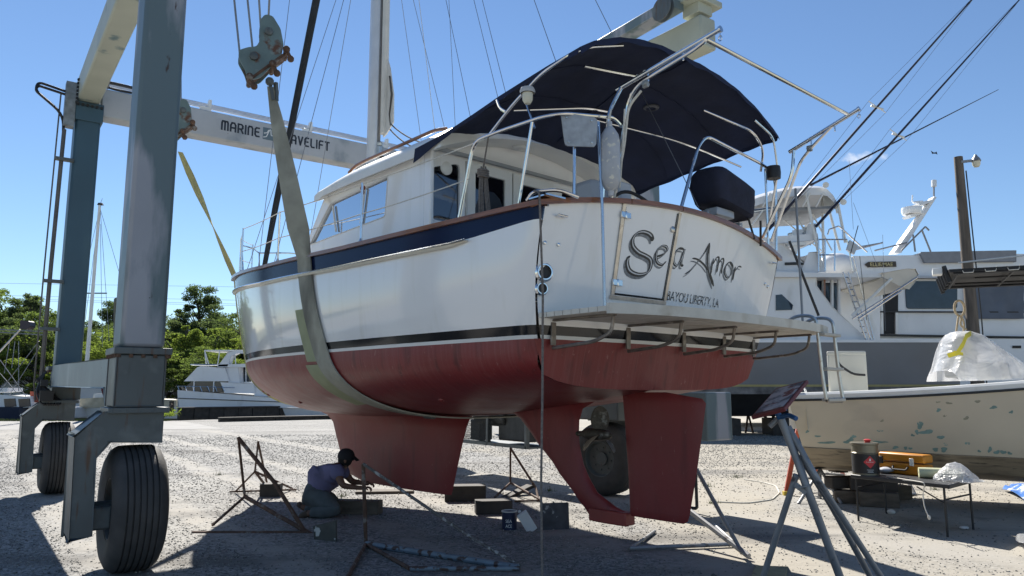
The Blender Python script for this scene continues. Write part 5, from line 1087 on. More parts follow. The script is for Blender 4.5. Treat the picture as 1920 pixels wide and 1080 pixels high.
def on_skiff(px, py):
    a = V3((0, 0, EYE)); d = (V3(at(px, py, 10))-a)/10; t = 7.
    for _ in range(900):
        p = a+d*t; x, y_ = p.x-4.49, p.y-11.8; u = .894*x-.447*y_; v = .447*x+.894*y_
        if u > -.1 and u < 6.8 and v > -kb(max(0, u))*(.86+.14*max(0, min(1, (p.z-kch(u))/(ksh(u)-.10-kch(u))))**.7)-.003: return p
        t += .005
    return None
pm_ = MB()
for px, py, w_, h_ in ((1725, 797, 14, 12), (1737, 810, 24, 9), (1719, 810, 8, 8), (1711, 816, 7, 5), (1764, 820, 12, 8), (1773, 833, 7, 6), (1754, 843, 13, 6), (1770, 843, 14, 8), (1814, 832, 8, 7), (1760, 769, 10, 6), (1772, 779, 6, 6), (1863, 764, 14, 6), (1896, 773, 7, 7), (1600, 819, 12, 6), (1594, 825, 14, 6), (1587, 829, 10, 6), (1551, 830, 28, 5), (1650, 829, 24, 5), (1679, 839, 12, 5), (1698, 840, 8, 5), (1707, 841, 6, 5), (1856, 843, 8, 10), (1869, 848, 10, 8), (1881, 848, 10, 8), (1893, 850, 8, 6), (1836, 846, 6, 5), (1759, 754, 11, 3), (1779, 756, 11, 5), (1833, 753, 9, 6), (1812, 784, 10, 7), (1533, 818, 10, 4), (1514, 809, 7, 5), (1654, 789, 6, 5), (1650, 808, 10, 4)):
    c = on_skiff(px, py)
    if c is None: continue
    ph = random.uniform(0, 6); ring = []
    for k in range(12):
        a = k/12*6.283; q_ = 1+.28*math.sin(2*a+ph)+.18*math.sin(3*a+2*ph); p = on_skiff(px+w_*.5*q_*math.cos(a), py+h_*.5*q_*math.sin(a))
        ring.append((p or c))
    pm_.add([c]+ring, [(0, i+1, (i+1) % 12+1) for i in range(12)], 0 if py > 790 or w_ > 11 or px in (1760, 1896) else 1)
pm_.build('primer_patches', [mat('teal_primer', (.20, .31, .28), .6, var=.2, vs=9), mat('khaki_primer', (.33, .31, .22), .6, var=.2, vs=9)], skf, kind='stuff')
MB().lathe([(.035, 0), (.035, .006), (.02, .012), (0, .004)], K(.22, -1.035, 1.44), -K.ax[0], 14).build('drain_fitting', BLK, skf)
MB().box(K(.55, .0, 1.55), (.9, .35, .05), K.ax).build('stern_seat', GEL2, skf, bevel=.01)
b = MB().tube(arc([K(.1, .5, 1.57), K(.1, .2, 1.66), K(.1, -.3, 1.66), K(.1, -.7, 1.57)], .1), .016, 8); b.build('stern_rail', STEEL, skf)
tt = MB().shell([[K(u, v, 3.24+.05*(1-(v/.85)**2)-.01*u) for v in np.linspace(-.85, .85, 9)] for u in np.linspace(2.15, 4.6, 8)], (0, 0, .04)).build('t_top', mat('black_top_cloth', (.012, .012, .014), .6, var=.3), skf)
b = MB().tube(arc([K(2.2, -.82, 3.20), K(4.6, -.82, 3.18)], .05), .018, 8).tube([K(2.2, .82, 3.20), K(4.6, .82, 3.18)], .018, 8)
for u_ in (2.25, 2.9, 3.6, 4.3): b.tube([K(u_, -.8, 3.19), K(u_, .8, 3.19)], .015, 8)
b.tube([K(2.5, -.3, 3.19), K(4.3, -.3, 3.17)], .015, 8).tube([K(2.3, .3, 3.19), K(4.3, .45, 3.17)], .02, 8)
b.build('top_frame', BLK, tt)
for k in range(9):
    u_ = 2.3+.26*k; sgv = -.84
    MB().tube([K(u_, sgv, 3.26), K(u_+.02, sgv-.01, 3.20), K(u_+.13, sgv-.01, 3.20), K(u_+.15, sgv, 3.26)], .007, 5).build('lacing', ROPE, tt)
for k in range(5):
    v_ = -.7+.34*k; MB().tube([K(2.10, v_, 3.30+.03), K(2.16, v_, 3.10)], .03, 8).build('rod_holder', BLK, tt)
MB().box(K(2.02, -.62, 3.26), (.18, .12, .09), K.ax).build('spreader_light', GEL2, tt, bevel=.01)
for v_ in (-.6, .6): MB().tube([K(4.4, v_, 3.2), K(4.1, v_*.8, 1.2)], .024, 8).tube([K(3.9, v_, 3.2), K(3.7, v_*.8, 1.2)], .024, 8).build('top_leg', BLK, skf)
solo(MB().tube([K(2.3, -.45, 3.40), K(5.2, -.5, 3.55)], .012, 6), 'whip_aerial', GEL2, 'thin white whip aerial lying along the top of the black T-top', 'aerial')
# console wrapped in clear sheet
ccu = thing('wrapped_console', K(2.35, -.2, 1.2), 'steering console wrapped in translucent plastic sheet with yellow tape', 'wrapped console')
pw = [(1768, 712), (1765, 690), (1778, 672), (1775, 640), (1777, 628), (1790, 621), (1812, 620), (1832, 626), (1850, 641), (1870, 657), (1890, 673), (1908, 690), (1917, 702), (1920, 708)]
topx = [1764, 1770, 1776, 1782, 1790, 1812, 1832, 1850, 1870, 1890, 1908, 1920]; topy = [700, 672, 632, 624, 621, 621, 627, 641, 657, 673, 690, 704]
rows = []
for i, px in enumerate(np.linspace(1765, 1919, 34)):
    ty = np.interp(px, topx, topy); Yc = 10.9-.0035*(px-1765); ring = []; tp = at(px, ty, Yc); bt = at(px, 715-.02*(px-1765), Yc)
    for a in np.linspace(-math.pi/2, math.pi/2, 19):
        v_ = math.copysign(abs(math.sin(a))**.7, math.sin(a)); h = max(0., math.cos(a))**.55; cr = .03*math.sin(px*.11+a*3)*math.sin(a*2.3+px*.05)+.008*math.sin(px*.23+5*a)
        ring.append((tp[0]+cr, Yc+.42*v_*(.45+.55*(1-h*.35))+cr, bt[2]+(tp[2]-bt[2])*h))
    rows.append(ring)
PLS = bpy.data.materials.new('plastic_sheet'); PLS.use_nodes = True; n_ = PLS.node_tree.nodes; l_ = PLS.node_tree.links; pb = n_['Principled BSDF']; pb.inputs['Base Color'].default_value = (.74, .75, .76, 1); pb.inputs['Roughness'].default_value = .22
pb.inputs['Coat Weight'].default_value = .5
tp_ = n_.new('ShaderNodeBsdfTransparent'); tl_ = n_.new('ShaderNodeBsdfTranslucent'); tl_.inputs[0].default_value = (.8, .8, .82, 1); m1 = n_.new('ShaderNodeMixShader'); m1.inputs[0].default_value = .35; m2 = n_.new('ShaderNodeMixShader'); m2.inputs[0].default_value = .34
l_.new(pb.outputs[0], m1.inputs[1]); l_.new(tl_.outputs[0], m1.inputs[2]); l_.new(m1.outputs[0], m2.inputs[1]); l_.new(tp_.outputs[0], m2.inputs[2]); l_.new(m2.outputs[0], n_['Material Output'].inputs[0])
wv = n_.new('ShaderNodeTexNoise'); wv.inputs['Scale'].default_value = 2.2; wv.inputs['Detail'].default_value = 3; wv.inputs['Distortion'].default_value = 2.5; bp_ = n_.new('ShaderNodeBump'); bp_.inputs['Strength'].default_value = 1; bp_.inputs['Distance'].default_value = .05; l_.new(wv.outputs[0], bp_.inputs['Height']); l_.new(bp_.outputs[0], pb.inputs['Normal'])
MB().grid(rows).build('plastic_sheet', PLS, ccu)
MB().box(at(1800, 670, 10.95), (.3, .4, .6)).box(at(1850, 695, 10.8), (.7, .5, .22)).build('console', mat('grey_console', (.30, .31, .32), .5, var=.1), ccu, bevel=.04)
YT = mat('yellow_tape', (.62, .52, .03), .4, var=.1)
tpz = [at(*p) for p in ((1777, 667, 10.46), (1795, 662, 10.44), (1806, 645, 10.42), (1812, 630, 10.46), (1822, 624, 10.6))]
MB().grid([[V3(p)+Vector((-.012, 0, .03)) for p in tpz], [V3(p)+Vector((.012, 0, -.03)) for p in tpz]]).grid([[at(1788, 657, 10.43), at(1806, 661, 10.42)], [at(1788, 663, 10.43), at(1806, 667, 10.42)]]).build('tape', YT, ccu)
rl = MB(); lc = V3(at(1799, 578, 10.9)); rl.tube([lc+Vector((.075*math.cos(a), 0, .115*math.sin(a))) for a in np.linspace(0, 2*math.pi, 18, endpoint=False)], .017, 7, closed=True)
for p in (((1797, 592), (1795, 606), (1793, 622)), ((1801, 592), (1808, 604), (1807, 622)), ((1803, 592), (1800, 610), (1812, 618))): rl.tube(arc([at(x, y_, 10.88) for x, y_ in p], .05), .014, 6)
solo(rl, 'rope_loop', mat('manila_rope', (.46, .36, .23), .85, var=.2, vs=60, bump=.5, bs=120), 'tan rope loop standing above the plastic-wrapped console', 'rope')
# white bait tank
bt = thing('white_tank', at(1590, 715, 11.9), 'white plastic tank on the stern of the cream skiff behind the swim ladder', 'tank')
q = [at(1553, 717, 11.6), at(1627, 717, 11.5), at(1625, 717, 12.0), at(1556, 717, 12.0)]; z0 = 1.5; z1 = at(1590, 664, 11.6)[2]
MB().hexa([(p[0], p[1], z0) for p in q]+[(p[0], p[1], z1) for p in q]).build('body', mat('cream_tank', (.62, .60, .52), .45, var=.05), bt, bevel=.03)
MB().hexa([(p[0], p[1], z1-.03) for p in q]+[(p[0], p[1], z1+.045) for p in q]).build('lid', MATS['cream_tank'], bt, bevel=.02)
MB().tube(arc([at(1566, 655, 11.5), at(1570, 682, 11.4), at(1600, 702, 11.4), at(1622, 703, 11.4)], .15), .018, 8).build('hose', HOSE, bt)
# ------------------------------------------------------------------ table and the things on it
TW = .57
def tw(px, py, w=TW): return gr(px, py, w)
tab = thing('folding_table', gr(1720, 985), 'low black folding table under the cream skiff', 'table')
tc_ = [gr(1610, 977)[:2], gr(1662, 963)[:2], gr(1825, 993)[:2], gr(1777, 1007)[:2]]
tp4 = [(tc_[0][0]-.08, tc_[0][1]-.03), (tc_[1][0]-.05, tc_[1][1]+.1), (tc_[2][0]+.08, tc_[2][1]+.05), (tc_[3][0]+.02, tc_[3][1]-.08)]
MB().hexa([(x, y_, TW-.045) for x, y_ in tp4]+[(x, y_, TW) for x, y_ in tp4]).build('table_top', mat('black_table', (.03, .031, .034), .45, var=.2), tab, bevel=.008)
for x, y_ in tc_: MB().tube([(x, y_, 0), (x, y_, TW-.03)], .013, 8).build('leg', BLK, tab)
MB().tube([(tc_[3][0], tc_[3][1], .4), (tc_[2][0], tc_[2][1], .4)], .010, 6).tube([(tc_[3][0], tc_[3][1], .36), (tc_[3][0]-.25, tc_[3][1]+.1, TW-.04)], .009, 6).build('brace', BLK, tab); MB().tube([(tc_[0][0], tc_[0][1], .4), (tc_[1][0], tc_[1][1], .4)], .01, 6).build('brace', BLK, tab)
dc = gr(1624, 889, TW); dr = thing('solvent_pail', dc, 'black-banded steel pail with red flammable diamond on the left end of the table', 'pail')
MB().lathe([(0, 0), (.155, 0), (.155, .26), (.16, .265), (.155, .27), (.155, .36), (.165, .365), (.165, .385), (.15, .39), (0, .385)], dc, (0, 0, 1), 32).build('drum', mat('bare_pail', (.22, .20, .15), .35, .6, var=.15), dr)
MB().lathe([(.1565, .02), (.1575, .02), (.1575, .255), (.1565, .255)], dc, (0, 0, 1), 32).build('wrap', BLK, dr)
MB().lathe([(.035, .385), (.035, .40), (.045, .42), (.02, .43), (0, .43)], (dc[0]+.04, dc[1], dc[2]), (0, 0, 1), 14).build('spout', mat('red_cap', (.5, .03, .03), .4), dr)
pd = lambda x, y_: (dc[0]+.1595*math.sin(x/.16-.1), dc[1]-.1595*math.cos(x/.16-.1), dc[2]+y_)
dm = MB().grid([[pd((.075-abs(yy))*(2*k/8-1), .16+yy) for k in range(9)] for yy in np.linspace(-.075, .075, 9)]).build('hazard_diamond', mat('red_label', (.55, .035, .04), .5), dr, smooth=False)
fl_ = [(-.010, 0), (-.013, .012), (-.006, .022), (.001, .040), (.007, .024), (.013, .014), (.010, 0)]
MB().add([V3(pd(a*.9, .175+b*.9))+Vector((0, -.002, 0)) for a, b in fl_], [tuple(range(7))]).build('flame_mark', LWHITE, dr, smooth=False)
lettering('lettering', 'FLAMMABLE', LWHITE, dr, lambda x, y_: V3(pd(x-.045, .155+y_))+Vector((0, -.002, 0)), .010, .09)
for k, wd_ in enumerate((.08, .06, .07)): MB().grid([[pd(wd_*(q_/6-.5), .064+dz-.014*k) for q_ in range(7)] for dz in (0, .004)]).build('small_print', LWHITE, dr, smooth=False)
# orange case
ycc = thing('orange_case', gr(1700, 895, TW), 'orange hard plastic tool case standing on the black table', 'case')
ex = (V3((tc_[3][0], tc_[3][1], 0))-V3((tc_[0][0], tc_[0][1], 0))).normalized(); ey = Vector((-ex.y, ex.x, 0)); cc = V3((gr(1650, 885, TW)[0]+.02, gr(1650, 885, TW)[1], TW))+ex*.30+ey*.06
OR = mat('orange_case_plastic', (.52, .20, .012), .45, var=.06)
for z_, h_ in ((.07, .14), (.205, .10)): MB().box(cc+Vector((0, 0, z_)), (.62, .18, h_), (ex, ey, Vector((0, 0, 1)))).build('shell', OR, ycc, bevel=.02)
for x_ in (-.27, .15): MB().box(cc+ex*x_-ey*.095+Vector((0, 0, .16)), (.05, .02, .09), (ex, ey, Vector((0, 0, 1)))).build('latch', BLK if x_ < 0 else GEL2, ycc, bevel=.004)
MB().tube(arc([cc+ex*-.10-ey*.10+Vector((0, 0, .10)), cc+ex*-.09-ey*.13+Vector((0, 0, .06)), cc+ex*.09-ey*.13+Vector((0, 0, .06)), cc+ex*.10-ey*.10+Vector((0, 0, .10))], .02), .012, 8).build('handle', BLK, ycc)
rc = cc+ex*.32-ey*.22+Vector((0, 0, .062)); b = MB().lathe([(.018, 0), (.06, 0), (.06, .45), (.018, .45)], rc, ex*.75+ey*.66, 20).lathe([(.018, 0), (.018, .02), (0, .02)], rc, ex*.75+ey*.66, 12)
solo(b, 'foam_roll', mat('pale_yellow_roll', (.55, .56, .36), .7, var=.06), 'rolled pale yellow-green sheet lying beside the orange case', 'roll')
bagr = []; bc = cc+ex*.52-ey*.10
for i in range(14):
    t = i/13; bagr.append([bc+ex*(.42*t)+ey*(.16*math.cos(a))+Vector((0, 0, .005+max(0, math.sin(a))*(.17*math.sin(math.pi*min(1, .1+t*.95))**.8)*(1+.25*math.sin(9*t+3*a))+.01*math.sin(25*t+9*a)*(math.sin(a) > 0))) for a in np.linspace(0, 2*math.pi, 18, endpoint=False)])
solo(MB().loft(bagr), 'plastic_bag', PLS, 'crumpled clear plastic bag at the right end of the table', 'bag')
b = MB().tube(arc([gr(1662, 893, .58), gr(1735, 905, .60), at(1730, 925, 8.5), at(1733, 950, 8.45), at(1741, 968, 8.4)], .08), .006, 6); b.sphere(at(1742, 970, 8.4), .018, (1, 1, 1.6), 8)
solo(b, 'extension_lead', mat('white_cord', (.55, .53, .48), .5), 'white cord with plug hanging off the front of the table', 'cord')
b = MB(); bq = gr(1650, 885, TW); rr = []
for i in range(10): rr.append([(bq[0]+.10*math.cos(a)*math.sin(math.pi*(i+.6)/10.5)*(1+.2*math.sin(5*a+i)), bq[1]-.15+.08*math.sin(a)*math.sin(math.pi*(i+.6)/10.5), TW+.005+.008*i) for a in np.linspace(0, 6.283, 14, endpoint=False)])
solo(b.loft(rr), 'rag', mat('grey_rag', (.45, .46, .5), .9, var=.1), 'small crumpled pale grey rag on the table right of the pail', 'rag')
# cribbing behind the table
blocks = [(1618, 948, .0, .55, .18, -.3), (1665, 955, 0, .5, .2, -.35), (1690, 940, 0, .5, .2, .2), (1600, 945, .19, .5, .17, .1), (1655, 950, .19, .62, .18, -.3), (1588, 935, .36, .2, .25, .1), (1590, 935, .60, .18, .24, .1)]
names = ['bottom left', 'bottom middle, its sawn end forward', 'bottom right', 'second layer left', 'second layer middle', 'upright short', 'topmost upright']
for (px, py, z, ln, ht, rz), nm in zip(blocks, names):
    g_ = gr(px, py); solo(MB().box((g_[0], g_[1]+.25, z+ht/2), (ln, .24, ht-.006), (Vector((math.cos(rz), math.sin(rz), 0)), Vector((-math.sin(rz), math.cos(rz), 0)), Vector((0, 0, 1)))), 'crib_block', DWOOD if z > .1 else WOOD, nm+' block of the timber cribbing under the skiff keel', 'timber', 'cribbing blocks under the skiff', bevel=.01)
# orange step ladder lying behind
sl_ = thing('step_ladder', gr(1520, 920), 'orange fibreglass step ladder with yellow feet standing behind the red-padded stand', 'step ladder')
ORF = mat('orange_fibreglass', (.36, .065, .035), .5, var=.1); YF = mat('yellow_foot', (.5, .36, .03), .6)
for a, b in (((1497, 800), (1474, 925)), ((1527, 838), (1534, 905)), ((1574, 850), (1582, 902))):
    p0 = at(a[0], a[1], 12.2); p1 = gr(b[0], b[1], .03); MB().span(p0, p1, .07, .035, (0, 1, 0)).build('rail', ORF, sl_, bevel=.004); MB().box(V3(p1)+Vector((0, 0, -.0)), (.09, .09, .07)).build('foot', YF, sl_, bevel=.006)
for a, b in (((1484, 868), (1530, 866)), ((1478, 898), (1532, 896)), ((1540, 852), (1574, 856)), ((1536, 888), (1580, 890))): MB().span(at(*a, 12.1), at(*b, 12.3), .07, .03).build('rung', GALV, sl_, bevel=.003)
js = thing('boat_stand', gr(1537, 935), 'grey screw-jack stand holding up the stern of the skiff, beside the orange ladder', 'boat stand', 'pipe boat stands')
MB().tube([gr(1537, 935), at(1537, 838, 11.3)], .028, 10).build('pipe', GALV, js); MB().tube([at(1538, 880, 11.3), gr(1578, 945)], .022, 8).build('pipe', GALV, js); MB().tube([at(1538, 880, 11.3), gr(1497, 945)], .022, 8).build('pipe', GALV, js)
MB().hexa([at(1510, 838, 11.4), at(1557, 842, 11.2), at(1565, 838, 11.6), at(1520, 833, 11.8), at(1510, 834, 11.4), at(1557, 838, 11.2), at(1565, 834, 11.6), at(1520, 829, 11.8)]).build('pad', WOOD, js)
MB().tube([at(1522, 879, 11.2), at(1554, 875, 11.2)], .018, 8).build('handle', BLK, js)
js2 = thing('boat_stand', gr(1705, 925), 'pale grey jack-stand leg behind the right half of the table', 'boat stand', 'pipe boat stands')
MB().tube([at(1690, 880, 12.2), gr(1716, 928)], .028, 8).build('pipe', GALV, js2); MB().tube([gr(1690, 930, .02), gr(1716, 926, .02)], .022, 8).build('pipe', GALV, js2); MB().tube([at(1690, 880, 12.2), gr(1676, 922)], .024, 8).build('pipe', GALV, js2)
# litter
def litter(px, py, r, sq, m, label, name='paper_cup', cat='litter'):
    g_ = gr(px, py); mb = MB().sphere((g_[0], g_[1], r*sq[2]*.8), r, sq, 10); mb.v = [(a+random.uniform(-.1, .1)*r, b+random.uniform(-.1, .1)*r, max(.002, c)) for a, b, c in mb.v]; return solo(mb, name, m, label, cat, smooth=False)
WP = mat('white_scrap', (.62, .61, .58), .7)
litter(1671, 964, .045, (1.2, .9, .8), WP, 'crumpled white paper between the table legs', 'paper_scrap')
litter(1808, 992, .04, (1.4, .8, .5), WP, 'small white scrap near the right table leg', 'paper_scrap')
litter(1826, 893, .07, (1, .6, .3), WP, 'white rag on the sunlit gravel behind the table', 'paper_scrap')
g_ = gr(1925, 1012); solo(MB().hexa([gr(1903, 1016), gr(1940, 1022), gr(1940, 1002), gr(1905, 1000), gr(1905, 1016, .14), gr(1940, 1022, .14), gr(1940, 1002, .14), gr(1906, 1000, .14)]), 'plastic_jug', PLS, 'milky plastic jug cut off by the right edge', 'jug', bevel=.03)
rr = []
for i in range(12):
    t = i/11; p0 = V3(gr(1880, 921)).lerp(V3(gr(1960, 965)), t); p1 = V3(gr(1905, 915)).lerp(V3(gr(1990, 925)), t); rr.append([p0.lerp(p1, s_)+Vector((0, 0, .03+.16*math.sin(math.pi*s_)*t+.05*abs(math.sin(5*t+7*s_)))) for s_ in np.linspace(0, 1, 9)])
solo(MB().shell(rr, (0, 0, .008)), 'blue_tarp', mat('blue_tarp', (.03, .13, .42), .4, var=.2, vs=6, patches=(((.6, .62, .68), 4, .50, .56, NO),)), 'crumpled blue and white tarp at the right edge on the gravel', 'tarp')
P = [gr(1395, 900), gr(1430, 905), gr(1455, 912), gr(1462, 925), gr(1448, 938), gr(1400, 945), gr(1340, 942)]
solo(MB().tube(arc([(a, b, .01) for a, b, c in P], .15), .009, 6), 'ground_hose', ROPE, 'thin pale hose looping over the gravel right of the rudder', 'hose')

# weeds and dead leaves caught along the blocks and the track edges
mb = MB()
for cx, cy in [(-2.6, 11.6), (-1.0, 12.6), (.6, 12.2), (-4.9, 9.3), (3.3, 12.8), (5.6, 11.9), (2.9, 10.9), (-5.6, 14.5), (-3.2, 15.2), (1.9, 14.6), (6.9, 12.4), (4.2, 14.1)]:
    for k in range(26):
        a = random.uniform(0, 6.28); r_ = abs(random.gauss(0, .07)); x, y_ = cx+r_*math.cos(a), cy+r_*math.sin(a); h = random.uniform(.02, .09); dx = random.uniform(-.03, .03)
        mb.add([(x-.004, y_, 0), (x+.004, y_, 0), (x+dx, y_+random.uniform(-.02, .02), h)], [(0, 1, 2)])
o = mb.build('weed_tufts', GRASS, smooth=False); o['kind'] = 'stuff'
# ------------------------------------------------------------------ far boats and buildings
def slab(poly, Y, depth, dY=None):
    """outline at distance Y, with real depth behind it"""
    F = [V3(at(x, y_, Y)) for x, y_ in poly]; mb = MB(); n = len(F); Bk = [p+Vector((0, depth, 0)) for p in F]
    tri = geometry.tessellate_polygon([F]); fs = [tuple(t) for t in tri]+[tuple(i+n for i in t[::-1]) for t in tri]+[(i, (i+1) % n, (i+1) % n+n, i+n) for i in range(n)]
    return mb.add(F+Bk, fs)
def T(pts, Y, r, name, m, parent): return MB().tube([at(x, y_, Y) if not hasattr(y_, '__len__') else at(x, *y_) for x, y_ in pts], r, 6).build(name, m, parent)
FW = mat('far_white_paint', (.72, .73, .74), .3, var=.04, vs=1, patches=(((.55, .55, .53), 1.5, .6, .8, (1, 1, .4)),)); FG = mat('fairing_grey', (.165, .172, .185), .45, var=.1, vs=.7, rvar=.1); WD = mat('dark_window', (.02, .032, .05), .08, var=.2); FBK = mat('black_bottom_paint', (.015, .015, .017), .7, var=.3)
# sportfisher, hauled out
YS = 26.
sp_ = thing('sportfisher', at(1640, 790, YS+2), 'large sportfishing boat with grey-primed hull, white tower and tall outriggers', 'boat')
def hullrows(x0, x1, Y, beam, ys, name, m, parent, flare=0.):
    """near and far hull side between heights ys=(low, high) px, running x0..x1; the stern is at x1"""
    lo = at(960, ys[0], Y)[2]; hi = at(960, ys[1], Y)[2]; a = at(x0, 600, Y)[0]; b = at(x1, 600, Y)[0]; N_ = 16; mb = MB()
    for sg in (0, 1):
        rows = []
        for q in (0, .5, 1):
            row = []
            for i in range(N_+1):
                t = i/N_; x = a+(b-a)*t; hb_ = beam/2*(1-(1-min(1, t*1.6))**2.4)-(1-q)*flare; row.append((x, Y+beam/2-hb_ if sg == 0 else Y+beam/2+hb_, lo+(hi-lo)*q))
            rows.append(row)
        mb.grid(rows)
    mb.grid([[(b, Y+(1-q)*flare, lo+(hi-lo)*q), (b, Y+beam-(1-q)*flare, lo+(hi-lo)*q)] for q in (0, 1)]); mb.grid([[(a+(b-a)*i/8, Y+beam/2-beam/2*.9*(1-(1-min(1, i/8*1.6))**2.4), hi-.02) for i in range(9)], [(a+(b-a)*i/8, Y+beam/2+beam/2*.9*(1-(1-min(1, i/8*1.6))**2.4), hi-.02) for i in range(9)]])
    return mb.build(name, m, parent)
hullrows(900, 1795, YS, 4.6, (721, 642), 'hull', FG, sp_, .15); hullrows(900, 1800, YS-.03, 4.66, (642, 637), 'rub_rail', FW, sp_)
hullrows(905, 1790, YS+.12, 4.3, (725, 721), 'waterline', mat('ochre_line', (.35, .30, .12), .6), sp_); hullrows(905, 1788, YS+.15, 4.3, (739, 725), 'scummed_band', mat('scummed_band', (.16, .155, .15), .9, var=.5, vs=3), sp_); hullrows(910, 1786, YS+.4, 3.6, (782, 739), 'bottom', FBK, sp_, .8)
slab([(1300, 500), (1530, 512), (1530, 535), (1560, 575), (1625, 637), (1300, 637)], YS+.5, 3.6).build('house_side', FW, sp_, bevel=.04)
slab([(1455, 553), (1466, 552), (1487, 572), (1485, 581), (1455, 582)], YS+.47, .05).build('side_window', WD, sp_)
slab([(1390, 440), (1440, 448), (1472, 461), (1524, 505), (1524, 512), (1390, 512)], YS+.8, 3.0).build('bridge_front', FW, sp_, bevel=.05)
slab([(1472, 492), (1500, 491), (1512, 496), (1472, 497)], YS+.76, .05).build('dark_band', BLK, sp_)
slab([(1440, 510), (1655, 514), (1665, 517), (1655, 520), (1440, 519)], YS+.3, 4.0).build('bridge_deck', FW, sp_, bevel=.02)
slab([(1530, 520), (1548, 520), (1548, 560), (1530, 545)], YS+1.2, .1).build('salon_pane', WD, sp_)
for x0, x1, y1 in ((1546, 1558, 575), (1562, 1572, 585)): slab([(x0, 530), (x1, 530), (x1, y1), (x0, y1-6)], YS+1.4, .1).build('salon_pane', WD, sp_)
for x in (1528, 1543, 1559, 1572): slab([(x, 518), (x+4, 518), (x+4, 600), (x, 590)], YS+1.0, .12).build('pillar', FW, sp_)
slab([(1545, 523), (1548, 523), (1548, 575), (1545, 572)], YS+.95, .08).build('pillar', TEAK, sp_)
slab([(1572, 520), (1650, 520), (1650, 637), (1572, 637)], YS+3.6, .3).build('cockpit_bulkhead', FW, sp_)
slab([(1655, 512), (1700, 505), (1716, 505), (1721, 514), (1715, 530), (1704, 541), (1690, 536), (1655, 521)], YS+.2, 3.8).build('canvas_shade', mat('cream_canvas', (.62, .58, .50), .8, var=.05), sp_, bevel=.03)
T([(1598, 592), (1672, 522)], YS+.2, .05, 'strut', GEL2, sp_); T([(1598, 598), (1720, 520)], YS+.15, .03, 'strut', STEEL, sp_); T([(1610, 598), (1690, 545)], YS+.15, .04, 'strut', STEEL, sp_)
# hardtop: arched shell
rows = []
for i in range(15):
    t = i/14; px = 1400+175*t; ty = 372-26*math.sin(min(1, t*1.5)*math.pi/2)+(38*max(0, (t-.82)/.18)**2)
    p = V3(at(px, ty, YS+.6)); p2 = V3(at(px, ty, YS+.6)); rows.append([p+Vector((0, 0, -.35)), p+Vector((0, .02, -.12)), p+Vector((0, .3, .03)), p+Vector((0, 1.5, .10)), p+Vector((0, 2.7, .03)), p+Vector((0, 3.0, -.12)), p+Vector((0, 3.02, -.35))])
ht = MB().shell(rows, (0, 0, -.05)).build('hard_top', FW, sp_)
slab([(1400, 392), (1565, 386), (1567, 390), (1400, 400)], YS+.7, 2.8).build('top_lining', mat('grey_lining', (.26, .27, .28), .7), ht)
for x in (1430, 1455, 1480, 1505, 1530): T([(x, 388), (x+14, 362)], YS+.55, .03, 'rib', GEL2, ht)
legs = [((1510, 358), (1540, 500)), ((1541, 357), (1545, 505)), ((1553, 388), (1575, 470)), ((1571, 382), (1585, 455)), ((1486, 385), (1520, 460)), ((1420, 372), (1540, 470)), ((1430, 395), (1408, 425)), ((1520, 395), (1560, 470)), ((1545, 470), (1500, 505)), ((1566, 385), (1570, 400))]
for k, (a, b) in enumerate(legs): T([a, b], YS+.6+(k % 3)*.9, .05 if k < 4 else .03, 'tower_leg', GEL2, sp_)
tw_ = [((1535, 449), (1588, 449)), ((1535, 449), (1535, 508)), ((1547, 449), (1547, 508)), ((1565, 449), (1565, 508)), ((1588, 449), (1600, 508)), ((1552, 440), (1555, 430)), ((1555, 430), (1572, 424)), ((1572, 424), (1580, 430)), ((1580, 430), (1626, 473)), ((1580, 430), (1580, 449)), ((1535, 478), (1565, 478))]
for a, b in tw_: T([a, b], YS+.5, .028, 'bridge_rail', STEEL, sp_)
for dx in (0, 9): T([(1580+dx, 510), (1624+dx, 637)], YS+.3, .03, 'ladder_rail', STEEL, sp_)
for k in range(10): T([(1583+3.6*k, 520+11.5*k), (1592+3.6*k, 520+11.5*k)], YS+.3, .02, 'ladder_rung', STEEL, sp_)
T([(1600, 480), (1638, 637)], YS+.3, .025, 'ladder_rail', STEEL, sp_)
slab([(1588, 468), (1594, 450), (1609, 460), (1602, 477)], YS+.4, .1).build('rod_rack', mat('striped_alu', (.45, .45, .45), .4, .4), sp_)
slab([(1488, 434), (1505, 432), (1508, 440), (1490, 442)], YS+1.2, .5).build('bridge_seat', FW, sp_, bevel=.05); slab([(1513, 440), (1517, 422), (1528, 421), (1530, 443)], YS+1.2, .5).build('bridge_seat', FW, sp_, bevel=.05)
slab([(1450, 445), (1532, 439), (1534, 450), (1450, 456)], YS+.7, 2.6).build('bridge_coaming', FW, sp_, bevel=.03)
slab([(1480, 455), (1512, 453), (1512, 459), (1480, 461)], YS+.5, .4).build('equipment_box', GEL2, sp_); T([(1490, 460), (1490, 476)], YS+.6, .09, 'pedestal', GEL2, sp_)
slab([(1518, 475), (1535, 472), (1545, 508), (1505, 508)], YS+.7, 1.0).build('bridge_console', FW, sp_, bevel=.05)
for (a, b, c) in ((1548, 347, .09), (1581, 379, .09)): MB().lathe([(0, -.06), (.10, -.06), (.11, .06), (0, .07)], at(a, b, YS+.4), (-.3, -1, -.2), 14).build('floodlight', GEL2, sp_)
MB().box(at(1485, 636, YS+.3), (1.6, .5, .06)).build('hatch', GEL2, sp_) if False else None
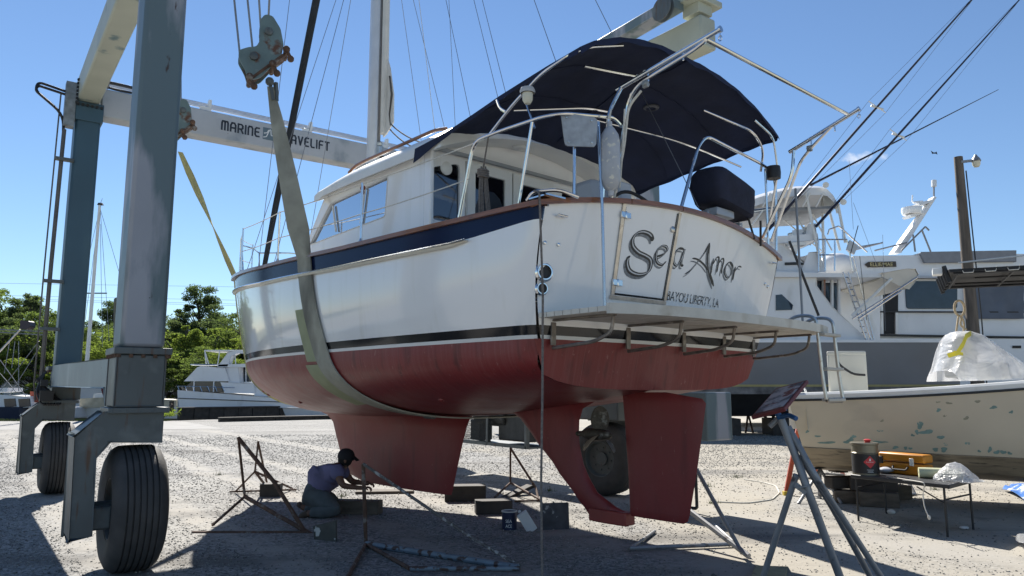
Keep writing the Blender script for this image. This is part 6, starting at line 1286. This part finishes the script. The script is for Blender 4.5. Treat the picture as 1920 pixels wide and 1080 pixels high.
# outriggers
OUT = mat('dark_outrigger', (.03, .035, .06), .25, .6, var=.1)
for k, (a, b, r0, r1) in enumerate((((1440, 432), (1835, -15), .055, .03), ((1530, 425), (1920, -10), .055, .025), ((1520, 347), (1872, 168), .045, .012))):
    og = MB().tube([at(a[0], a[1], YS+.4), at(b[0], b[1], YS-.5+2*k)], [r0, r1], 8).build('outrigger', OUT, sp_)
    pos = ((.515,),(.375,),()) [k]
    for q in pos:
        c = V3(at(a[0], a[1], YS+.4)).lerp(V3(at(b[0], b[1], YS-.5+2*k)), q); MB().tube([c+Vector((-.30, 0, .22)), c+Vector((.30, 0, -.22))], .018, 6).tube([c+Vector((-.22, 0, .05)), c+Vector((.22, 0, -.10))], .04, 6).build('spreader', GEL2, og)
        for s_ in (-1, 1): MB().tube([at(a[0], a[1], YS+.4), c+Vector((.30*s_, 0, -.22*s_)), at(b[0], b[1], YS-.5+2*k)], .006, 4).build('wire', WIRE, og)
T([(1592, 300), (1600, 430)], YS, .006, 'wire', WIRE, sp_); T([(1600, 380), (1645, 500)], YS, .006, 'wire', WIRE, sp_); T([(1655, 440), (1660, 620)], YS, .006, 'wire', WIRE, sp_)
T([(1480, 452), (1535, 592)], YS-.5, .045, 'dark_strut', BLK, sp_)
T([(1625, 600), (1612, 480)], YS, .01, 'fishing_rod', BLK, sp_); T([(1595, 475), (1609, 423)], YS, .015, 'aerial', BLK, sp_)
for (px, py) in ((1430, 803), (1445, 812), (1398, 812)): solo(MB().tube([gr(px, py), at(px+4, 780, gr(px, py)[1])], .04, 6).tube([gr(px+14, py), at(px+6, 780, gr(px, py)[1])], .04, 6), 'prop_stand', RUST, 'thin leg stand under the grey-hulled boat, %s of three' % {1398: 'leftmost', 1430: 'middle', 1445: 'rightmost'}[px], 'boat stand', 'thin stands under the grey boat')
for (px, w_) in ((1375, .8), (1480, .9), (1560, 1.2)): solo(MB().box((gr(px, 818)[0], 27.6, .3), (w_, 1.2, .6)), 'hull_block', DWOOD, 'dark timber block under the grey-hulled boat, %s' % {1375: 'nearest the hanging sailboat', 1480: 'behind the red pad', 1560: 'largest, hidden by the skiff'}[px], 'timber', 'blocks under the grey boat', bevel=.02)
# the motor yacht behind
YY = 33.
ya = thing('motor_yacht', at(1740, 735, YY+2), 'long white motor yacht with big dark windows and a carved name board', 'boat')
slab([(1300, 519), (1935, 519), (1935, 740), (1300, 740)], YY+.6, 5).build('house', FW, ya, bevel=.03)
slab([(1587, 490), (1600, 480), (1905, 476), (1940, 476), (1940, 519), (1587, 519)], YY+.5, 4.6).build('upper_deck', FW, ya, bevel=.03)
slab([(1585, 517), (1940, 517), (1940, 521), (1585, 521)], YY+.2, 5).build('deck_edge', mat('pale_grey_trim', (.40, .42, .46), .4), ya)
slab([(1727, 473), (1905, 470), (1905, 490), (1735, 492)], YY+.3, 4).build('roof_canvas', mat('grey_canvas', (.24, .25, .27), .8, var=.1), ya, bevel=.02)
for poly in (rnd([(1577, 531), (1641, 531), (1641, 569), (1577, 569)], 6), rnd([(1697, 527), (1790, 527), (1795, 534), (1795, 579), (1700, 579)], 6)): slab(poly, YY+.55, .08).build('window', WD, ya)
slab([(1653, 538), (1684, 538), (1684, 626), (1655, 626)], YY+.55, .1).build('doorway', mat('dark_opening', (.012, .012, .013), .7), ya)
slab([(1651, 535), (1655, 535), (1657, 628), (1653, 628)], YY+.50, .1).build('door_frame', GEL2, ya); slab([(1680, 586), (1684, 586), (1684, 626), (1680, 626)], YY+.45, .1).build('door_frame', GEL2, ya)
MB().shell([[V3(at(1811+(1918-1811)*i/14, 525+73*j/8, YY+.5))+Vector((0, -.05-.06*math.sin(i*1.3+j)*math.sin(j*.9), 0)) for i in range(15)] for j in range(9)], (0, .04, 0)).build('window_cover', mat('slate_canvas', (.115, .135, .17), .8, var=.12, vs=1.5), ya)
slab([(1600, 583), (1940, 584), (1940, 586.5), (1600, 585.5)], YY+.45, .1).build('rail_line', BLK, ya); slab([(1640, 626), (1940, 631), (1940, 634), (1640, 629)], YY+.3, .3).build('rub_line', BLK, ya)
slab([(1300, 633), (1940, 635), (1940, 760), (1300, 760)], YY+.1, 5.8).build('hull', FW, ya, bevel=.03)
for k in range(7): slab([(1899+2.4*k, 648), (1900.4+2.4*k, 648), (1900.4+2.4*k, 653), (1899+2.4*k, 653)], YY+.06, .05).build('vent_slot', BLK, ya)
nbd = slab([(1622, 495.5), (1628, 491), (1680, 490), (1681, 500), (1628, 501)], YY+.42, .06).build('name_board', mat('dark_name_board', (.045, .028, .014), .4), ya)
p0 = V3(at(1632, 499, YY+.41)); lettering('lettering', 'ELLIE/MAE', mat('gilt_lettering', (.55, .45, .22), .4, .3), nbd, lambda x, y_: (p0.x+x, p0.y-.004, p0.z+y_), .17, 1.03, bold=.01)
slab([(1676, 474), (1752, 368), (1756, 370), (1690, 474)], YY+1.5, .5).build('radar_mast', FW, ya, bevel=.03)
MB().lathe([(0, -.2), (.42, -.2), (.46, -.05), (.44, .12), (0, .2)], at(1709, 394, YY+1.6), (0, 0, 1), 24).build('radome', GEL, ya)
slab([(1722, 380), (1748, 374), (1752, 378), (1725, 385)], YY+1.4, .6).build('mast_shelf', FW, ya); slab([(1705, 402), (1738, 394), (1738, 398), (1710, 406)], YY+1.4, .7).build('mast_shelf', FW, ya); T([(1712, 380), (1730, 378)], YY+1.6, .06, 'open_array', GEL, ya); T([(1710, 379), (1711, 366)], YY+1.6, .03, 'open_array', GEL, ya)
T([(1751, 368), (1751, 350)], YY+1.7, .04, 'aerial', GALV, ya); T([(1751, 350), (1751, 338)], YY+1.7, .12, 'aerial_head', FW, ya)
for a, b in (((1690, 470), (1735, 425)), ((1735, 425), (1742, 432)), ((1728, 430), (1745, 472)), ((1712, 440), (1716, 472)), ((1700, 455), (1640, 470)), ((1595, 466), (1652, 456)), ((1590, 472), (1655, 455))): T([a, b], YY+1.3, .04, 'davit_pipe', GALV, ya)
MB().sphere(at(1568, 500, YY-1), .75, (1.1, 1, .8), 16).build('dinghy_cover', FW, ya)
# utility pole with lamp
Yp = 24.; up = thing('utility_pole', (at(1812, 700, Yp)[0], Yp, 0), 'weathered wooden utility pole with a small lamp near its top, behind the wrapped console', 'utility pole')
xb = at(1797, 300, Yp); MB().tube([(xb[0], Yp, 0), (xb[0], Yp, 4), (xb[0]-.0, Yp, xb[2]+.1)], [.21, .185, .135], 14).build('pole', mat('old_pole_wood', (.12, .10, .082), .9, var=.35, vs=3, stretch=(3, 3, .3), bump=.6, bs=20), up)
MB().span((xb[0], Yp-.1, xb[2]-.10), (xb[0]+.38, Yp-.2, xb[2]-.08), .06, .08).build('lamp_arm', GALV, up)
q = (xb[0]+.46, Yp-.2, xb[2]-.10); MB().lathe([(.03, .22), (.06, .16), (.12, .08), (.15, 0), (.14, -.02)], q, (0, 0, 1), 16).build('lamp_hood', GALV, up); MB().lathe([(.13, 0), (.12, -.12), (.08, -.20), (0, -.22)], q, (0, 0, 1), 16).build('lamp_lens', MATS['milky_lens'], up)
MB().tube([(xb[0]+.16, Yp-.1, xb[2]-.4), (xb[0]+.25, Yp-.1, 4), (xb[0]+.22, Yp-.1, .5)], .02, 6).build('cable', BLK, up)
# white flybridge cruiser on the left
YT_ = 46.
tr_ = thing('flybridge_cruiser', at(470, 790, YT_+2), 'white flybridge cruiser with dark cabin windows moored behind the timber bulkhead', 'boat')
hullrows(332, 720, YT_, 3.8, (782, 752), 'hull', FW, tr_, .3); slab([(334, 733), (500, 744), (640, 752), (720, 755), (720, 764), (334, 764)], YT_, 3.8).build('upper_hull', FW, tr_, bevel=.05)
slab([(334, 746), (640, 757), (640, 758.5), (334, 747.5)], YT_-.04, .05).build('rub_line', BLK, tr_)
slab([(349, 713), (371, 690), (378, 688), (424, 689), (428, 713)], YT_+.5, 2.8).build('bridge_front', FW, tr_, bevel=.06)
slab([(340, 733), (363, 712), (425, 712), (425, 736), (345, 735)], YT_+.6, 2.6).build('cabin_windows', WD, tr_); 
for x in (363, 400): slab([(x, 712), (x+2, 712), (x+1, 735), (x-1, 735)], YT_+.55, .06).build('window_post', FW, tr_)
slab([(415, 718), (478, 719), (478, 736), (422, 736)], YT_+.35, 3.0).build('side_bulwark', FW, tr_, bevel=.04); slab([(478, 716), (515, 716), (535, 742), (478, 742)], YT_+.4, 3.0).build('aft_bulwark', FW, tr_, bevel=.04)
slab([(425, 690), (447, 687), (449, 720), (430, 720)], YT_+.6, 2.4).build('aft_cabin', FW, tr_, bevel=.04); slab([(449, 689), (466, 688), (470, 716), (449, 716)], YT_+1.4, .1).build('aft_doors', WD, tr_)
for x in (454, 460): slab([(x, 688), (x+1.6, 688), (x+1.6, 716), (x, 716)], YT_+1.3, .08).build('door_post', FW, tr_)
slab([(410, 686), (428, 660), (445, 657), (470, 659), (470, 663), (447, 662), (434, 668), (426, 686)], YT_+.5, .35).build('radar_arch', FW, tr_, bevel=.04)
slab([(383, 656), (455, 656), (455, 658.5), (383, 658.5)], YT_+.6, 2.2).build('bimini', GEL2, tr_)
slab([(408, 684), (470, 682), (480, 684), (480, 688), (408, 688)], YT_+.5, 2.6).build('bridge_deck', FW, tr_, bevel=.03)
for a, b in (((384, 658), (387, 686)), ((384, 658), (392, 686)), ((412, 658), (408, 684)), ((440, 662), (434, 683)), ((440, 662), (442, 683))): T([a, b], YT_+.6, .035, 'frame_pipe', FW, tr_)
MB().tube([V3(at(388, 684, YT_+1.2))+Vector((1.0*math.cos(a), .8*math.sin(a), 0)) for a in np.linspace(0, 6.283, 20, endpoint=False)], .03, 6, closed=True).build('bridge_rail', STEEL, tr_)
for k in range(7): T([(337+14*k, 734), (333+14*k, 724)], YT_+.1, .02, 'stanchion', STEEL, tr_)
T([(334, 724), (440, 727)], YT_+.1, .02, 'rail', STEEL, tr_)
# more boats at the left
YB = 47.
b1 = thing('cabin_boat', at(20, 790, YB), 'small cabin boat with navy hull and two square windows at the left edge', 'boat')
hullrows(-60, 50, YB, 3, (787, 763), 'hull', mat('far_navy', (.02, .028, .06), .3), b1, .2); slab([(-40, 745), (0, 741), (52, 744), (54, 764), (-40, 768)], YB+.4, 2.2).build('cabin', FW, b1, bevel=.04)
for x0 in (7, 34): slab([(x0, 748), (x0+21, 747), (x0+23, 762), (x0+2, 764)], YB+.35, .06).build('window', WD, b1)
slab([(-10, 728), (14, 727), (14, 734), (-10, 736)], YB+.6, 1.5).build('wheelhouse', FW, b1)
b2 = thing('moored_sailboat', at(200, 790, YB+2), 'pale moored sailboat with bare white mast between the two left posts', 'boat')
hullrows(120, 420, YB+2, 3, (785, 763), 'hull', FW, b2, .2); slab([(150, 748), (215, 745), (330, 750), (330, 763), (150, 763)], YB+2.4, 2).build('deckhouse', mat('tan_deck', (.42, .38, .28), .6, var=.2), b2, bevel=.03)
slab([(175, 738), (205, 738), (205, 746), (175, 746)], YB+2.5, 1).build('canvas_boom', GEL2, b2)
MB().tube([at(163, 680, YB+2), at(187, 385, YB+2)], [.13, .09], 8).build('mast', GEL2, b2)
for a, b in (((187, 392), (148, 560)), ((187, 392), (160, 600)), ((188, 392), (205, 640)), ((188, 392), (238, 560)), ((188, 420), (192, 650)), ((187, 385), (192, 372))): T([a, b], YB+2, .014, 'stay', WIRE, b2)
slab([(182, 384), (192, 384), (190, 380), (184, 380)], YB+2, .2).build('masthead', BLK, b2)
slab([(190, 728), (203, 724), (210, 730), (210, 748), (196, 746)], YB+1, .5).build('furled_flag', mat('dark_red_flag', (.12, .012, .015), .8, patches=(((.5, .5, .5), 3, .55, .6, (1, 1, 6)),)), b2, bevel=.05)
b3 = thing('workboat', at(90, 780, YB), 'cluttered workboat with an orange drum and slanted spars at the left', 'boat')
slab([(55, 765), (130, 765), (130, 785), (55, 785)], YB+1, 2.5).build('hull', FW, b3, bevel=.05); slab([(58, 735), (72, 735), (72, 753), (58, 753)], YB+1, .8).build('orange_drum', mat('orange_drum', (.4, .08, .04), .6), b3, bevel=.05)
for a, b in (((0, 733), (73, 640)), ((15, 745), (75, 650)), ((0, 618), (85, 622)), ((0, 623), (80, 628)), ((35, 640), (35, 733)), ((18, 640), (8, 700)), ((28, 640), (22, 690)), ((0, 675), (50, 745)), ((0, 700), (30, 735))): T([a, b], YB+.5, .022 if a[1] > 625 else .04, 'spar', GALV, b3)
lm = thing('dock_lamp', at(0, 785, 44), 'dark dome-headed lamp on a slanting pole in front of the trees at the left', 'lamp')
T([(-30, 690), (38, 618)], 44, .05, 'pole', DSTEEL, lm); slab(rnd([(37, 617), (38, 600), (55, 602), (57, 612), (50, 618)], 3), 44, .5).build('lamp_head', mat('dark_plum', (.035, .025, .035), .5), lm, bevel=.05)
sh = thing('white_shed', at(40, 760, 58), 'long low white wall with a red-brown coping at the left edge', 'shed')
slab([(-300, 698), (100, 702), (330, 704), (330, 765), (-300, 765)], 58, .8).build('wall', mat('shed_wall', (.55, .57, .60), .7, var=.06, vs=.3), sh); slab([(-300, 694), (330, 700), (330, 704), (-300, 698)], 57.9, 1.0).build('coping', mat('coping_red', (.30, .14, .10), .8, var=.4, vs=.5), sh)
wh = thing('dark_warehouse', at(340, 730, 60), 'low dark timber wall behind the parked pickup', 'wall'); slab([(300, 699), (376, 696), (480, 698), (480, 740), (300, 740)], 62, 3).build('wall', mat('dark_wall', (.06, .058, .055), .9, var=.2, vs=.5), wh)
def car(x0, x1, y0, y1, Y, m, label, name):
    t = thing(name, at((x0+x1)/2, y1, Y), label, name.split('_')[-1]); w = x1-x0; h = y1-y0
    slab([(x0, y0+h*.5), (x0+w*.12, y0+h*.42), (x1-w*.02, y0+h*.42), (x1, y0+h*.55), (x1, y1-h*.12), (x0, y1-h*.12)], Y, 1.8).build('body', m, t, bevel=.06)
    slab([(x0+w*.12, y0+h*.43), (x0+w*.25, y0), (x1-w*.18, y0), (x1-w*.05, y0+h*.43)], Y+.15, 1.5).build('cab', m, t, bevel=.06)
    slab([(x0+w*.18, y0+h*.40), (x0+w*.28, y0+h*.1), (x0+w*.5, y0+h*.1), (x0+w*.5, y0+h*.40)], Y+.10, 1.6).build('window', WD, t); slab([(x0+w*.54, y0+h*.40), (x0+w*.54, y0+h*.1), (x1-w*.2, y0+h*.1), (x1-w*.1, y0+h*.40)], Y+.10, 1.6).build('window', WD, t)
    for q in (.2, .8): MB().lathe([(0, -.1), (.35, -.1), (.37, 0), (.35, .1), (0, .1)], at(x0+w*q, y1-h*.12, Y+.05), (0, 1, 0), 16).build('wheel', RUBBER, t)
car(298, 344, 710, 738, 57, FW, 'white pickup truck parked at the left behind the cruiser bow', 'parked_pickup'); car(290, 316, 684, 702, 75, FW, 'white van parked farther back above the pickup', 'parked_van')
# timber bulkhead along the basin
def bulk(p, q, w0, w1, label):
    a = V3(gr(*p)); b = V3(gr(*q)); t = thing('bulkhead', a, label, 'bulkhead'); d = (b-a); n = 12
    for k in range(n): MB().span(a+d*(k/n)+Vector((0, 0, w0+(w1-w0)/2)), a+d*((k+.97)/n)+Vector((0, 0, w0+(w1-w0)/2)), .3, (w1-w0)).build('plank', DWOOD, t, bevel=.02)
    MB().span(a+Vector((0, 0, w1)), b+Vector((0, 0, w1)), .45, .10).build('cap', DWOOD, t, bevel=.02)
bulk((333, 786), (640, 779), -.6, .62, 'dark timber bulkhead in front of the white cruiser'); bulk((410, 791), (700, 784), 0, .18, 'low dark timber kerb lying in front of the bulkhead')
solo(MB().tube([gr(322, 780), at(322, 752, gr(322, 780)[1])], .14, 10), 'mooring_pile', DWOOD, 'short dark mooring pile left of the white cruiser', 'pile'); 
solo(MB().tube([gr(215, 770), at(219, 562, 44)], .16, 10), 'mooring_pile', mat('grey_pile', (.13, .14, .12), .9, var=.2), 'tall grey-green pile beside the near lift post', 'pile')
b = MB()
for k in range(9): a = k*.7; b.tube([gr(306, 784), V3(gr(306+random.uniform(-14, 14), 784))+Vector((0, random.uniform(-.3, .3), random.uniform(.3, .9)))], .05, 5)
solo(b, 'dock_rubbish', RUST, 'heap of rusty scrap iron by the water left of the cruiser', 'scrap')
# power lines
b = thing('power_line', at(-200, 566, 85), 'thin overhead power lines crossing above the trees at the left', 'power line')
for y0, y1 in ((560, 574), (563, 577), (555, 566), (533, 540)): MB().tube([at(-200, y0-5, 85), at(700, y1+2, 85)], .014, 4).build('wire', WIRE, b)
lp = at(165, 560, 80); solo(MB().tube([(lp[0]-1, 80, 0), (lp[0]-1, 80, lp[2]+1)], .18, 8).span((lp[0]-2.2, 80, lp[2]+.6), (lp[0]+2, 80, lp[2]+.6), .12, .12), 'line_pole', DWOOD, 'distant power pole with crossarm between the left lift posts', 'utility pole')
# bird
b = MB().sphere(at(1752, 287, 60), .10, (1.6, .6, .6), 8).add([V3(at(1752, 287, 60)), V3(at(1745, 282, 60)), V3(at(1748, 289, 60)), V3(at(1758, 290, 60)), V3(at(1756, 284, 60))], [(0, 1, 2), (0, 3, 4)]); solo(b, 'bird', BLK, 'tiny dark bird high in the sky at right', 'bird')
# ------------------------------------------------------------------ trees
LEAFM = []
for nm, c in (('leaf_bright', (.15, .19, .05)), ('leaf_mid', (.11, .145, .05)), ('leaf_dark', (.07, .095, .045)), ('leaf_blue', (.085, .11, .06))):  # dark leaf tones are lightened to put distant haze into the colour
    m = mat(nm, c, .95, var=.25, vs=.6, random_island=.3); m.node_tree.nodes['Principled BSDF'].inputs['Specular IOR Level'].default_value = .08; n_ = m.node_tree.nodes; l_ = m.node_tree.links; pb = n_['Principled BSDF']; tr2 = n_.new('ShaderNodeBsdfTranslucent'); tr2.inputs[0].default_value = (c[0]*1.6, c[1]*1.7, c[2], 1); mx = n_.new('ShaderNodeMixShader'); mx.inputs[0].default_value = .45
    l_.new(pb.outputs[0], mx.inputs[1]); l_.new(tr2.outputs[0], mx.inputs[2]); l_.new(mx.outputs[0], n_['Material Output'].inputs[0]); LEAFM.append(m)
BARK = mat('bark', (.07, .06, .05), .95, var=.3, vs=2)
def crown_mesh(kind, seed, nleaf, leaf):
    g = np.random.default_rng(seed); cl = []
    nb_ = dict(round=70, pine=46, cypress=60)[kind]
    for k in range(nb_):
        if kind == 'round': d = g.normal(size=3); d /= np.linalg.norm(d); r_ = g.uniform(.25, 1.05); c = np.array([d[0]*r_*.42, d[1]*r_*.42, .60+d[2]*r_*.40]); s_ = g.uniform(.035, .11)
        elif kind == 'pine': z = g.uniform(.52, .98); a = g.uniform(0, 6.28); r_ = g.uniform(.03, .34)*(1.12-z)*1.5; c = np.array([math.cos(a)*r_, math.sin(a)*r_, z+g.normal()*.015]); s_ = g.uniform(.02, .065)
        else: z = g.uniform(.10, .95); a = g.uniform(0, 6.28); r_ = .36*(1-z)**.6*g.uniform(.3, 1.15); c = np.array([math.cos(a)*r_, math.sin(a)*r_, z]); s_ = g.uniform(.04, .11)*(1.15-z*.6)
        cl.append((c, s_))
    P = []
    for i in range(nleaf):
        c, s_ = cl[g.integers(nb_)]; d = g.normal(size=3); d /= np.linalg.norm(d); P.append(c+d*s_*g.uniform(.0, 1.0)**.45*np.array([1.25, 1.25, .65 if kind != 'cypress' else 1.1]))
    P = np.array(P); A = g.normal(size=(nleaf, 3)); A /= np.linalg.norm(A, axis=1)[:, None]; Bv = np.cross(A, g.normal(size=(nleaf, 3))); Bv /= np.linalg.norm(Bv, axis=1)[:, None]; sz = leaf*g.uniform(.5, 1.3, (nleaf, 1))
    vv = np.stack([P-A*sz, P+Bv*sz*.6, P+A*sz, P-Bv*sz*.6], 1).reshape(-1, 3); return vv, np.arange(nleaf*4).reshape(-1, 4), cl
protos = []
for kind, seed, nl, lf, mi in (('round', 1, 20000, .0100, 0), ('round', 2, 20000, .0100, 1), ('round', 3, 20000, .0100, 2), ('pine', 4, 11000, .0082, 2), ('cypress', 5, 20000, .0092, 0), ('pine', 6, 11000, .0082, 3), ('round', 7, 20000, .0098, 3)):
    vv, ff, cl = crown_mesh(kind, seed, nl, lf); o = np_mesh('crown', vv, ff, LEAFM[mi]); tb = MB(); top = .95 if kind != 'round' else .7
    tb.tube([(0, 0, 0), (.01, 0, .3), (-.005, .01, top)], [.022, .016, .004], 7)
    for c, s_ in cl[:34]: tb.tube([(0, 0, max(.2, c[2]-.18)), tuple(c)], [.007, .002], 4)
    protos.append((o.data, tb.build('trunk', BARK).data, kind)); 
    for ob_ in (o, bpy.data.objects['trunk']): bpy.data.objects.remove(ob_)
adj = {0: 'bright yellow-green broadleaf', 1: 'mid-green broadleaf', 2: 'dark broadleaf', 3: 'dark tall pine', 4: 'bright green cypress', 5: 'blue-green pine', 6: 'dull green broadleaf'}
where = [(30, 560, 66, 3, .9), (5, 545, 70, 1, 1.2), (52, 555, 64, 5, .8), (75, 585, 62, 1, 1.2), (20, 600, 60, 6, 1.3), (60, 640, 58, 0, 1.6), (120, 590, 72, 2, 1.1), (155, 600, 70, 3, 1), (205, 562, 74, 3, .9), (198, 600, 66, 2, 1.2), (175, 630, 60, 0, 1.5), (222, 625, 60, 0, 1.5), (300, 585, 74, 2, 1.1), (330, 592, 72, 5, 1.), (367, 536, 76, 3, .95), (345, 604, 60, 4, 1.25), (392, 574, 72, 6, 1.2), (425, 570, 74, 2, 1.2), (318, 628, 58, 0, 1.5), (400, 622, 62, 0, 1.5), (440, 590, 66, 1, 1.3), (290, 640, 58, 1, 1.6), (470, 590, 68, 2, 1.2), (520, 590, 70, 1, 1.2), (-30, 560, 66, 2, 1.1), (-80, 560, 64, 0, 1.1), (-130, 550, 70, 3, 1.), (-180, 570, 66, 1, 1.1), (570, 600, 72, 2, 1.2), (640, 600, 72, 6, 1.2), (720, 595, 74, 1, 1.2), (800, 600, 72, 2, 1.2), (900, 600, 74, 6, 1.2), (1000, 600, 74, 1, 1.2), (1120, 600, 76, 2, 1.2), (1250, 600, 76, 1, 1.2), (1380, 610, 76, 2, 1.2), (1500, 620, 78, 6, 1.2), (110, 610, 62, 1, 1.4), (240, 600, 70, 5, 1.1), (270, 600, 72, 2, 1.2), (0, 620, 58, 4, 1.2), (450, 640, 58, 0, 1.6), (372, 650, 57, 1, 1.8)]
refs = ['above the left workboat', 'at the left edge', 'left of the far lift post', 'between the two left lift posts', 'right of the near lift post', 'behind the white cruiser', 'beyond the far bank behind the sailboat']
where.sort(key=lambda q: q[0]); seen_l = {}
for i, (px, py, Y, k, fat) in enumerate(where):
    h = at(px, py, Y)[2]*1.0; X = at(px, 700, Y)[0]; r_ = 5 if px > 330 and px < 480 else (1 if px < 5 else 0 if px < 60 else 2 if px < 130 else 3 if px < 250 else 4 if px <= 330 else 6)
    base_l = '%s %s tree %s' % ('tall' if py < 575 else 'low' if py > 615 else 'middling', adj[k], refs[r_]); seen_l[base_l] = seen_l.get(base_l, 0)+1
    t = thing('pine_tree' if protos[k][2] == 'pine' else 'tree', (X, Y, 0), base_l+['', ', second from left', ', third from left', ', fourth from left', ', fifth from left'][seen_l[base_l]-1], 'tree', 'trees beyond the boat basin')
    for nm, me in (('crown', protos[k][0]), ('trunk', protos[k][1])):
        o = bpy.data.objects.new(nm, me); col.objects.link(o); o.parent = t
    t.scale = (h*fat, h*fat, h); t.rotation_euler = (0, 0, random.uniform(0, 6.28))
# weeds by the water and by the pole
mb = MB()
for px, py, Y, r_ in ((313, 780, 41, .5), (310, 778, 41, .4)):
    c = V3(at(px, py, Y))
    for k in range(160): p = c+Vector((random.gauss(0, r_*.5), random.gauss(0, .3), abs(random.gauss(0, r_*.35)))); d = Vector((random.gauss(0, .08), 0, random.gauss(0, .08))); mb.add([p, p+d, p+Vector((d.z, 0, d.x))*.6], [(0, 1, 2)])
o = mb.build('waterside_weeds', LEAFM[0], smooth=False); o['kind'] = 'stuff'
# tree labels: say which one stands where
